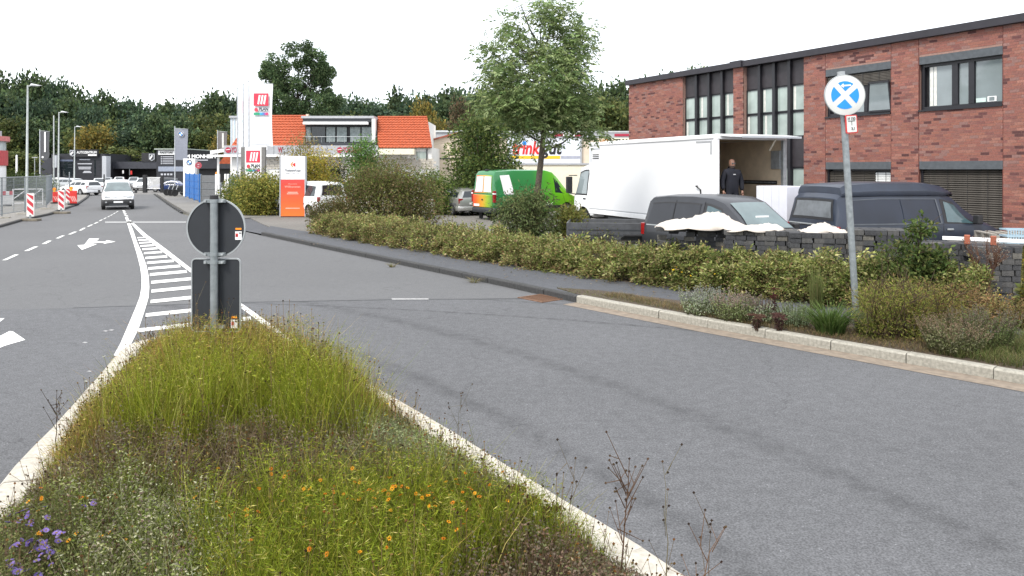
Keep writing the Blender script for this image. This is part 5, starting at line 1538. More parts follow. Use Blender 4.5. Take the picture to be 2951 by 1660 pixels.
# --- flags
def flag(px_pole, py_top, Y, px_r, py0, py1, mat, label, name='flag', amp=.05, group=None, r=.05):
    X0 = (px_pole - CX) * Y / F
    o = empty(name, (X0, Y, .05), 0, label, 'flag', group)
    zt = H + (HY - py_top) * Y / F
    b = MB(); b.tube([(0, 0, 0), (0, 0, zt)], [r * 1.3, r * .8], 10); b.build('pole', pm('pole_alu', (0.50, 0.52, 0.55), .4, metal=.5), o, smooth=True)
    b = MB(); b.lathe([(r, zt), (r * 1.2, zt + .03), (r * .6, zt + .08)], 10); b.build('pole_cap', M_galv, o)
    x0, x1 = .05, (px_r - CX) * Y / F - X0
    za, zb = H + (HY - py1) * Y / F, H + (HY - py0) * Y / F
    P = []
    for j in range(15):
        t = j / 14
        row = []
        for i in range(9):
            u = i / 8
            wv = amp * math.sin(u * 4.0 + t * 5.0) * u
            row.append((x0 + (x1 - x0) * u * (1 - .05 * math.sin(t * 3.1)), wv, za + (zb - za) * t - .12 * u * (zb - za) * .15))
        P.append(row)
    b = MB(); b.grid(P); fl = b.build('cloth', mat, o, smooth=60)
    b = MB(); b.tube([(0, 0, zb + .03), (x1, 0, zb - .05)], .015, 6); b.build('crossbar', M_galv, o)
    return o, x0, x1, za, zb
M_flagw = pm('flag_white', (0.70, 0.72, 0.74), .8, var=.02)
def eplan(o, x0, x1, z0, z1, y):
    """square red emblem with three slanted bars, word and colour strip between z0 and z1"""
    wd = x1 - x0; k = wd
    M_er = pm('emblem_red', (0.62, 0.035, 0.07), .6, var=.02)
    zt = z1
    pr('emblem_square', [(x0, zt - .85 * k), (x1, zt - .85 * k), (x1, zt), (x0, zt)], y - .006, y, M_er, o)
    for i in range(3):
        c = x0 + wd * (.33 + .20 * i)
        pr('emblem_bar', [(c - .08 * k, zt - .72 * k - .0), (c + .03 * k, zt - .76 * k), (c + .14 * k, zt - .12 * k), (c + .02 * k, zt - .12 * k)], y - .013, y - .0065, M_textw, o)
    text('emblem_letter', 'e', .50 * k, M_er, o, (x0 + .16 * k, y - .01, zt - 1.08 * k), bold=.02 * k, depth=.003)
    text('emblem_word', 'PLAN', .30 * k, pm('emblem_ink', (0.05, 0.05, 0.07), .6), o, (x0 + .68 * k, y - .01, zt - 1.08 * k), width=.62 * k, bold=.012 * k, depth=.003)
    b = MB(); b.box(x0 + .3 * k, x1, y - .012, y - .002, zt - 1.26 * k, zt - 1.24 * k); b.build('emblem_rule', pm('emblem_ink', (0.05, 0.05, 0.07), .6), o)
    xs = [0, .42, .60, .70, .80, 1.0]
    for i, c in enumerate(((0.02, 0.30, 0.16), (0.05, 0.35, 0.60), (0.05, 0.18, 0.50), (0.25, 0.10, 0.40), (0.60, 0.05, 0.16))):
        b = MB(); b.box(x0 + xs[i] * wd, x0 + xs[i + 1] * wd - .01 * k, y - .012, y - .002, zt - 1.48 * k, zt - 1.32 * k); b.build('colour_strip', pm('strip_%d' % i, c, .6, var=.02), o)
for px, py, Y, lab in ((684.6, 258, 56.7, 'tall white banner flag standing behind the two other white banners'), (701, 247, 54.2, 'white banner flag between the other two white banners'), (717, 237, 52, 'white banner flag with red emblem, in front of the other white banners')):
    o, x0, x1, za, zb = flag(px, py, Y, px + 70, py + 4, py + 184, M_flagw, lab, 'banner_flag', .03, 'white banner flags by the tyre shop')
    wd = x1 - x0
    eplan(o, x0 + .20 * wd, x0 + .82 * wd, za, zb - .17 * (zb - za), -.10)
    b = MB(); b.box(x0 + .1 * wd, x0 + .85 * wd, -.075, -.07, za + .03, za + .08); b.build('foot_print', pm('pale_lettering', (0.45, 0.46, 0.5), 0.6), o)
o, x0, x1, za, zb = flag(504, 368, 75, 542, 372, 462, pm('flag_grey', (0.22, 0.235, 0.28), .8, var=.06), 'slate grey banner flag with round blue and white emblem', 'emblem_flag', .06)
def roundel(o, cx, cz, r, y):
    for nm, rr, mt, yy in (('emblem_ring', r, M_textw, y), ('emblem_dark', r * .93, pm('emblem_navy', (0.05, 0.07, 0.12), .5), y - .006), ('emblem_white', r * .60, M_textw, y - .012)):
        b = MB(); b.lathe([(rr, yy), (rr, yy - .005)], 28, 'y', (cx, 0, cz)); b.build(nm, mt, o)
    for k in (1, 3):
        a = R(90 * k); pr('emblem_quarter', [(cx, cz)] + [(cx + r * .56 * math.cos(a + R(90) * i / 8), cz + r * .56 * math.sin(a + R(90) * i / 8)) for i in range(9)], y - .022, y - .018, M_blue, o)
roundel(o, (x0 + x1) / 2 - .05, zb - .55, .30, -.08)
o, x0, x1, za, zb = flag(115, 377, 74, 143, 379, 444, pm('flag_dark', (0.075, 0.078, 0.085), .8, var=.06), 'dark grey banner flag with a white vertical strip near the wood', 'dark_flag', .03)
wd = x1 - x0
b = MB(); b.box(x0 + .45 * wd, x0 + .62 * wd, -.06, -.05, za + .15, zb - .1); b.build('strip_print', M_textw, o)
b = MB(); b.lathe([(.10, -.06), (.10, -.055)], 14, 'y', (x0 + .25, 0, za - .35)); b.build('dot_print', M_textw, o)
b = MB(); b.prism([(x0, za - .02), (x1, za - .02), (x1 - .05, za - .35), (x1 - .3, za - .62), (x0, za - .6)], -.02, .0, 'y'); b.build('flag_tail', pm('flag_dark', (0.075, 0.078, 0.085), .8), o)
o, x0, x1, za, zb = flag(627, 378, 84, 655, 380, 430, pm('flag_taupe', (0.14, 0.13, 0.13), .8), 'brownish grey flag with pale strip above the white canopy', 'taupe_flag', .03)
b = MB(); b.box(x0 + .45, x0 + .65, -.05, -.04, za + .1, zb - .2); b.build('strip_print', M_cur, o)

# --- pylons
def pylon(name, px0, px1, py0, Y, label): 
    X0 = ((px0 + px1) / 2 - CX) * Y / F
    return empty(name, (X0, Y, .05), 0, label, 'sign'), (px1 - px0) * Y / F, H + (HY - py0) * Y / F - .05
o, wd, ht = pylon('orange_pylon', 809, 881, 450, 39, 'pylon sign, white above and orange-red below, beside the white minivan')
b = MB(); b.box(-wd / 2 - .03, -wd / 2 + .03, -.12, .12, .02, ht); b.build('side_profile', M_grey, o, bevel=.01)
b = MB(); b.box(wd / 2 - .03, wd / 2 + .03, -.12, .12, .02, ht); b.build('side_profile', M_grey, o, bevel=.01)
b = MB(); b.box(-wd / 2 + .031, wd / 2 - .031, -.10, .10, ht * .62, ht); b.build('white_panel', M_whitep, o)
M_op = gradient('orange_red_panel', [(0, (0.75, 0.16, 0.02)), (.5, (0.68, 0.09, 0.025)), (1, (0.60, 0.035, 0.03))], 2, 0.1, ht * .62)
b = MB(); b.box(-wd / 2 + .031, wd / 2 - .031, -.10, .10, .06, ht * .62 - .012); b.build('orange_panel', M_op, o)
b = MB(); b.box(-wd / 2 + .1, wd / 2 - .1, -.07, .07, 0, .06); b.build('foot', M_dark, o)
zc = ht * .86
pr('emblem', [(-.12, zc), (-.02, zc + .13), (.04, zc + .13), (.04, zc + .12), (-.05, zc), (.04, zc - .12), (.04, zc - .13), (-.02, zc - .13)], -.108, -.101, pm('emblem_orange', (0.75, 0.20, 0.03), .5), o)
pr('emblem', [(-.03, zc), (.14, zc + .12), (.14, zc - .12)], -.108, -.101, M_red, o)
text('lettering', 'ThelssenKopp', .16, pm('lettering_grey', (0.10, 0.11, 0.13), .5), o, (0, -.104, ht * .765), width=.83, bold=.004)
text('lettering', 'Design. Web. Print.', .10, pm('lettering_pale', (0.35, 0.36, 0.4), .5), o, (0, -.104, ht * .72), width=.76)
M_pl = pm('lettering_pink', (0.80, 0.42, 0.34), .5)
text('lettering', 'Herzlich', .08, M_pl, o, (0, -.104, ht * .545), width=.44)
text('lettering', 'Willkommen', .15, M_pl, o, (0, -.104, ht * .50), width=.80)
for z, w_ in ((.41, .50), (.385, .58), (.15, .72)): b = MB(); b.box(-w_ / 2, w_ / 2, -.104, -.1005, ht * z - .02, ht * z + .02); b.build('small_print', M_pl, o)
o, wd, ht = pylon('emblem_pylon', 697, 765, 424, 48, 'sign with red emblem between grey posts above the green bush')
for x in (-wd / 2 + .1, wd / 2 - .1): b = MB(); b.box(x - .12, x + .12, -.12, .12, 0, ht); b.build('side_post', pm('post_taupe', (0.16, 0.155, 0.15), .6), o, bevel=.01)
b = MB(); b.box(-wd / 2 + .221, wd / 2 - .221, -.10, .05, ht - 1.85, ht - .02); b.build('panel', M_whitep, o)
eplan(o, -wd / 2 + .30, wd / 2 - .30, 0, ht - .22, -.106)
o, wd, ht = pylon('round_emblem_pylon', 530, 563, 457, 68, 'white pylon with round blue and white emblem behind the blue fence')
b = MB(); b.box(-wd / 2, wd / 2, -.15, .15, ht - .70, ht); b.build('upper_panel', M_whitep, o, bevel=.01)
b = MB(); b.box(-wd / 2, wd / 2, -.15, .15, .05, ht - .712); b.build('lower_panel', M_whitep, o, bevel=.01)
b = MB(); b.box(wd / 2 + .003, wd / 2 + .16, -.13, .13, .05, ht - .03); b.build('side_profile', M_grey, o)
roundel(o, .03, ht - .36, .27, -.155)
# --- no-entry sign by the blue fence
p = G(572, 585)
o = empty('maroon_sign', (p.x, p.y, .07), 0, 'faded maroon round sign on a thin pole at the blue fence', 'traffic sign')
b = MB(); b.tube([(0, .02, 0), (0, .02, 2.95)], .03, 8); b.build('post', M_galv, o)
b = MB(); b.lathe([(.24, -.02), (.24, 0)], 28, 'y', (0, 0, 2.72)); b.build('plate', pm('faded_maroon', (0.30, 0.05, 0.08), .6, var=.2), o)
b = MB(); b.lathe([(.24, -.026), (.19, -.026), (.19, -.021), (.24, -.021)], 28, 'y', (0, 0, 2.72), caps=False); b.build('plate_ring', pm('faded_red', (0.42, 0.06, 0.07), .6), o)
b = MB(); b.box(-.07, .07, -.026, -.021, 2.60, 2.64); b.box(-.06, .06, -.026, -.021, 2.76, 2.83); b.build('plate_figure', pm('faded_pink', (0.55, 0.40, 0.42), .6), o)

# --- blue fence, grey screens, white gate
def panel_run(name, pts, ht, mat, label, cat='fence', post=M_galv, n=1, corr=0):
    p0, p1 = Vector(pts[0]), Vector(pts[1])
    d = p1 - p0; L = d.length
    o = empty(name, (p0.x, p0.y, .07), math.atan2(d.y, d.x), label, cat)
    for k in range(n):
        x0, x1 = L * k / n + .03, L * (k + 1) / n - .03
        b = MB()
        m = max(2, int((x1 - x0) / .12))
        P = [[(x0 + (x1 - x0) * i / m, (.02 if i % 2 else -.02) * corr, z) for i in range(m + 1)] for z in (.12, ht)]
        b.grid(P); b.build('panel', mat, o)
    for k in range(n + 1):
        b = MB(); b.box(L * k / n - .03, L * k / n + .03, -.05, .05, 0, ht + .06); b.build('post', post, o)
    for z in (.5, 1.0, 1.5):
        b = MB(); b.box(0, L, -.035, -.028, z, z + .03); b.build('rail', post, o)
    return o
a_, c_ = G(535, 571), G(575, 586)
M_bf = pm('fence_blue', (0.02, 0.13, 0.40), .5, var=.12, scale=3)
panel_run('blue_fence', ((a_.x, a_.y), (c_.x, c_.y)), 2.05, M_bf, 'bright blue panel fence beside the parked motorcycles', n=3, corr=.5, post=M_bf)
e_ = (c_.x + 3.6, c_.y - 1.8)
panel_run('grey_mesh_gate', ((c_.x + .2, c_.y - .2), (at(622, 580, 55).x, 55)), 2.0, pm('mesh_grey', (0.13, 0.135, 0.14), .7, var=.1), 'grey screened gate between blue fence and white gate posts', 'gate')
panel_run('grey_screen_fence', ((at(661, 580, 53).x, 53), (at(688, 580, 52).x, 52)), 2.0, pm('mesh_blue_grey', (0.16, 0.19, 0.21), .7, var=.1), 'short grey screen fence beside the green bush', n=1)
o = empty('white_gate', (at(640, 580, 54).x, 54, .07), R(-20), 'white sliding gate with tall white posts', 'gate')
for x in (-.5, -.28, .30, .55): b = MB(); b.box(x - .06, x + .06, -.06, .06, 0, 2.1); b.build('gate_post', M_whitep, o, bevel=.01)
b = MB(); b.box(-.05, .24, -.03, .03, .1, 1.15); b.build('gate_leaf', M_whitep, o, bevel=.04)
b = MB(); b.lathe([(.07, 2.1), (.06, 2.2), (.02, 2.25)], 10, 'z', (-.5, 0, 0)); b.build('warning_light', M_orange, o)
# dark railings and gate post at the dealership
p = at(418, 546, 82)
o = empty('dealer_gate', (p.x, 82, 0), 0, 'black gate post with white barred gate at the dealership entrance', 'gate')
b = MB(); b.box(-.18, .18, -.18, .18, 0, 1.9); b.build('gate_post', M_black, o)
for k in range(12): b = MB(); b.box(.3 + k * .11, .35 + k * .11, -.02, .02, .4, 1.6); b.build('bar', M_whitep, o)
for z in (.4, 1.6): b = MB(); b.box(.2, 1.7, -.03, .03, z, z + .06); b.build('rail', M_whitep, o)
b = MB(); b.box(1.7, 1.95, -.15, .15, 0, 1.8); b.build('gate_post', M_black, o)
p = at(300, 545, 88)
pole(300, 505, 86, .09, M_black, 'dark_pole', 'short black pole beside the white parked car', 'pole')

# ================================================================ roadworks on the left
M_rw = pm('barrier_white', (0.66, 0.65, 0.63), .5, var=.06)
M_rr = pm('barrier_red', (0.48, 0.03, 0.045), .5, var=.1)
def beacon(px, py, label, hgt=1.12, wd=.36, rz=0.0, py_foot=None):
    p = G(px, py)
    o = empty('warning_board', (p.x, p.y, .0), R(rz), label, 'warning board', 'striped warning boards along the roadworks')
    b = MB(); b.box(-.42, .42, -.2, .2, 0, .12); b.build('foot', pm('recycled_rubber', (0.16, 0.14, 0.11), .9, var=.3), o, bevel=.02)
    b = MB(); b.box(-.05, .05, -.03, .03, .12, .3); b.build('stem', M_galv, o)
    z0 = .22
    pr('board', rrect(-wd / 2, wd / 2, z0, z0 + hgt, .04), -.025, .025, M_rw, o)
    s = hgt / 3.15
    for k in range(3):
        zz = z0 + .06 + k * s * 1.02
        lo, hi = z0 + .02, z0 + hgt - .02
        pts = [(-wd / 2 + .03, zz + .26), (wd / 2 - .03, zz), (wd / 2 - .03, zz + .20), (-wd / 2 + .03, zz + .46)]
        pts = [(x, min(max(z, lo), hi)) for x, z in pts]
        pr('stripe', pts, -.031, -.026, M_rr, o)
    return o
beacon(88, 637, 'striped warning board standing in front of the first lamp and mesh fence')
beacon(177, 616, 'striped warning board standing alone at the kerb beyond the mesh fence')
beacon(197, 593, 'striped warning board directly beside the red barrier board', .98)
def warn_light(parent, x, z):
    wl = empty('warning_light', (x, 0, z)); wl.parent = parent
    b = MB(); b.lathe([(.10, -.05), (.115, 0), (.10, .05)], 16, 'y', (0, 0, .16)); b.build('lens', M_orange, wl, smooth=30)
    b = MB(); b.box(-.06, .06, -.05, .05, -.02, .06); b.build('battery_box', pm('lamp_yellow', (0.70, 0.45, 0.05), .5), wl)
def red_board(px0, px1, py0, py_base, label, lights=1):
    p = G((px0 + px1) / 2, py_base)
    s = F / p.y
    wd, ht = (px1 - px0) / s, (py_base - py0) / s
    o = empty('red_barrier', (p.x, p.y, .06), 0, label, 'barrier', 'red barrier boards at the roadworks')
    b = MB(); b.box(-wd / 2, wd / 2, -.04, .04, .12, ht); b.build('board', M_red, o, bevel=.03)
    for k in range(3):
        c = -wd / 2 + wd * (.25 + .25 * k)
        pr('slanted_stripe', [(c - .10, ht * .62), (c - .02, ht * .62), (c + .16, ht * .25), (c + .08, ht * .25)], -.046, -.041, pm('stripe_pink', (0.62, 0.30, 0.28), .5), o)
    for x in (-wd / 2 + .15, wd / 2 - .15): b = MB(); b.box(x - .12, x + .12, -.3, .3, 0, .12); b.build('foot', M_black, o)
    for k in range(lights): warn_light(o, -wd * .3 + k * wd * .6, ht + .02)
    return o
red_board(201, 222, 552, 594, 'red barrier board with amber lamp beside a striped warning board')
red_board(152, 176, 555, 590, 'red barrier board at the end of the mesh fence')
red_board(214, 255, 530, 562, 'red barrier board with two amber lamps in front of the white hatchback', 2)
# mesh fence panels
def mesh_panel(p0, p1, label, ht=2.0):
    p0, p1 = Vector(p0), Vector(p1)
    d = p1 - p0; L = d.length
    o = empty('mesh_fence', (p0.x, p0.y, .09), math.atan2(d.y, d.x), label, 'fence', 'mesh fence panels round the roadworks')
    b = MB()
    b.tube([(.05, 0, .1), (.05, 0, ht)], .024, 8); b.tube([(L - .05, 0, .1), (L - .05, 0, ht)], .024, 8)
    b.tube([(.05, 0, ht), (L - .05, 0, ht)], .024, 8); b.tube([(.05, 0, .2), (L - .05, 0, .2)], .022, 8); b.tube([(.05, 0, ht * .55), (L - .05, 0, ht * .55)], .016, 6)
    b.tube([(L * .5, 0, .2), (L * .5, 0, ht)], .018, 6)
    b.build('frame', M_galv, o, smooth=True)
    Q = []
    n = int(L / .09)
    segs = [((.05 + (L - .1) * k / n, 0, .2), (.05 + (L - .1) * k / n, 0, ht)) for k in range(n + 1)] + [((.05, 0, .2 + (ht - .2) * k / 9), (L - .05, 0, .2 + (ht - .2) * k / 9)) for k in range(10)]
    q, c = stems_np(segs, .0045, .0045, (.45, .48, .49), 4)
    tag(quad_mesh('wire', q, c, M_galv, o), kind='stuff')
    for x in (.05, L - .05): b = MB(); b.box(x - .12, x + .12, -.35, .35, -.09, .06); b.build('foot_block', M_concrete, o, bevel=.02)
    return o
f0, f1, f2, f3 = G(-75, 648), G(5, 634), G(72, 622), G(134, 607)
mesh_panel((f0.x, f0.y), (f1.x, f1.y), 'mesh fence panel reaching in from beside the red kiosk')
mesh_panel((f1.x, f1.y), (f2.x, f2.y), 'mesh fence panel between the kiosk side and the first lamp post')
mesh_panel((f2.x, f2.y), (f3.x, f3.y), 'mesh fence panel directly behind the first striped warning board')
f4 = G(150, 588)
mesh_panel((f3.x, f3.y), (f4.x, f4.y), 'mesh fence panel turning away at the corner of the roadworks')
# yellow tags on the fence
# white lattice barrier and red-white plastic barrier
p0, p1 = G(37, 596), G(123, 594)
o = empty('lattice_barrier', (p0.x, p0.y, .09), math.atan2(p1.y - p0.y, p1.x - p0.x), 'white steel lattice barrier with diagonal braces behind the mesh fence', 'barrier')
L = (p1 - p0).length
for z in (.15, 1.08): b = MB(); b.bar((0, 0, z), (L, 0, z), .06, .06); b.build('rail', M_whitep, o)
for k in range(3): x = L * k / 2; b = MB(); b.bar((x, 0, 0), (x, 0, 1.1), .06, .06); b.build('post', M_whitep, o)
b = MB(); b.bar((.05, 0, .45), (L * .45, 0, 1.05), .05, .05); b.build('brace', M_whitep, o)
b = MB(); b.bar((L * .95, 0, 1.05), (L * .55, 0, .45), .05, .05); b.build('brace', M_whitep, o)
p0, p1 = G(-45, 600), G(36, 597)
o = empty('plastic_barrier', (p0.x, p0.y, .09), math.atan2(p1.y - p0.y, p1.x - p0.x), 'white plastic pedestrian barrier with red-white top rail beside the kiosk', 'barrier')
L = (p1 - p0).length
for k in range(8): b = MB(); b.box(L * k / 8, L * (k + 1) / 8, -.03, .03, .72, .98); b.build('top_rail', M_rr if k % 2 else M_rw, o)
for k in range(14): x = L * (k + .5) / 14; b = MB(); b.box(x - .06, x + .06, -.02, .02, .2, .719); b.build('slat', M_rw, o)
b = MB(); b.box(0, L, -.03, .03, .1, .199); b.build('bottom_rail', M_rw, o)
for x in (.3, L - .3): b = MB(); b.box(x - .1, x + .1, -.4, .4, 0, .1); b.build('foot', M_black, o)

# ================================================================ pavers, pallets and building material in the yard
M_pav = [pm('paver_%d' % i, c, .9, var=.22, scale=14, bump=.4) for i, c in enumerate(((0.048, 0.049, 0.052), (0.068, 0.067, 0.066), (0.036, 0.037, 0.041), (0.110, 0.104, 0.092)))]
pav_me = []
for m in M_pav:
    b = MB(); b.box(-.094, .094, -.094, .094, 0, .093); me = b.mesh('paver', m)
    pav_me.append(me)
def paver_stack(px, Y, rz, nx, ny, nz, label, ragged=0, z0=.17):
    X0 = (px - CX) * Y / F
    o = empty('paver_stack', (X0, Y, .06), R(rz), label, 'paver stack', 'stacks of grey pavers behind the hedge')
    pl = empty('pallet', (0, 0, 0)); pl.parent = o
    for k in range(5): b = MB(); yy = -ny * .1 + k * ny * .2 / 4; b.box(-nx * .1 - .02, nx * .1 + .02, yy - .05, yy + .05, .10, .125); b.build('board', M_wood, pl)
    for k in range(3): b = MB(); xx = -nx * .1 + .05 + k * (nx * .2 - .1) / 2; b.box(xx - .05, xx + .05, -ny * .1, ny * .1, .0, .099); b.build('bearer', M_wood, pl)
    for r in range(nz):
        for i in range(nx):
            for j in range(ny):
                if 0 < i < nx - 1 and 0 < j < ny - 1 and r < nz - 1: continue
                if j == ny - 1 and r < nz - 2 and 0 < i < nx - 1: continue
                if ragged and r > nz - 4 and (i < ragged) and random.random() < .45: continue
                c = link('paver', pav_me[int(rng.choice(4, p=(.4, .25, .25, .10)))], o)
                jit = .016 if not ragged or i > ragged else .035
                c.location = (-nx * .1 + .1 + i * .2 + random.uniform(-jit, jit) + (.03 if r % 2 else 0), -ny * .1 + .1 + j * .2 + random.uniform(-jit, jit), .127 + r * .098)
                c.rotation_euler = (0, 0, random.uniform(-.07, .07) * (4 if ragged and i < ragged else 1))
    return o, .127 + nz * .098
paver_stack(2005, 16.6, -14, 8, 4, 11, 'ragged paver stack with loose blocks, under the large crumpled sheet', 4)
paver_stack(2200, 15.7, -14, 8, 4, 11, 'straight paver stack next to the ragged one, partly covered by sheeting', 0)
paver_stack(2375, 15.1, -12, 7, 4, 11, 'paver stack in front of the tail of the high-roofed van', 0)
paver_stack(2540, 14.6, -14, 6, 4, 12, 'paver stack behind the dark green sapling', 0)
paver_stack(2725, 14.0, -12, 7, 4, 10, 'paver stack carrying one end of the white plank', 0)
paver_stack(2905, 13.4, -10, 7, 4, 10, 'paver stack behind the dead brown weed, under the white plank', 0)
def sheeting(px, py, Y, wd, dp, ht, label, seed, rz=-12, z=1.275):
    c = at(px, py, Y); c.z = z
    rs = np.random.default_rng(seed)
    n, m = 34, 16
    ph_ = rs.uniform(0, 6, 6)
    P = []
    for j in range(m + 1):
        row = []
        for i in range(n + 1):
            u, v = i / n - .5, j / m - .5
            e = max(0, 1 - (abs(u * 2)) ** 3) * max(0, 1 - (abs(v * 2)) ** 3)
            z = ht * e * (.45 + .30 * math.sin(u * 9 + ph_[0]) + .2 * math.sin(v * 7 + u * 5 + ph_[1]) + .22 * abs(math.sin(u * 17 + v * 8 + ph_[2]))) + e * (.03 * abs(math.sin(u * 33 - v * 14 + ph_[3])) + rs.normal(0, .012)) - .05 * (1 - e) * abs(math.sin(u * 6 + v * 5 + ph_[4]))
            row.append((u * wd * (1 + .12 * math.sin(v * 5 + ph_[4])), v * dp * (1 + .22 * math.sin(u * 5 + ph_[5])), z))
        P.append(row)
    b = MB(); b.grid(P)
    o = b.build('plastic_sheet', pm('crumpled_sheet', (0.50, 0.45, 0.40), .5, var=.22, scale=4), None, smooth=50)
    o.location = c; o.rotation_euler = (0, 0, R(rz))
    sd = o.modifiers.new('thickness', 'SOLIDIFY'); sd.thickness = .01
    return tag(o, label, 'sheet')
sheeting(2030, 652, 16.4, 1.9, 1.0, .27, 'large white crumpled sheet over the ragged pavers by the compact van', 3)
sheeting(2170, 661, 15.7, 1.2, .7, .10, 'flat white sheet lying on the straight paver stack', 5)
sheeting(2372, 668, 15.2, .9, .6, .12, 'small white crumpled sheet on pavers behind the leaning sign post', 8)
# pallet of white cartons on the tail lift
pc = at(2258, 628, 20.6)
o = empty('wooden_pallet', (pc.x, pc.y, .94), tx, 'wooden pallet on the tail lift of the truck', 'pallet')
for k in range(3): b = MB(); b.box(-.6, .6, -.4 + k * .36, -.4 + k * .36 + .1, .0, .022); b.build('skid', M_wood, o)
for i in range(3):
    for j in range(3): b = MB(); b.box(-.6 + i * .53, -.6 + i * .53 + .14, -.4 + j * .36, -.4 + j * .36 + .1, .023, .10); b.build('block', M_wood, o)
for k in range(6): b = MB(); b.box(-.6 + k * .22, -.6 + k * .22 + .10, -.4, .42, .101, .125); b.build('deck_board', M_wood, o)
M_cart = pm('white_carton', (0.66, 0.67, 0.74), .6, var=.03)
def carton(x0, x1, y0, y1, label):
    c = empty('white_carton', (pc.x, pc.y, 1.068), tx, label, 'box')
    b = MB(); b.box(x0, x1, y0, y1, 0, .98); b.build('carton_body', M_cart, c, bevel=.01)
    b = MB(); b.box((x0 + x1) / 2 - .003, (x0 + x1) / 2 + .003, y0 - .002, y1 + .002, .0, .983); b.build('edge_seam', pm('seam_grey', (0.42, 0.43, 0.50), .6), c)
    return c
carton(-.58, .0, .01, .41, 'tall white carton on the pallet, on the side towards the compact van')
carton(-.58, .0, -.40, 0, 'tall white carton on the pallet next to the brick building, strapped')
carton(.01, .6, -.40, .41, 'wide white carton on the pallet, pushed up against the truck floor')
b = MB()
for x, y in ((-.60, -.42), (-.60, -.2)): b.box(x - .008, x + .008, y - .012, y + .012, 1.0 - .9, 2.0 - .95)
o = empty('carton_frame', (pc.x, pc.y, 1.068), tx, 'grey metal strap frame round the cartons on the tail lift', 'frame')
for y in (-.43, -.14): b = MB(); b.box(-.615, -.59, y, y + .02, 0, 1.0); b.build('upright', M_steel, o)
b = MB(); b.box(-.618, -.588, -.5, -.02, 1.0, 1.03); b.build('top_rail', M_steel, o)
# pallet truck handle inside the truck
hp_ = TR.matrix_basis @ Vector((.75, -.35, .94))
o = empty('hand_truck', tuple(hp_), tx + R(20), 'black hand truck standing beside the person in the truck', 'hand truck')
b = MB(); b.tube([(0, 0, 0), (.1, 0, .9), (.25, 0, 1.0)], .025, 8); b.build('upright', M_black, o)
b = MB(); b.tube([(0, .35, 0), (.1, .35, .9), (.25, .35, 1.0), (.25, 0, 1.0)], .025, 8); b.build('upright', M_black, o)
b = MB(); b.tube([(.02, 0, .4), (.02, .35, .4)], .02, 6); b.build('crossbar', M_black, o)
for y in (-.05, .40): b = MB(); b.lathe([(.11, y - .03), (.11, y + .03)], 16, 'y', (0, 0, .11)); b.build('wheel', M_rubber, o)
b = MB(); b.box(-.25, 0, 0, .35, .0, .02); b.build('toe_plate', M_steel, o)
# white plank with clamps on the right-hand stacks
pa, pb = at(2716, 684, 13.75), at(2990, 697, 13.0)
o = empty('white_plank', (pa.x, pa.y, pa.z - .04), math.atan2(pb.y - pa.y, pb.x - pa.x), 'long white plank resting on the paver stacks with orange clamps', 'plank')
L = (Vector((pb.x, pb.y)) - Vector((pa.x, pa.y))).length
b = MB(); b.box(0, L, -.05, .05, 0, .06); b.build('board', M_whitep, o, bevel=.006)
for x in (L * .27, L * .55, L * .9): b = MB(); b.box(x - .045, x + .045, -.06, .06, -.06, .10); b.build('clamp', pm('brick_orange', (0.30, 0.085, 0.045), .7), o, bevel=.01)
# pallets and blue crates at the far right
p = at(2935, 640, 17.5)
for k in range(4):
    o = empty('grey_pallet', (p.x, p.y, .06 + k * .27), R(-12), ('topmost' if k == 3 else ('lowest', 'second lowest', 'second highest')[k]) + ' weathered pallet in the stack beyond the van bonnet', 'pallet', 'stack of weathered pallets')
    for j in range(3): b = MB(); b.box(-.75, .75, -.5 + j * .45, -.4 + j * .45, 0, .03); b.build('skid', M_greywood, o)
    for i in range(3):
        for j in range(3): b = MB(); b.box(-.75 + i * .66, -.57 + i * .66, -.5 + j * .45, -.4 + j * .45, .031, .15); b.build('block', M_greywood, o)
    for i in range(7): b = MB(); b.box(-.75 + i * .23, -.63 + i * .23, -.5, .5, .151, .18); b.build('deck_board', M_greywood, o)
M_crate = pm('crate_blue_clear', (0.34, 0.46, 0.54), .3, var=.06)
p = at(2925, 660, 15.2)
for k in range(2):
    o = empty('blue_crate', (p.x + k * .5, p.y, 1.02), R(-10), ('pale blue plastic crate nearer the van bonnet', 'pale blue plastic crate farther from the van bonnet')[k], 'crate')
    wc, dcp, hcp = .44, .34, .30
    b = MB(); b.box(-wc / 2, wc / 2, -dcp / 2, dcp / 2, 0, .02); b.build('base', M_crate, o)
    for z in (.02, .14, .27): 
        for y in (-dcp / 2, dcp / 2 - .02): b = MB(); b.box(-wc / 2, wc / 2, y, y + .02, z + .001, z + .03); b.build('rim', M_crate, o)
        for x in (-wc / 2, wc / 2 - .02): b = MB(); b.box(x, x + .02, -dcp / 2 + .021, dcp / 2 - .021, z + .001, z + .03); b.build('rim', M_crate, o)
    for i in range(9): 
        x = -wc / 2 + .02 + i * (wc - .06) / 8; b = MB(); b.box(x, x + .02, -dcp / 2 + .002, -dcp / 2 + .016, .05, .27); b.build('slat', M_crate, o)
o = empty('crate_support', (p.x + .25, p.y + .1, .06), R(-10), 'grey block stack carrying the blue crates', 'block stack')
for k in range(4): b = MB(); b.box(-.55, .55, -.3, .3, k * .24, k * .24 + .235); b.build('block', M_concrete, o, bevel=.01)
# white object between the two dark vans
p = at(2252, 655, 18.6)
o = empty('white_bucket', (p.x, p.y, .06), 0, 'white tub standing between the two dark vans', 'tub')
b = MB(); b.lathe([(.16, 0), (.2, 1.0), (.22, 1.02), (.22, 1.06), (.18, 1.06)], 20); b.build('tub', M_whitep, o, smooth=30)
b = MB(); b.lathe([(.21, 1.062), (.20, 1.09), (.02, 1.10)], 20); b.build('lid', M_whitep, o, smooth=30)
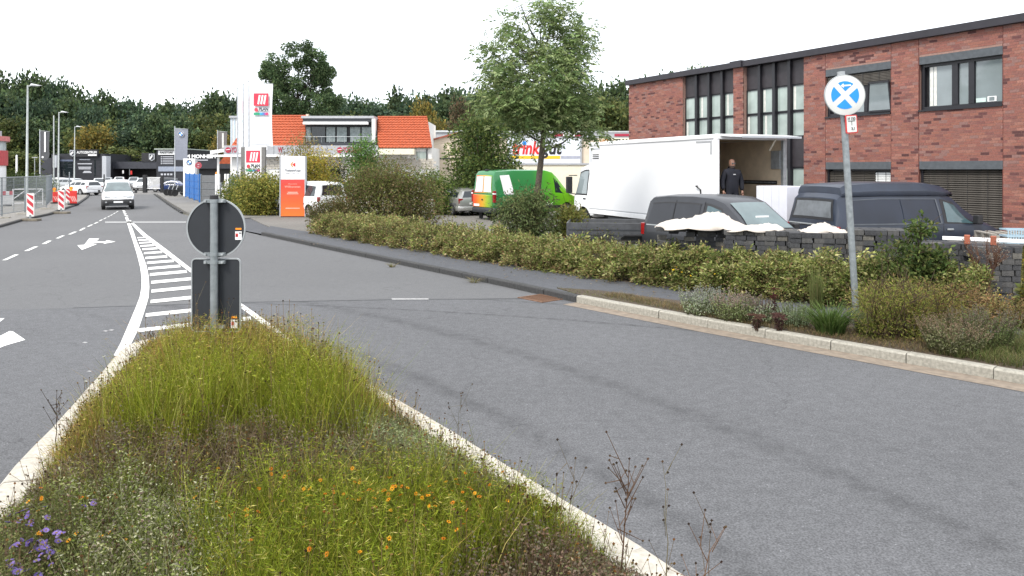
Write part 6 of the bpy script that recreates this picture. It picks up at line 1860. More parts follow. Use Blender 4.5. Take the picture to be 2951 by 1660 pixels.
# ================================================================ the person in the truck
def skin_body(name, verts, edges, radii, mat, parent, root=0, sub=2):
    me = bpy.data.meshes.new(name)
    me.from_pydata(verts, edges, [])
    o = link(name, me, parent)
    o.modifiers.new('skin', 'SKIN').use_smooth_shade = True
    sv = me.skin_vertices[0].data
    for i, r in enumerate(radii):
        sv[i].radius = r if isinstance(r, tuple) else (r, r)
        sv[i].use_root = (i == root)
    s = o.modifiers.new('sub', 'SUBSURF'); s.levels = sub; s.render_levels = sub
    bpy.context.view_layer.update()
    dg = bpy.context.evaluated_depsgraph_get()
    me2 = bpy.data.meshes.new_from_object(o.evaluated_get(dg))
    o.modifiers.clear(); o.data = me2; me2.name = name
    me2.materials.clear(); me2.materials.append(mat)
    me2.polygons.foreach_set('use_smooth', [True] * len(me2.polygons))
    return o
M_skin = pm('skin', (0.26, 0.14, 0.10), .55, var=.06)
M_navy = pm('navy_cloth', (0.008, 0.009, 0.016), .9, var=.3, scale=8)
pp = at(2115, 480, 21.9)
PE = empty('person', (pp.x, 22.1, .94 + .06), R(10), 'person in dark hooded jacket and dark trousers standing inside the truck', 'person')
# faces -y (towards the camera), slightly turned
V = [(0, 0, .95), (0, .0, 1.15), (0, .01, 1.38), (0, .0, 1.50), (0, -.01, 1.57),             # pelvis, waist, chest, neck, skull base
     (-.10, 0, .90), (-.12, -.02, .50), (-.13, .02, .10), (-.14, -.10, .04),                  # right leg
     (.10, 0, .90), (.12, -.03, .50), (.13, .02, .10), (.14, -.10, .04),                      # left leg
     (-.20, 0, 1.42), (-.30, .02, 1.15), (-.29, -.06, .90), (.20, 0, 1.42), (.30, .02, 1.15), (.29, -.06, .88)]
E = [(0, 1), (1, 2), (2, 3), (3, 4), (0, 5), (5, 6), (6, 7), (7, 8), (0, 9), (9, 10), (10, 11), (11, 12), (2, 13), (13, 14), (14, 15), (2, 16), (16, 17), (17, 18)]
Rr = [(.19, .15), (.20, .155), (.21, .15), (.085, .09), (.07, .07), (.12, .12), (.085, .085), (.06, .065), (.05, .045), (.12, .12), (.085, .085), (.06, .065), (.05, .045), (.10, .10), (.085, .085), (.06, .06), (.10, .10), (.085, .085), (.06, .06)]
skin_body('body', V, E, Rr, M_navy, PE)
# head
b = MB()
rows = [(1.53, .055, .065, 0), (1.56, .065, .080, -.01), (1.60, .072, .092, -.012), (1.64, .078, .098, -.008), (1.69, .080, .100, 0), (1.74, .074, .094, .004), (1.78, .055, .070, .006), (1.795, .02, .03, .006)]
P = []
for z, rx, ry, yo in rows:
    P.append([(rx * math.cos(2 * math.pi * k / 20), yo + ry * math.sin(2 * math.pi * k / 20) * (1.05 if math.sin(2 * math.pi * k / 20) > 0 else 1.0), z) for k in range(21)])
b.grid(P); b.prism([(-.014, 1.60), (.014, 1.60), (.009, 1.66), (-.009, 1.66)], -.128, -.09, 'y'); hd_ = b.build('head', M_skin, PE, smooth=60)
for sx in (-1, 1):
    b = MB(); b.lathe([(.012, -.006), (.016, 0), (.010, .008)], 10, 'x', (sx * .081, .0, 1.655)); b.build('ear', M_skin, hd_)
    b = MB(); b.lathe([(.009, -.098), (.006, -.102)], 10, 'y', (sx * .030, 0, 1.672)); b.build('eye', M_ink, hd_)
    pr('glasses_lens', rrect(sx * .033 - .022, sx * .033 + .022, 1.655, 1.69, .008), -.112, -.106, M_glass, hd_)
b = MB(); b.box(-.010, .010, -.112, -.108, 1.676, 1.680); b.build('glasses_bridge', M_ink, hd_)
b = MB(); b.prism([(-.028, 1.588), (.028, 1.588), (.022, 1.597), (-.022, 1.597)], -.104, -.096, 'y'); b.build('mouth', pm('lip', (0.22, 0.07, 0.06), .6), hd_)
b = MB(); P = []
for z, rx, ry, yo in ((1.535, .060, .060, -.035), (1.56, .070, .074, -.022), (1.585, .074, .084, -.022), (1.605, .075, .080, -.018)):
    P.append([(rx * 1.03 * math.cos(math.pi + math.pi * k / 12), yo + ry * 1.05 * math.sin(math.pi + math.pi * k / 12), z) for k in range(13)])
b.grid(P); b.build('beard', pm('dark_beard', (0.05, 0.035, 0.03), .9), hd_, smooth=60)
b = MB(); P = []
for z, rr in ((1.42, .13), (1.47, .135), (1.52, .115), (1.55, .10)):
    P.append([(rr * math.cos(2 * math.pi * k / 16), .05 + rr * .75 * math.sin(2 * math.pi * k / 16), z - .04 * math.sin(2 * math.pi * k / 16 + math.pi)) for k in range(17)])
b.grid(P); b.build('hood', M_navy, PE, smooth=60)
b = MB(); b.box(-.035, .035, -.168, -.160, 1.34, 1.365); b.build('chest_print', pm('chest_white', (0.5, 0.5, 0.52), .6), PE)
for sx in (-1, 1):
    hv = [(sx * .29, -.065, .89), (sx * .29, -.08, .82)]
    he, hr = [(0, 1)], [(.032, .022), (.038, .020)]
    for k, (dx, ln) in enumerate(((-.024, .062), (-.008, .070), (.008, .068), (.022, .055))):
        i = len(hv); hv += [(sx * .29 + dx, -.085, .795), (sx * .29 + dx, -.095, .795 - ln * .55), (sx * .29 + dx, -.085, .795 - ln)]
        he += [(1, i), (i, i + 1), (i + 1, i + 2)]; hr += [.010, .009, .0075]
    i = len(hv); hv += [(sx * .29 - sx * .035, -.10, .83), (sx * .29 - sx * .045, -.115, .79)]
    he += [(1, i), (i, i + 1)]; hr += [.011, .009]
    skin_body('hand', hv, he, hr, M_skin, PE, 0, 1)
for sx in (-1, 1):
    b = MB(); b.prism([(-.05, 0), (.05, 0), (.048, .07), (-.048, .09)], -.18, .08, 'y'); so_ = b.build('shoe', M_black, PE, bevel=.02); so_.location = (sx * .135, 0, 0)
# ================================================================ vegetation
def clump_leaves(centers, radii, n, L, W, cols, wts=None, jit=.25, droop=.0, flat=.75, shade=True, zmin=None):
    """leaves scattered round clump centres; clumps differ in tone (young and old leaves)"""
    centers = np.asarray(centers, float); k = len(centers)
    radii = np.broadcast_to(np.asarray(radii, float), (k,))
    idx = rng.integers(0, k, n)
    g = rng.normal(size=(n, 3)) * np.array([.55, .55, .55 * flat])
    gl = np.linalg.norm(g, axis=1, keepdims=True); g = g * np.minimum(1, .95 / np.maximum(gl, 1e-6))
    P = centers[idx] + g * radii[idx][:, None]
    out = unit(g + rng.normal(size=(n, 3)) * .6)
    out[:, 2] -= droop
    D = unit(out)
    Ls = L * rng.uniform(.6, 1.3, n); Ws = W * rng.uniform(.7, 1.25, n)
    tone = rng.uniform(.65, 1.35, k)[idx][:, None] * 1.45
    C_ = pal(n, cols, wts, jit) * tone
    if zmin is not None:
        m = P[:, 2] > zmin
        P, D, Ls, Ws, C_ = P[m], D[m], Ls[m], Ws[m], C_[m]
    return leaf_quads(P, D, Ls, Ws), C_

def ell_points(n, c, r, inner=.35):
    d = rdir(n)
    rad = rng.uniform(inner ** 3, 1, n) ** (1 / 3)
    return np.array(c) + d * rad[:, None] * np.array(r)

def bush(name, label, X, Y, rx, ry, h, n, L, W, cols, wts=None, cat='bush', z0=.1, k=26, twigs=(.09, .065, .045), group=None, droop=.0, up=0.0, clr=.32, base_frac=.25):
    o = empty(name, (X, Y, z0), 0, label, cat, group)
    c = ell_points(k, (0, 0, h * .52), (rx * .80, ry * .80, h * .42), .3)
    c[:, 2] = np.maximum(c[:, 2], h * .10)
    c = np.concatenate([c, np.stack([rng.uniform(-rx, rx, k // 3) * .8, rng.uniform(-ry, ry, k // 3) * .8, rng.uniform(.08, .35, k // 3) * h], 1)])
    rad = min(rx, h * .6) * clr * 2.0 * rng.uniform(.7, 1.2, len(c))
    Q, C_ = clump_leaves(c, rad, n, L, W, cols, wts, droop=droop, zmin=.01)
    quad_mesh('foliage', Q, C_, None, o)
    segs, r0 = [], []
    for p in c:
        b0 = np.array([p[0] * .25 + rng.normal() * .05, p[1] * .25, 0])
        m = b0 * .4 + p * .6 + rng.normal(size=3) * .04
        segs += [(b0, m), (m, p)]; r0 += [.018 * max(1, h / 1.5), .010 * max(1, h / 1.5)]
        for _ in range(4):
            e = p + rng.normal(size=3) * rad.mean() * .7 + np.array([0, 0, up]); e[2] = max(e[2], .03)
            segs.append((p, e)); r0.append(.005)
    q, cc = stems_np(segs, r0, [r * .6 for r in r0], twigs, 5)
    quad_mesh('stems', q, cc, None, o)
    return o

OL = [(.225, .238, .072), (.145, .185, .048), (.330, .325, .140), (.088, .125, .032), (.225, .160, .080), (.066, .070, .027)]
# ---------------------------------------------------------------- hedge along the pavement
HF = [Vector(p) for p in ((-7.5, 28.9), (-4.5, 24.8), (-1.5, 21.0), (.5, 18.5), (2.4, 16.3), (4.2, 14.6), (6.2, 13.1), (7.6, 12.4))]
HF = [p - Vector((.62, .78)) * .22 for p in HF]
HB = [p + Vector((.62, .78)) * (w_ + .22) for p, w_ in zip(HF, (1.3, 1.6, 1.6, 1.6, 1.55, 1.4, 1.15, 1.0))]
HH = [.58, .66, .60, .54, .58, .62, .66, .58]
_wk = [(rng.normal(0, 1) * f_, rng.normal(0, 1) * f_, rng.uniform(0, 6.28), a_) for f_, a_ in ((1.2, .30), (1.6, .26), (2.6, .22), (3.2, .20), (4.6, .16), (6.0, .14), (8.5, .10), (11, .09), (15, .07))]
def vn(x, y):
    return sum(a_ * np.sin(x * kx_ + y * ky_ + p_) for kx_, ky_, p_, a_ in _wk)
def hedge_pt(s, th, depth):
    s = s * (len(HF) - 1); i = np.minimum(s.astype(int), len(HF) - 2); t = (s - i)[:, None]
    f = np.array([tuple(p) for p in HF]); bk = np.array([tuple(p) for p in HB]); hh = np.array(HH)
    fr = f[i] * (1 - t) + f[i + 1] * t; br = bk[i] * (1 - t) + bk[i + 1] * t
    h = hh[i] * (1 - t[:, 0]) + hh[i + 1] * t[:, 0]
    lump = np.clip(1 + .36 * vn(s * 15.0, th * 1.1), .5, 1.6)
    reach = .34 * vn(s * 17.0 + 9, th * 1.3 + 4) - .02
    cv = np.sign(np.cos(th)) * np.abs(np.cos(th)) ** .85
    v = .5 - .5 * cv * (1 - depth + reach * np.abs(cv))
    z = h * lump * np.abs(np.sin(np.minimum(th * 1.06, 3.1))) ** 1.05 * (1 - depth)
    P = fr + (br - fr) * v[:, None]
    return np.column_stack([P, z + .12]), h
kc = 2700                                    # sprays of leaves, each spray of one tone, with hollows between them
sc, tc_ = rng.uniform(0, 1, kc), rng.uniform(.03, 2.45, kc) ** 1.0
cc_, _ = hedge_pt(sc, tc_, np.abs(rng.normal(0, .07, kc)) - .03)
cr = rng.uniform(.10, .22, kc)
n = 125000
ki = rng.integers(0, kc, n)
g_ = rng.normal(size=(n, 3)) * np.array([.5, .5, .26]); gl_ = np.linalg.norm(g_, axis=1, keepdims=True); g_ *= np.minimum(1, .9 / np.maximum(gl_, 1e-6))
P = cc_[ki] + g_ * cr[ki][:, None]
s_, th_ = sc[ki], tc_[ki]
P[:, 2] = np.maximum(P[:, 2], .13)
D = unit(np.column_stack([-.5 * np.cos(th_), -.62 * np.cos(th_), np.full(n, .10)]) + g_ * 1.4 + rng.normal(size=(n, 3)) * .45 * np.array([1, 1, .6]))
patch = rng.normal(0, .9, kc)[ki] + rng.normal(0, .25, n)
CA = pal(n, OL, (3, 3, 3, 2, .7, .6)); CB = pal(n, [(.24, .155, .08), (.15, .10, .055), (.24, .20, .085), (.11, .105, .04), (.33, .27, .15)], (2, 2, 3, 2, 1))
w_b = np.clip(.42 - s_ * .55, .04, 1) + .22 * (P[:, 2] < .32) + .14 * (patch > .7)
CC = np.where((rng.uniform(0, 1, n) < w_b)[:, None], CB, CA)
CC *= np.clip(1.10 + .30 * patch + .30 * vn(s_ * 22 + 3, th_ * 2.2), .35, 2.0)[:, None]
ns = 750                                     # loose arching shoots
ss, ts = rng.uniform(0, 1, ns), rng.uniform(.25, 2.1, ns)
P0s, _ = hedge_pt(ss, ts, np.full(ns, .02))
ds = unit(np.column_stack([-.6 * np.cos(ts), -.75 * np.cos(ts), .35 + np.sin(ts)]) + rng.normal(size=(ns, 3)) * .45)
lns = rng.uniform(.10, .34, ns)
PP, DD, KK = [], [], []
shoot_segs = []
for k in range(9):
    t = (k + 1) / 9
    pk = P0s + ds * (lns * t)[:, None] + np.array([0, 0, -.16]) * (lns * t * t)[:, None]
    if k in (2, 5, 8): shoot_segs.append(np.stack([P0s if k == 2 else prev_, pk], 1)); prev_ = pk
    for _ in range(2): PP.append(pk + rng.normal(0, .006, (ns, 3))); DD.append(unit(ds * .5 + rng.normal(size=(ns, 3)))); KK.append(pal(ns, OL[:3] + [(.21, .15, .07)], (3, 2, 3, 1.2)))
P = np.concatenate([P] + PP); D = np.concatenate([D] + DD); CC = np.concatenate([CC] + KK); n = len(P)
lsz = np.concatenate([rng.uniform(.55, 1.5, kc)[ki], np.full(n - len(ki), .9)])
hg = empty('hedge', (0, 0, 0), 0, 'low spreading olive green hedge between pavement and yard', 'hedge')
quad_mesh('foliage', leaf_quads(P, D, lsz * .062 * rng.uniform(.6, 1.4, n), lsz * .030 * rng.uniform(.7, 1.3, n)), CC, None, hg)
n = 1500
s1 = rng.uniform(0, 1, n); th1 = rng.uniform(.5, 2.4, n)
Pt, _ = hedge_pt(s1, th1, np.full(n, -.02)); Pb, _ = hedge_pt(s1, th1, np.full(n, .45)); Pb[:, 2] *= .3
e = Pt + np.column_stack([rng.normal(0, .12, n), rng.normal(0, .12, n), rng.uniform(.0, .16, n)])
q, c = stems_np(np.stack([Pb, e], 1), .006, .002, (.13, .09, .05), 3)
q2s, c2s = stems_np(np.concatenate(shoot_segs), .004, .002, (.14, .10, .06), 3)
quad_mesh('stems', np.concatenate([q, q2s]), np.concatenate([c, c2s]), None, hg)
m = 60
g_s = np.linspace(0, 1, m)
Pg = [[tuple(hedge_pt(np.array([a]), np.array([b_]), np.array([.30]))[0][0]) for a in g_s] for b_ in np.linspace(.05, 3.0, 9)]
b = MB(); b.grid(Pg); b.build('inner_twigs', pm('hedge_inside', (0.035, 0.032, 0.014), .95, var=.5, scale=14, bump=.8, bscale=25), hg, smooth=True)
# tall grass stalks and weeds in the hedge
n = 2600
s1 = rng.beta(1.2, 1.6, n); th1 = rng.uniform(.15, 1.6, n)
P0, _ = hedge_pt(s1, th1, np.full(n, .15))
P0[:, 2] *= .5
Q = blade_quads(P0, rng.uniform(.25, .7, n), rng.normal(0, .12, (n, 2)), rng.uniform(.008, .016, n))
cb_ = pal(n, [(.20, .17, .07), (.13, .15, .04), (.17, .12, .06)]); C_ = np.concatenate([cb_] * 3)
tag(quad_mesh('hedge_grass', Q, C_), 'dry grass growing through the hedge', 'grass', kind='stuff')

# ---------------------------------------------------------------- shrubs round the yard
GR = [(.075, .100, .022), (.105, .125, .030), (.055, .075, .018), (.13, .135, .035)]
YE = [(.26, .21, .035), (.20, .18, .030), (.14, .15, .030), (.30, .22, .05)]
BR = [(.110, .080, .042), (.085, .082, .030), (.14, .098, .052), (.060, .066, .024), (.105, .108, .035)]
DG = [(.050, .078, .024), (.068, .100, .029), (.036, .058, .020), (.10, .125, .036)]
def wx(px, Y): return (px - CX) * Y / F
bush('brown_bush', 'large brownish twiggy bush between the white minivan and the silver car', wx(1105, 32.5), 32.5, 2.6, 1.5, 2.55, 27000, .095, .05, BR + GR[:2], (2, 3, 1.4, 2.4, 2.6, 1.6, 1.2), k=46)
bush('brown_bush', 'low brownish bush at the driveway corner in front of the white minivan', wx(960, 31), 31, 1.0, .9, 1.15, 8000, .075, .04, BR, k=18)
bush('laurel_bush', 'yellow-green rounded bush in front of the orange pylon', wx(752, 41.0), 41.0, 1.35, 1.2, 2.15, 15000, .13, .07, [(.17, .16, .035), (.11, .125, .028), (.21, .18, .045), (.07, .085, .02)], k=30)
bush('laurel_bush', 'darker green bush below the red emblem sign', wx(705, 44), 44, 1.1, 1.2, 2.1, 9000, .13, .07, GR, k=22)
bush('yellow_shrub', 'yellowing shrub rising behind the white minivan', wx(905, 46), 46, 1.35, 1.2, 4.0, 9000, .13, .07, YE, k=26)
bush('russet_shrub', 'russet brown shrub top above the orange pylon', wx(885, 50), 50, 1.7, 1.2, 4.6, 9000, .13, .07, [(.15, .12, .06), (.12, .12, .045), (.18, .12, .06)], k=26)
bush('green_shrub', 'fresh green tall shrub in front of the tyre shop balcony', wx(1045, 44), 44, 1.05, 1.0, 4.1, 11000, .14, .07, [(.065, .125, .030), (.09, .15, .04), (.045, .09, .022)], k=26)
bush('green_shrub', 'mid green shrub beside the fresh green one, under the cream awning', wx(1120, 43), 43, 1.5, 1.0, 2.9, 9000, .12, .06, [(.085, .115, .035), (.11, .10, .045), (.06, .08, .025)], k=26)
bush('dark_shrub', 'dark leafy shrub in the shade behind the minivan', wx(965, 48), 48, 1.0, 1.0, 2.8, 6000, .13, .07, [(.035, .045, .02), (.05, .05, .025)], k=18)
bush('round_tree', 'dense dark green small tree in front of the drinks market sign', wx(1385, 42), 42, 1.75, 1.6, 5.6, 22000, .19, .09, DG + [(.13, .15, .045)], (3, 3, 2, 2, 1.6), cat='tree', k=50)
bush('light_green_shrub', 'light green shrub between the cream gable and the dark small tree', wx(1262, 41), 41, 1.2, 1.0, 2.6, 9000, .11, .055, [(.12, .17, .035), (.08, .12, .03), (.05, .07, .025)], k=22)
bush('weedy_shrub', 'yellow-green weedy shrub against the cab of the white truck', wx(1640, 22.5), 22.5, .55, .5, 1.35, 5200, .085, .04, [(.14, .15, .035), (.10, .12, .03), (.17, .15, .05)], k=16)
bush('weedy_shrub', 'small seeding shrub in front of the dark trailer', wx(1715, 20.6), 20.6, .55, .5, .95, 2600, .06, .03, BR + GR[:2], k=14)
# dark green sapling in front of the paver stacks
o = bush('leafy_sapling', 'dark green broad-leaved sapling in front of the paver stacks', wx(2655, 12.9), 12.9, .36, .34, 1.62, 4200, .085, .046, [(.042, .066, .018), (.060, .082, .023), (.030, .047, .014), (.095, .105, .035)], k=26, up=.05, clr=.30, cat='sapling')
bush('leafy_sapling', 'lower side shoot of broad-leaved shrub beside the dark sapling', wx(2565, 13.2), 13.2, .38, .35, 1.25, 2400, .08, .045, [(.050, .072, .020), (.070, .088, .026), (.036, .054, .015)], k=18, cat='sapling')

# ---------------------------------------------------------------- the young ash tree
TX, TY = .62, 22.3
ash = empty('ash_tree', (TX, TY, .1), 0, 'young ash tree with airy rounded crown in front of the drinks market', 'tree')
b = MB()
tp = [(0, 0, 0), (.06, 0, .9), (.13, .02, 1.8), (.22, 0, 2.6), (.30, .02, 3.4), (.30, 0, 4.4), (.22, .02, 5.6), (.20, 0, 6.6)]
b.tube(tp, [.115, .098, .092, .085, .075, .055, .03, .012], 12)
b.build('trunk', M_bark, ash, smooth=True)
cen = ell_points(125, (.14, 0, 5.2), (1.74, 1.6, 2.15), .45)
cen = np.concatenate([cen, ell_points(20, (.85, 0, 4.3), (1.0, 1.0, .3), .3), ell_points(5, (1.75, 0, 3.55), (.25, .5, .3), .3), ell_points(10, (-.8, 0, 4.35), (.75, .8, .3), .3), ell_points(14, (.7, -.2, 6.2), (.9, .9, .9), .3)])
cen = cen[(np.abs(cen[:, 0] - .14) < 1.9)]
segs, r0, r1 = [], [], []
limbs = []
for k in range(13):
    a = 2.4 * k; z0 = 2.9 + .26 * k
    st = np.array([.28 - .01 * k, 0, z0])
    en = np.array([.2 + math.cos(a) * (1.25 - .05 * k), math.sin(a) * (1.1 - .05 * k), z0 + .75 + .03 * k])
    mid = st * .5 + en * .5 + np.array([0, 0, -.10])
    segs += [(st, mid), (mid, en)]; r0 += [.035, .024]; r1 += [.024, .012]
    limbs += [mid, en, st * .25 + mid * .75, mid * .5 + en * .5]
limbs = np.array(limbs + [np.array(t) for t in tp[4:]])
for p in cen:
    q_ = limbs[np.argmin(((limbs - p) ** 2).sum(1) + (limbs[:, 2] > p[2] + .2) * 4)]
    m_ = (q_ + p) / 2 + rng.normal(size=3) * .08
    segs += [(q_, m_), (m_, p)]; r0 += [.011, .008]; r1 += [.008, .004]
q, c = stems_np(segs, r0, r1, (.075, .062, .045), 5)
quad_mesh('limbs', q, c, None, ash)
nr = 4300                                    # compound leaves: a drooping stalk with paired leaflets
ci = rng.integers(0, len(cen), nr)
R0 = cen[ci] + rng.normal(size=(nr, 3)) * .20
rd = unit(rng.normal(size=(nr, 3)) * np.array([1, 1, .35]) + np.array([0, 0, -.45]))
ln = rng.uniform(.20, .36, nr)
Q, Cl = [], []
basec = pal(nr, [(.160, .220, .080), (.21, .275, .110), (.100, .150, .058), (.27, .33, .15)], None, .2)
sdv = unit(np.cross(rd, np.array([[0, 0, 1.0]]) + rng.normal(size=(nr, 3)) * .2))
for k in range(4):
    for sg in (-1, 1):
        t = .25 + .22 * k
        pos = R0 + rd * (ln * t)[:, None] + np.array([0, 0, -.05]) * t * t
        dd = unit(sdv * sg + rd * .7 + np.array([0, 0, -.25]) + rng.normal(size=(nr, 3)) * .2)
        Q.append(leaf_quads(pos, dd, ln * .42, ln * .14)); Cl.append(basec * rng.uniform(.85, 1.15, (nr, 1)))
pos = R0 + rd * ln[:, None]; Q.append(leaf_quads(pos, unit(rd + np.array([0, 0, -.3])), ln * .45, ln * .15)); Cl.append(basec)
quad_mesh('crown', np.concatenate(Q), np.concatenate(Cl), None, ash)
bush('tree_suckers', 'leafy suckers and climber round the trunk of the young ash', TX - .25, TY - .25, .80, .5, 2.2, 8200, .11, .034, [(.085, .110, .042), (.060, .082, .032), (.11, .125, .05)], k=24, droop=.4)

# ---------------------------------------------------------------- the wood behind
def crown_mesh(name, n, cols, seed, ht=1.0, lf=.05, tall=False, k=80):
    """unit tree: height 1, crown radius about .3"""
    c = ell_points(k, (0, 0, .60), (.26, .26, .34), .4)
    c = np.concatenate([c, ell_points(k // 3, (0, 0, .30), (.25, .25, .20), .4)])
    rad = rng.uniform(.09, .16, len(c))
    Q, C_ = clump_leaves(c, rad, n, lf, lf * .7, cols, None, jit=.3, flat=.7, zmin=.03)
    o = quad_mesh(name, Q, C_)
    me = o.data
    bpy.data.objects.remove(o)
    b = MB(); b.tube([(0, 0, 0), (.01, 0, .3), (0, .01, .75)], [.022, .016, .005], 8)
    for q_ in range(5): a = q_ * 1.3; b.tube([(0, 0, .35 + .06 * q_), (.12 * math.cos(a), .12 * math.sin(a), .55 + .05 * q_)], [.009, .003], 5)
    return me, b.mesh('trunk', M_bark, True)
FO = {'dark': [crown_mesh('crown', 5600, [(.046, .072, .042), (.064, .094, .050), (.032, .052, .034)], 1, lf=.052) for _ in range(3)],  # dark greens tinted bluish, distance haze put into the leaf colour
      'mid': [crown_mesh('crown', 5600, [(.056, .082, .038), (.076, .104, .044), (.037, .058, .031)], 2, lf=.052) for _ in range(3)],
      'light': [crown_mesh('crown', 5200, [(.070, .086, .028), (.088, .096, .032), (.045, .062, .024)], 3, lf=.052) for _ in range(2)],
      'gold': [crown_mesh('crown', 5000, [(.17, .125, .030), (.13, .11, .030), (.08, .08, .026)], 4, lf=.050)],
      'rust': [crown_mesh('crown', 5000, [(.10, .070, .042), (.08, .065, .036), (.05, .05, .026)], 5, lf=.050)]}
TONE = {'dark': 'dark green', 'mid': 'mid green', 'light': 'olive green'}
def wood_label(px, Y, kind):
    place = next(t for lim, t in ((60, 'behind the red kiosk'), (190, 'behind the dark grey flag'), (330, 'above the black dealership'), (450, 'above the low dealership hall'), (560, 'behind the slate grey flag'), (720, 'behind the white banners'), (1000, 'around the tall ragged tree'), (1130, 'above the glazed dormer'), (1260, 'above the broad orange roof'), (1420, 'above the cream gable'), (1800, 'behind the young ash'), (9999, 'behind the brick building')) if px < lim)
    return '%s tree %s, %s' % (TONE[kind], place, 'on the skyline' if Y > 163 else ('halfway up the wood' if Y > 147 else 'at the wood edge'))
def wood_tree(px, ytop, Y, wpx, kind, label=None, group='trees of the wood behind the buildings', name='wood_tree', z0=0):
    h = H + (HY - ytop) * Y / F - z0
    wr = wpx * Y / F / .62
    cm, tm = FO[kind][random.randrange(len(FO[kind]))]
    o = empty(name, (wx(px, Y), Y, z0), random.uniform(0, 6.28), label or wood_label(px, Y, kind), 'tree', group)
    o.scale = (wr, wr, h)
    link('crown', cm, o); link('trunk', tm, o)
    return o
sky_y = [(-420, 212), (-330, 206), (-240, 214), (-150, 204), (-60, 205), (0, 208), (60, 212), (120, 216), (170, 224), (210, 245), (250, 262), (300, 262), (350, 276), (400, 286), (450, 292), (500, 288), (550, 284), (610, 262), (660, 262), (710, 270), (760, 262), (960, 268), (1010, 276), (1050, 296), (1090, 284), (1140, 258), (1190, 264), (1240, 270), (1290, 256), (1340, 244), (1400, 250), (1450, 256), (1500, 250), (1560, 256), (1620, 248), (1680, 250), (1730, 240), (1790, 232), (1850, 226), (1920, 215), (1990, 205), (2060, 212)]
for i, (px, y) in enumerate(sky_y):
    wood_tree(px, y + random.uniform(-6, 8), 172 + random.uniform(-6, 6), random.uniform(95, 130), random.choice(('dark', 'mid', 'mid')))
for px in range(-412, 1830, 62):
    ys = np.interp(px, [p_[0] for p_ in sky_y], [p_[1] for p_ in sky_y])
    wood_tree(px + random.uniform(-14, 14), ys + 42 + random.uniform(-12, 26), 154 + random.uniform(-5, 5), random.uniform(100, 140), random.choice(('dark', 'mid', 'light', 'light')))
for px in range(-30, 720, 70):
    wood_tree(px + random.uniform(-14, 14), 345 + random.uniform(-20, 25), 140 + random.uniform(-4, 4), random.uniform(95, 125), random.choice(('mid', 'light', 'dark', 'mid')))
wood_tree(270, 352, 132, 100, 'gold', 'golden autumn tree above the black dealership', None, 'golden_tree')
wood_tree(640, 378, 128, 70, 'gold', 'golden tree top beside the tall white banners', None, 'golden_tree')
wood_tree(1215, 277, 146, 80, 'gold', 'golden tree on the skyline above the orange roof', None, 'golden_tree')
wood_tree(1262, 330, 118, 70, 'gold', 'yellowing tree behind the grey hall', None, 'golden_tree')
wood_tree(1325, 285, 144, 80, 'rust', 'russet tree on the skyline next to the young ash', None, 'russet_tree')
wood_tree(50, 432, 110, 110, 'light', 'light green bushy tree behind the red kiosk and white post', None, 'bushy_tree')
wood_tree(350, 418, 128, 120, 'light', 'bright green bushes above the low dealership hall', None, 'bushy_tree')
# the tall dark tree above the tyre shop, with several leaders
tt = empty('tall_tree', (wx(858, 96), 96, 0), 0, 'tall dark tree with ragged crown rising above the orange roof', 'tree')
b = MB(); b.tube([(0, 0, 0), (.1, 0, 5), (-.1, 0, 10), (.1, 0, 15)], [.4, .32, .22, .06], 10); b.build('trunk', M_bark, tt, smooth=True)
def tz(y): return H + (HY - y) * 96 / F
lob = [(860, 165, 62, 52), (800, 190, 45, 45), (905, 180, 40, 45), (770, 205, 30, 25), (930, 210, 38, 22), (850, 235, 85, 45), (790, 250, 50, 35), (905, 250, 55, 35), (840, 290, 95, 40), (900, 310, 70, 40), (800, 320, 60, 40), (950, 300, 40, 30)]
cen = np.concatenate([ell_points(16, (wx(px, 96) - wx(858, 96), rng.normal() * .6, tz(y)), (rx * 96 / F * .85, 1.8, ry * 96 / F * .85), .3) for px, y, rx, ry in lob])
Q, C_ = clump_leaves(cen, .62, 28000, .30, .19, [(.050, .082, .038), (.068, .104, .045), (.038, .062, .030), (.090, .125, .055)], None, droop=.2)
quad_mesh('crown', Q, C_, None, tt)
segs = [((0, 0, 5 + i % 7), p) for i, p in enumerate(cen[::3])]
q, c = stems_np(np.array([(np.array([rng.normal() * .1, 0, min(p[2] - .8, rng.uniform(5, 12))]), p) for p in cen[::2]]), .06, .02, (.05, .045, .035), 4)
quad_mesh('limbs', q, c, None, tt)
# hill under the wood
b = MB(); P = []
for j, (Y, z) in enumerate(((136, -.05), (150, 1.2), (165, 3.0), (185, 6.5), (230, 9), (400, 10))):
    P.append([(x, Y, z * (1 + .2 * math.sin(x * .05)) if z > 0 else z) for x in range(-260, 261, 20)])
b.grid(P); tag(b.build('hill', pm('forest_floor', (0.030, 0.036, 0.018), .95, var=.5, scale=.4, bump=.5, bscale=3), None, smooth=True), kind='structure')
# clipped dark hedge behind the fence on the left and above the brick roof a tree top
bush('roofline_tree', 'tree top showing above the flat brick roof edge', wx(2010, 70), 70, 2.0, 1.5, 12.0, 9000, .26, .15, DG, cat='tree', k=30)
bush('far_hedge', 'clipped green hedge behind the white lattice barrier', wx(60, 60), 60, 3.2, 1.0, 2.1, 12000, .13, .07, DG, cat='hedge', k=34)

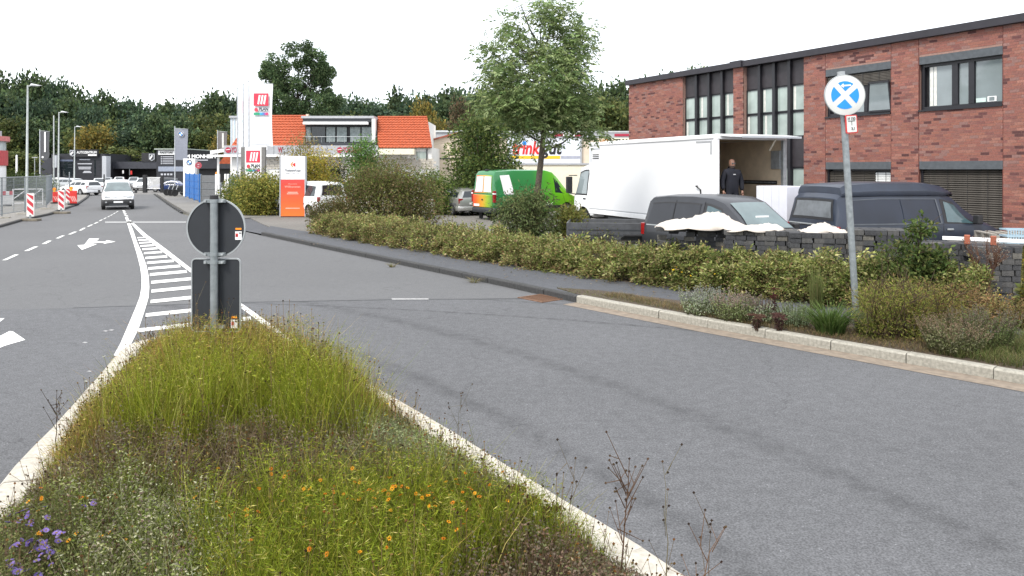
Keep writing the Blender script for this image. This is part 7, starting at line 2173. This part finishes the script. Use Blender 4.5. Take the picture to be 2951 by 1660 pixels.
# ================================================================ the planted traffic island
from mathutils.geometry import intersect_point_tri_2d
poly = np.array(offset(ISL, -0.36))
def inside(p, poly=poly):
    x, y = p[:, 0], p[:, 1]
    r = np.zeros(len(p), bool)
    j = len(poly) - 1
    for i in range(len(poly)):
        xi, yi = poly[i]; xj, yj = poly[j]
        c = ((yi > y) != (yj > y)) & (x < (xj - xi) * (y - yi) / (yj - yi + 1e-12) + xi)
        r ^= c; j = i
    return r
def edge_dist(p, poly=poly):
    d = np.full(len(p), 9.0)
    for i in range(len(poly) - 1):
        a, c = poly[i], poly[i + 1]
        ab = c - a; t = np.clip(((p - a) @ ab) / (ab @ ab), 0, 1)
        d = np.minimum(d, np.linalg.norm(p - (a + t[:, None] * ab), axis=1))
    return d
def scatter(n, y0=2.6, y1=11.5):
    out = []
    while sum(len(o_) for o_ in out) < n:
        p = np.column_stack([rng.uniform(-5.6, 2.6, n), rng.uniform(y0, y1, n)])
        out.append(p[inside(p)])
    return np.concatenate(out)[:n]
def wob(p, k=1.0): return .5 * np.sin(p[:, 0] * 3.1 * k + 1.2) * np.sin(p[:, 1] * 2.3 * k) + .5 * np.sin(p[:, 0] * 7.3 * k + p[:, 1] * 5.1 * k)
def zones(p):
    """which planting grows where, read off the photograph at canopy height"""
    zc_ = .48
    py = HY + (H - zc_) / p[:, 1] * F; px = CX + p[:, 0] / p[:, 1] * F
    py = py + wob(p) * 40 + rng.normal(0, 26, len(p)); px = px + wob(p, 1.7) * 60 + rng.normal(0, 55, len(p))
    z = np.zeros(len(p), int)                         # 0 dry upper, 1 green, 2 brown, 3 lush green, 4 silver, 5 asters, 6 pale mint, 7 brown right
    z[(py > 1135) & (py < 1250)] = 1
    z[(py >= 1250) & (py < 1385)] = 2
    z[py >= 1385] = 3
    z[(px > 1000) & (py > 1120) & (py < 1330)] = 6
    z[(px < 300) & (py < 1300)] = np.where(z[(px < 300) & (py < 1300)] == 1, 0, z[(px < 300) & (py < 1300)])
    z[(py >= 1400) & (px < 620)] = 4
    z[(py >= 1440) & (px < 230)] = 5
    z[(py >= 1470) & (px > 1430)] = 7
    z[(py >= 1600) & (px > 1250)] = 7
    return z
ZC = [([(.34, .26, .07), (.23, .20, .04), (.36, .22, .075), (.165, .180, .022), (.26, .13, .045), (.44, .36, .13)], (2.0, 2.8, 1.5, 3.0, 1.0, 1.1)),
      ([(.185, .220, .016), (.245, .270, .028), (.110, .145, .010), (.33, .27, .06), (.42, .40, .12)], (3, 3, 2.6, .9, .7)),
      ([(.125, .088, .056), (.20, .15, .09), (.070, .052, .038), (.145, .14, .035), (.085, .050, .042), (.29, .24, .17)], (3, 2, 2, 1.4, 1.4, .8)),
      ([(.150, .190, .014), (.205, .230, .022), (.085, .115, .009), (.30, .24, .05), (.38, .35, .11)], (3, 3, 2.6, .9, .6)),
      ([(.27, .27, .15), (.165, .185, .065), (.38, .37, .25), (.110, .135, .026)], (1.6, 3, 1.0, 3.4)),
      ([(.11, .125, .036), (.15, .15, .06), (.13, .09, .06), (.075, .09, .03)], (3, 2, 1.4, 2)),
      ([(.20, .225, .11), (.26, .285, .15), (.125, .150, .058)], (2, 2, 2)),
      ([(.15, .10, .07), (.115, .125, .05), (.22, .17, .11), (.09, .058, .045)], (2, 2, 1.5, 1.5))]
ZH = np.array([.95, .90, .52, .62, .50, .44, .44, .40])
def canopy(p, z):
    y = p[:, 1]
    lim = H - 450 * y / F                              # the planting drops towards the nose of the island
    ed = np.clip(.22 + edge_dist(p) / (.62 + .16 * np.clip(y - 5, 0, 4)), .22, 1)
    return np.minimum(ZH[z] * (1 + .22 * wob(p, 2.1)), np.maximum(lim - .02, .10)) * ed
def meadow(name, n, label, hk=(.55, 1.1), wd=(.004, .009), lean=.16, y0=2.6):
    p = scatter(n, y0); z = zones(p); hgt = canopy(p, z) * rng.uniform(*hk, n)
    P = np.column_stack([p, np.full(n, .08)])
    Q = blade_quads(P, hgt / .86, rng.normal(0, lean, (n, 2)) * hgt[:, None] * 2, rng.uniform(*wd, n) * (.70 + .06 * p[:, 1]))
    col = np.zeros((n, 3))
    for k, (c, w_) in enumerate(ZC):
        m = z == k
        if m.any(): col[m] = pal(m.sum(), c, w_, .45) 
    col *= np.clip(1 + .25 * wob(p, 3.0), .5, 1.5)[:, None]
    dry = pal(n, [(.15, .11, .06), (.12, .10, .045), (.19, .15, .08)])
    C3 = np.concatenate([dry * .6 + col * .4, col * .85 + dry * .15, col])          # brownish bases, darkened to suggest shade near the ground; coloured tips
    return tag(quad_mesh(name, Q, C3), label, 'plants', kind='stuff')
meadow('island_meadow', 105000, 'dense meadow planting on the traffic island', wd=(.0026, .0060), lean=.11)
# fine leaves and side shoots up the stems
n = 260000
p = scatter(n); z = zones(p); hgt = canopy(p, z)
P = np.column_stack([p + rng.normal(0, .015, (n, 2)), .08 + hgt * rng.uniform(.18, 1.06, n) ** .8])
D = unit(np.column_stack([rng.normal(size=n), rng.normal(size=n), rng.uniform(-.2, .9, n)]))
lf = np.where(np.isin(z, (4, 5, 6, 7)), .020, .034)
wf = np.where(np.isin(z, (4, 5, 6, 7)), .010, .0036)
col = np.zeros((n, 3))
for k, (c, w_) in enumerate(ZC):
    m = z == k
    if m.any(): col[m] = pal(m.sum(), c, w_, .5) * 1.1
tag(quad_mesh('island_leaves', leaf_quads(P, D, lf * rng.uniform(.6, 1.4, n), wf * rng.uniform(.7, 1.3, n)), col), 'fine leaves of the island planting', 'plants', kind='stuff')
# dry stalks with dark seed heads
n = 3400
p = scatter(n); z = zones(p); keep_ = (z == 0) | (np.isin(z, (2, 6, 7)) & (rng.uniform(0, 1, n) < .5)) | (rng.uniform(0, 1, n) < .22); p, z = p[keep_], z[keep_]; n = len(p)
hgt = np.maximum(canopy(p, z) * rng.uniform(.70, 1.18, n), .20)
Pb = np.column_stack([p, np.full(n, .08)]); Pt = Pb + np.column_stack([rng.normal(0, .05, n), rng.normal(0, .05, n), hgt])
q1, c1 = stems_np(np.stack([Pb, Pt], 1), .0028, .0016, (.20, .14, .07), 3)
tips, cs = [Pt], []
for _ in range(2):
    t2 = Pt * .7 + Pb * .3; e = t2 + np.column_stack([rng.normal(0, .05, n), rng.normal(0, .05, n), rng.uniform(.08, .2, n)])
    q2_, c2_ = stems_np(np.stack([t2, e], 1), .0018, .0012, (.15, .11, .06), 3); q1 = np.concatenate([q1, q2_]); c1 = np.concatenate([c1, c2_]); tips.append(e)
tips = np.concatenate(tips)
q3, c3 = blobs(tips, rng.uniform(.005, .010, len(tips)), pal(len(tips), [(.05, .032, .02), (.15, .085, .035), (.26, .17, .07), (.22, .10, .03)], (3, 2, 1.5, 1)))
tag(quad_mesh('dry_stalks', np.concatenate([q1, q3]), np.concatenate([c1, c3])), 'dry stalks with dark seed heads on the traffic island', 'plants', kind='stuff')
# pale seed spikes
n = 700
p = scatter(n * 4); z = zones(p); m = np.isin(z, (4, 7, 2)); p = p[m][:n]; z = z[m][:n]; n = len(p)
hgt = canopy(p, z) * rng.uniform(.9, 1.25, n)
Q, Cc = [], []
for k in range(9):
    P = np.column_stack([p + rng.normal(0, .008, (n, 2)), .08 + hgt * (.55 + .055 * k)])
    q_, c_2 = blobs(P, .0075, pal(n, [(.26, .23, .17), (.19, .18, .11), (.21, .16, .12)])); Q.append(q_); Cc.append(c_2)
tag(quad_mesh('seed_spikes', np.concatenate(Q), np.concatenate(Cc)), 'pale seed spikes among the island planting', 'plants', kind='stuff')

# single flowers one can pick out
def flower_mesh(name, petals, pr_, col, ctr, stem, ht):
    Q, Cc = [], []
    q_, c_ = stems_np([((0, 0, -ht), (0, 0, 0))], .0022, .0018, stem, 4); Q.append(q_); Cc.append(c_)
    a = np.arange(petals) * 2 * np.pi / petals + rng.uniform(0, .3)
    D = unit(np.column_stack([np.cos(a), np.sin(a), np.full(petals, .28)])); N = np.tile([[0, 0, 1.0]], (petals, 1))
    Q.append(leaf_quads(np.zeros((petals, 3)), D, pr_, pr_ * .62, N, .15)); Cc.append(np.tile(np.array(col), (petals, 1)) * rng.uniform(.85, 1.15, (petals, 1)))
    q_, c_ = blobs(np.array([[0, 0, .004]]), pr_ * .26, np.array([ctr])); Q.append(q_); Cc.append(c_)
    o = quad_mesh(name, np.concatenate(Q), np.concatenate(Cc)); me = o.data; bpy.data.objects.remove(o); return me
fl_o = [flower_mesh('orange_flower', 8, .016, c, (.16, .06, .015), (.10, .10, .03), .30) for c in ((.72, .28, .015), (.78, .36, .02), (.66, .21, .015))]
fl_y = [flower_mesh('yellow_flower', 9, .024, (.72, .50, .02), (.45, .25, .02), (.10, .11, .03), .3)]
fl_p = [flower_mesh('purple_aster', 14, .022, c, (.45, .30, .05), (.08, .09, .03), .3) for c in ((.21, .15, .42), (.27, .19, .48), (.17, .12, .36))]
fl_w = [flower_mesh('white_flower', 10, .020, (.62, .62, .55), (.4, .4, .25), (.12, .12, .05), .3)]
def flower(me, px, py, z, label, group, name):
    """stands where its head meets canopy height z"""
    q = G(px, py, z)
    o = link(name, me[random.randrange(len(me))]); o.location = q
    o.rotation_euler = (random.uniform(-.2, .9), random.uniform(-.6, .6), random.uniform(0, 6.28))
    k_ = random.uniform(.7, 1.15); o.scale = (k_, k_, 1)
    return tag(o, label, 'flower', group)
for _ in range(62):
    px = random.gauss(1130, 150); py = 1425 + random.gauss(0, 28) - (px - 1130) * .02
    flower(fl_o, px, py, .60, 'orange flower in the lush green part of the island planting', 'orange flowers on the traffic island', 'orange_flower')
for _ in range(48):
    px, py = random.uniform(520, 1480), random.uniform(1350, 1600)
    flower(fl_o, px, py, .58, 'orange flower in the lush green part of the island planting', 'orange flowers on the traffic island', 'orange_flower')
for _ in range(22):
    px, py = random.uniform(60, 420), random.uniform(1400, 1560)
    flower(fl_o, px, py, .45, 'orange flower near the purple asters', 'orange flowers beside the asters', 'orange_flower')
for _ in range(16):
    px, py = random.uniform(330, 520), random.uniform(1090, 1230)
    flower(fl_o, px, py, .45, 'small orange flower at the side of the upper island planting', 'orange flowers at the island side', 'orange_flower')
for px, py in ((535, 975), (545, 978), (528, 980), (500, 985), (440, 975), (430, 985), (870, 972)): flower(fl_y, px, py, .45, 'yellow flower at the foot of the round sign', 'yellow flowers by the round sign', 'yellow_flower')
for px, py in ((1117, 1165), (1113, 1198), (1048, 1290)): flower(fl_y, px, py, .45, 'single yellow flower at the right-hand edge of the island planting', 'yellow flowers at the island edge', 'yellow_flower')
for gx, gy, k in ((95, 1470, 5), (245, 1453, 3), (95, 1510, 5), (140, 1550, 6), (100, 1570, 8), (125, 1595, 10), (50, 1580, 4), (45, 1630, 8), (20, 1505, 3), (120, 1645, 5), (160, 1540, 5)):
    for _ in range(k): flower(fl_p, gx + random.gauss(0, 20), gy + random.gauss(0, 13), .48 + random.uniform(-.05, .05), 'lilac aster flower in the patch at the island kerb', 'lilac asters on the traffic island', 'purple_aster')
for px, py in ((300, 1028), (247, 1100), (1350, 1215), (1545, 1480)): flower(fl_w, px, py, .42, 'white umbel flower at the edge of the island', 'white flowers at the island edge', 'white_flower')
# tall dead stalks standing out against the road
def dead_stalk(px, py, hgt, label, Y=None, lean=(0, 0), nb=8, col=(.12, .075, .05), thick=.007, pods=True):
    """px, py: where the top appears"""
    top = at(px, py, Y)
    o = empty('dead_stalk', (top.x - lean[0], top.y - lean[1], .08), 0, label, 'weed', None)
    tp_ = np.array([lean[0], lean[1], top.z - .08]); hz = top.z - .08
    segs = []; r0 = []; r1 = []
    pts = [np.array([tp_[0] * t * t, tp_[1] * t * t, hz * t]) + np.array([rng.normal() * .006, 0, 0]) for t in np.linspace(0, 1, 7)]
    for i in range(6): segs.append((pts[i], pts[i + 1])); r0.append(thick * (1 - .13 * i)); r1.append(thick * (1 - .13 * (i + 1)))
    q_, c_ = stems_np(segs, r0, r1, col, 6); quad_mesh('stem', q_, c_, None, o)
    tips = [pts[-1]]; segs = []
    for k in range(nb):
        t = rng.uniform(.45, .95); p_ = np.array([tp_[0] * t * t, tp_[1] * t * t, hz * t]); a = rng.uniform(0, 6.28)
        e = p_ + np.array([math.cos(a) * .5, math.sin(a) * .5, 1.0]) * rng.uniform(.08, .24)
        segs.append((p_, e)); tips.append(e)
        e2 = p_ * .5 + e * .5 + rng.normal(size=3) * .05; segs.append((p_ * .6 + e * .4, e2)); tips.append(e2)
    q_, c_ = stems_np(segs, thick * .45, thick * .2, col, 4); quad_mesh('twigs', q_, c_, None, o)
    if pods:
        q_, c_ = blobs(np.array(tips), .008, pal(len(tips), [(.05, .035, .025), (.12, .08, .05)])); tag(quad_mesh('seed_heads', q_, c_, None, o), kind='stuff')
    return o
dead_stalk(1815, 1322, .9, 'tall branching dead stalk with seed heads in front of the road', 4.05, (.06, .05), 12)
dead_stalk(1917, 1330, .9, 'slender pale stalk beside the branching dead stalk', 4.1, (.0, .02), 3, (.19, .16, .08), .0035)
dead_stalk(1660, 1320, .9, 'thin leaning dry stalk left of the branching dead stalk', 4.2, (.06, 0), 4, (.17, .13, .07), .0035)
dead_stalk(2085, 1520, .8, 'reddish dry stalk leaning over the white kerb', 3.7, (.2, .05), 4, (.20, .11, .06), .005)
dead_stalk(2047, 1500, .8, 'short upright dry stalk by the reddish leaning one', 3.75, (.02, .0), 2, (.13, .09, .05), .004)
dead_stalk(163, 1165, .9, 'dark upright stalk standing at the island kerb by the left lane', 6.4, (.0, .0), 6, (.07, .05, .035), .006)
dead_stalk(565, 850, 1.1, 'bare forked weed in front of the rectangular sign plate', 7.35, (.02, 0), 6, (.17, .15, .10), .004)
dead_stalk(660, 860, 1.1, 'thin weed stalk in front of the sign plate beside the post', 7.3, (.02, 0), 3, (.14, .12, .08), .003)
dead_stalk(1330, 1170, .8, 'thin weed with pale heads at the right island kerb', 6.6, (.04, 0), 5, (.15, .14, .10), .003)
# dark red sedum on the island and a pink flat-topped one
def sedum(px, py, z, r, col, label, name='sedum', nh=10, ht=.3, leafc=((.06, .05, .03), (.05, .06, .03))):
    q = G(px, py, z)
    o = empty(name, (q.x, q.y, .09), 0, label, 'plant')
    hs = []
    for k in range(nh): a = rng.uniform(0, 6.28); rr = r * math.sqrt(rng.uniform(0, 1)); hs.append((rr * math.cos(a), rr * math.sin(a), ht * rng.uniform(.75, 1.0)))
    hs = np.array(hs)
    q_, c_ = stems_np(np.stack([hs * np.array([.3, .3, 0]), hs], 1), .005, .004, (.09, .05, .04), 5); quad_mesh('stems', q_, c_, None, o)
    P = np.concatenate([h_ + np.column_stack([rng.normal(0, .028, 60), rng.normal(0, .028, 60), rng.normal(0, .008, 60)]) for h_ in hs])
    q_, c_ = blobs(P, .008, pal(len(P), [col], None, .35)); quad_mesh('flower_heads', q_, c_, None, o)
    nl = nh * 14; i_ = rng.integers(0, nh, nl); t = rng.uniform(.15, .85, nl)[:, None]
    q_ = leaf_quads(hs[i_] * np.array([.3, .3, 0]) * (1 - t) + hs[i_] * t, unit(rng.normal(size=(nl, 3)) + np.array([0, 0, .2])), .05, .028); quad_mesh('leaves', q_, pal(nl, leafc), None, o)
    return o
sedum(1490, 1475, .38, .22, (.085, .030, .030), 'dark red-brown sedum clump at the white kerb of the island', ht=.36, nh=16)
sedum(695, 1390, .42, .13, (.30, .16, .12), 'flat pinkish sedum head in the brown band of the island planting', ht=.36, nh=8)

# ================================================================ planting on the verge by the light kerb
def tuft(name, label, px, py, r, ht, n, cols, wd=(.008, .016), lean=.5, cat='plant', z=.13):
    q = G(px, py, z)
    a = rng.uniform(0, 2 * np.pi, n); rr = r * .45 * np.sqrt(rng.uniform(0, 1, n))
    P = np.column_stack([rr * np.cos(a), rr * np.sin(a), np.zeros(n)])
    h_ = ht * rng.uniform(.55, 1.1, n); ln_ = np.column_stack([np.cos(a), np.sin(a)]) * (r * rng.uniform(.2, 1.2, n) * lean)[:, None] + rng.normal(0, .03, (n, 2))
    Q = blade_quads(P, h_, ln_, rng.uniform(*wd, n), 4)
    c = pal(n, cols); o = empty(name, (q.x, q.y, z), 0, label, cat)
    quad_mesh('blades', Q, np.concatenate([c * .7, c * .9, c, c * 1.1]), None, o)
    return o
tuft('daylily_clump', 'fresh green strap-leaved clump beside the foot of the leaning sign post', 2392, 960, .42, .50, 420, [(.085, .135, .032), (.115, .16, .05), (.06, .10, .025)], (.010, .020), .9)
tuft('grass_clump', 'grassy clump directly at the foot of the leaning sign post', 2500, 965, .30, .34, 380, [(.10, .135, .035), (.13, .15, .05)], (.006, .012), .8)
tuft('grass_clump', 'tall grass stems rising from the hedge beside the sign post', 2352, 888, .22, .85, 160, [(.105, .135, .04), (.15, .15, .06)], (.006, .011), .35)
def spire_plant(name, label, px, py, r, ht, n, leafc, headc, z=.13):
    """many upright stems with small leaves and paler tops"""
    q = G(px, py, z); o = empty(name, (q.x, q.y, z), 0, label, 'plant')
    a = rng.uniform(0, 2 * np.pi, n); rr = r * np.sqrt(rng.uniform(0, 1, n))
    B = np.column_stack([rr * np.cos(a) * .7, rr * np.sin(a) * .7, np.zeros(n)])
    Tt = np.column_stack([rr * np.cos(a) * 1.1, rr * np.sin(a) * 1.1, ht * rng.uniform(.65, 1.05, n)]) + rng.normal(0, .02, (n, 3))
    q_, c_ = stems_np(np.stack([B, Tt], 1), .004, .002, (.10, .10, .05), 4); quad_mesh('stems', q_, c_, None, o)
    m_ = n * 18; i_ = rng.integers(0, n, m_); t = rng.uniform(.1, .85, m_)[:, None]
    q_ = leaf_quads(B[i_] * (1 - t) + Tt[i_] * t, unit(rng.normal(size=(m_, 3)) + np.array([0, 0, .4])), .035 * rng.uniform(.6, 1.4, m_), .015); quad_mesh('leaves', q_, pal(m_, leafc) * 1.35, None, o)
    m_ = n * 12; i_ = rng.integers(0, n, m_); t = rng.uniform(.72, 1.04, m_)[:, None]
    q_, c_ = blobs(B[i_] * (1 - t) + Tt[i_] * t + rng.normal(0, .006, (m_, 3)), .007, pal(m_, headc)); quad_mesh('flower_spikes', q_, c_, None, o)
    return o
SIL = [(.26, .30, .19), (.17, .215, .10), (.34, .37, .27)]
spire_plant('silver_catmint', 'silver-green bushy herb at the start of the planted verge', 2020, 905, .38, .42, 150, SIL, [(.38, .38, .36), (.32, .33, .28)])
spire_plant('silver_catmint', 'silver-green herb next to the first one, tinged pink', 2120, 922, .36, .42, 140, [(.18, .22, .09), (.23, .25, .13), (.13, .165, .06)], [(.42, .30, .27), (.34, .31, .25)])
spire_plant('silver_catmint', 'pale green herb behind the dark red sedum', 2190, 928, .26, .36, 90, SIL, [(.22, .17, .15)])
spire_plant('silver_catmint', 'grey-green herb between the sedum and the strap-leaved clump', 2290, 940, .28, .33, 90, [(.15, .20, .10), (.19, .23, .14)], [(.25, .28, .18)])
sedum(2182, 940, .16, .12, (.16, .095, .07), 'low reddish sedum at the kerb by the silver herbs', ht=.26, nh=8, leafc=((.07, .05, .035), (.06, .035, .03)))
sedum(2248, 948, .16, .10, (.15, .08, .07), 'dark red sedum with flat pink head at the kerb', ht=.30, nh=7, leafc=((.055, .03, .03), (.06, .04, .03)))
sedum(2240, 930, .16, .06, (.10, .035, .032), 'taller crimson sedum head standing above the other sedums', ht=.60, nh=3, leafc=((.055, .03, .03),))
q = G(2590, 985, .13)
bush('coreopsis_bush', 'fine-leaved golden-green upright bush right of the leaning post', q.x, q.y + .25, .48, .42, .80, 9000, .055, .0065, [(.170, .185, .035), (.130, .155, .026), (.21, .19, .06), (.09, .115, .02), (.15, .10, .05)], k=34, cat='plant', clr=.26, up=.12)
q = G(2715, 985, .13)
bush('coreopsis_bush', 'fine-leaved green bush behind the golden one on the verge', q.x, q.y + .3, .50, .42, .78, 9000, .055, .0065, [(.125, .145, .030), (.15, .145, .036), (.09, .105, .020), (.15, .09, .04)], k=34, cat='plant', clr=.26, up=.12)
spire_plant('oregano_bush', 'grey-brown seeding bush at the kerb right of the golden bush', 2745, 1015, .40, .45, 170, [(.15, .155, .075), (.19, .18, .11), (.10, .115, .045)], [(.33, .25, .18), (.26, .20, .13)])
spire_plant('oregano_bush', 'darker green seeding bush beside the grass at the right', 2835, 1005, .40, .52, 170, [(.085, .115, .042), (.12, .145, .055)], [(.28, .22, .17), (.21, .19, .14)])
bush('weedy_thicket', 'rust-brown weed thicket between hedge and right-hand paver stacks', wx(2770, 12.1), 12.1, .80, .45, .55, 8000, .05, .018, [(.16, .105, .05), (.12, .085, .04), (.13, .125, .045), (.19, .12, .06)], k=30, cat='weeds')
bush('weedy_thicket', 'rust-brown grassy thicket below the mullein at the far right', wx(2925, 11.5), 11.5, .75, .45, .42, 6500, .05, .016, [(.19, .12, .055), (.15, .12, .05), (.12, .12, .04)], k=26, cat='weeds')
bush('weedy_thicket', 'green and brown weeds behind the golden bush', wx(2600, 12.4), 12.4, .75, .45, .58, 6000, .055, .022, [(.12, .12, .035), (.09, .10, .03), (.15, .11, .05)], k=24, cat='weeds')
# dead brown weed with pale heads, mullein
q = G(2840, 905, .13)
o = empty('dead_weed', (q.x, q.y, .13), 0, 'dead brown branching weed with pale heads in front of the pavers', 'weed')
segs = []; tips = []
for k in range(14):
    a = rng.uniform(0, 6.28); e = np.array([math.cos(a) * rng.uniform(.05, .32), math.sin(a) * .2, rng.uniform(.85, 1.22)]); s0 = np.array([0, 0, rng.uniform(.2, .6)])
    segs += [(np.zeros(3), s0), (s0, e)]
    for _ in range(7): t_ = e + rng.normal(size=3) * .07; segs.append((s0 * .3 + e * .7, t_)); tips.append(t_)
q_, c_ = stems_np(segs, .005, .002, (.14, .075, .05), 4); quad_mesh('stems', q_, c_, None, o)
tips = np.array(tips); tips = np.concatenate([tips + rng.normal(0, .015, tips.shape) for _ in range(4)])
q_, c_ = blobs(tips, .008, pal(len(tips), [(.42, .36, .30), (.25, .17, .12), (.17, .09, .07)], (2, 2, 2))); quad_mesh('seed_heads', q_, c_, None, o)
q = G(2948, 935, .13)
o = empty('mullein', (q.x, q.y, .13), 0, 'tall yellowish mullein spike at the edge of the verge', 'plant')
b = MB(); b.tube([(0, 0, 0), (-.02, 0, .6), (.02, 0, 1.2)], [.018, .014, .008], 7); b.build('stem', pm('mullein_stem', (.14, .13, .05), .8), o)
t = rng.uniform(.35, 1.0, 800); a = rng.uniform(0, 6.28, 800); rr = .045 * (1.25 - t)
P = np.column_stack([rr * np.cos(a) + .02 * t, rr * np.sin(a), 1.2 * t]); q_, c_ = blobs(P, .014, pal(800, [(.20, .19, .07), (.15, .15, .05), (.45, .36, .05)], (3, 3, 1))); quad_mesh('flower_spike', q_, c_, None, o)
nl = 90; t = rng.uniform(.05, .5, nl); a = rng.uniform(0, 6.28, nl)
quad_mesh('leaves', leaf_quads(np.column_stack([np.zeros(nl), np.zeros(nl), t * 1.2]), unit(np.column_stack([np.cos(a), np.sin(a), rng.uniform(-.1, .6, nl)])), .20 * (1.1 - t), .06), pal(nl, [(.14, .16, .05), (.18, .18, .07)]), None, o)
for px, py in ((2882, 850), (1940, 778), (1950, 770), (1965, 785), (1930, 790), (1990, 795), (2060, 790), (1215, 708)): flower(fl_y, px, py, .55, 'yellow flower at the hedge', 'yellow flowers at the hedge', 'yellow_flower')

# grass on the verge and along the kerb, fallen leaves
def grass_area(name, label, pts_px, n, ht, cols, wd=(.004, .008), z=.13):
    A_ = np.array([tuple(G(*p_, z))[:2] for p_ in pts_px])
    lo, hi = A_.min(0), A_.max(0); out = []
    while sum(map(len, out)) < n:
        p_ = np.column_stack([rng.uniform(lo[0], hi[0], n), rng.uniform(lo[1], hi[1], n)]); out.append(p_[inside(p_, A_)])
    p_ = np.concatenate(out)[:n]
    Q = blade_quads(np.column_stack([p_, np.full(n, z)]), ht * rng.uniform(.4, 1.2, n), rng.normal(0, ht * .45, (n, 2)), rng.uniform(*wd, n), 2)
    c = pal(n, cols)
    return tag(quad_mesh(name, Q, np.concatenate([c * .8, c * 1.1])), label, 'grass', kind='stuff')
GC = [(.095, .125, .035), (.12, .135, .045), (.17, .14, .07), (.08, .10, .03)]
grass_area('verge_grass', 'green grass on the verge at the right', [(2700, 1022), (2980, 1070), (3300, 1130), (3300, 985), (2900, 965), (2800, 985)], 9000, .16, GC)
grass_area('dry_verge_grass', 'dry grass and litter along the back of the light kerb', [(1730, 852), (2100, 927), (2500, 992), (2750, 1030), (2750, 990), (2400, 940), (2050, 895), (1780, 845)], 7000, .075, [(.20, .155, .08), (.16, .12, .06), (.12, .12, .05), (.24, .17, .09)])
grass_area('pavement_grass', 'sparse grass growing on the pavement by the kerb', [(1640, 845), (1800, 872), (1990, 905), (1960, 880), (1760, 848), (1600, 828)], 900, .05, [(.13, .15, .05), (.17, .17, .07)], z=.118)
n = 900
t = rng.uniform(0, 1, n); i = np.minimum((t * 7).astype(int), 6); fr = (t * 7 - i)[:, None]
hf = np.array([tuple(p_) for p_ in HF]); base_ = hf[i] * (1 - fr) + hf[i + 1] * fr
off_ = np.abs(rng.exponential(.45, n)); base_ = base_ - np.column_stack([.62 * off_, .78 * off_])
m = off_ < 1.9; base_ = base_[m]; n = len(base_)
D = unit(np.column_stack([rng.normal(size=n), rng.normal(size=n), rng.uniform(-.05, .12, n)])); N = unit(rng.normal(0, .18, (n, 3)) + np.array([0, 0, 1.0]))
tag(quad_mesh('fallen_leaves', leaf_quads(np.column_stack([base_, np.full(n, .122)]), D, rng.uniform(.03, .08, n), rng.uniform(.02, .045, n), N), pal(n, [(.26, .22, .15), (.20, .15, .09), (.15, .13, .06)])), 'fallen leaves scattered on the pavement', 'leaves', kind='stuff')
# weeds at the foot of the dark kerb
for px, py, r_, lb in ((1130, 770, .16, 'small dry weed at the dark kerb beside the seam of the driveway'), (1365, 815, .22, 'dry grass tuft spreading at the foot of the dark kerb'), (1465, 822, .14, 'straw-coloured weed at the dark kerb by the drain')):
    tuft('kerb_weed', lb, px, py, r_, .14, 60, [(.22, .18, .09), (.15, .15, .05)], (.006, .010), 1.2, 'weed', .0)
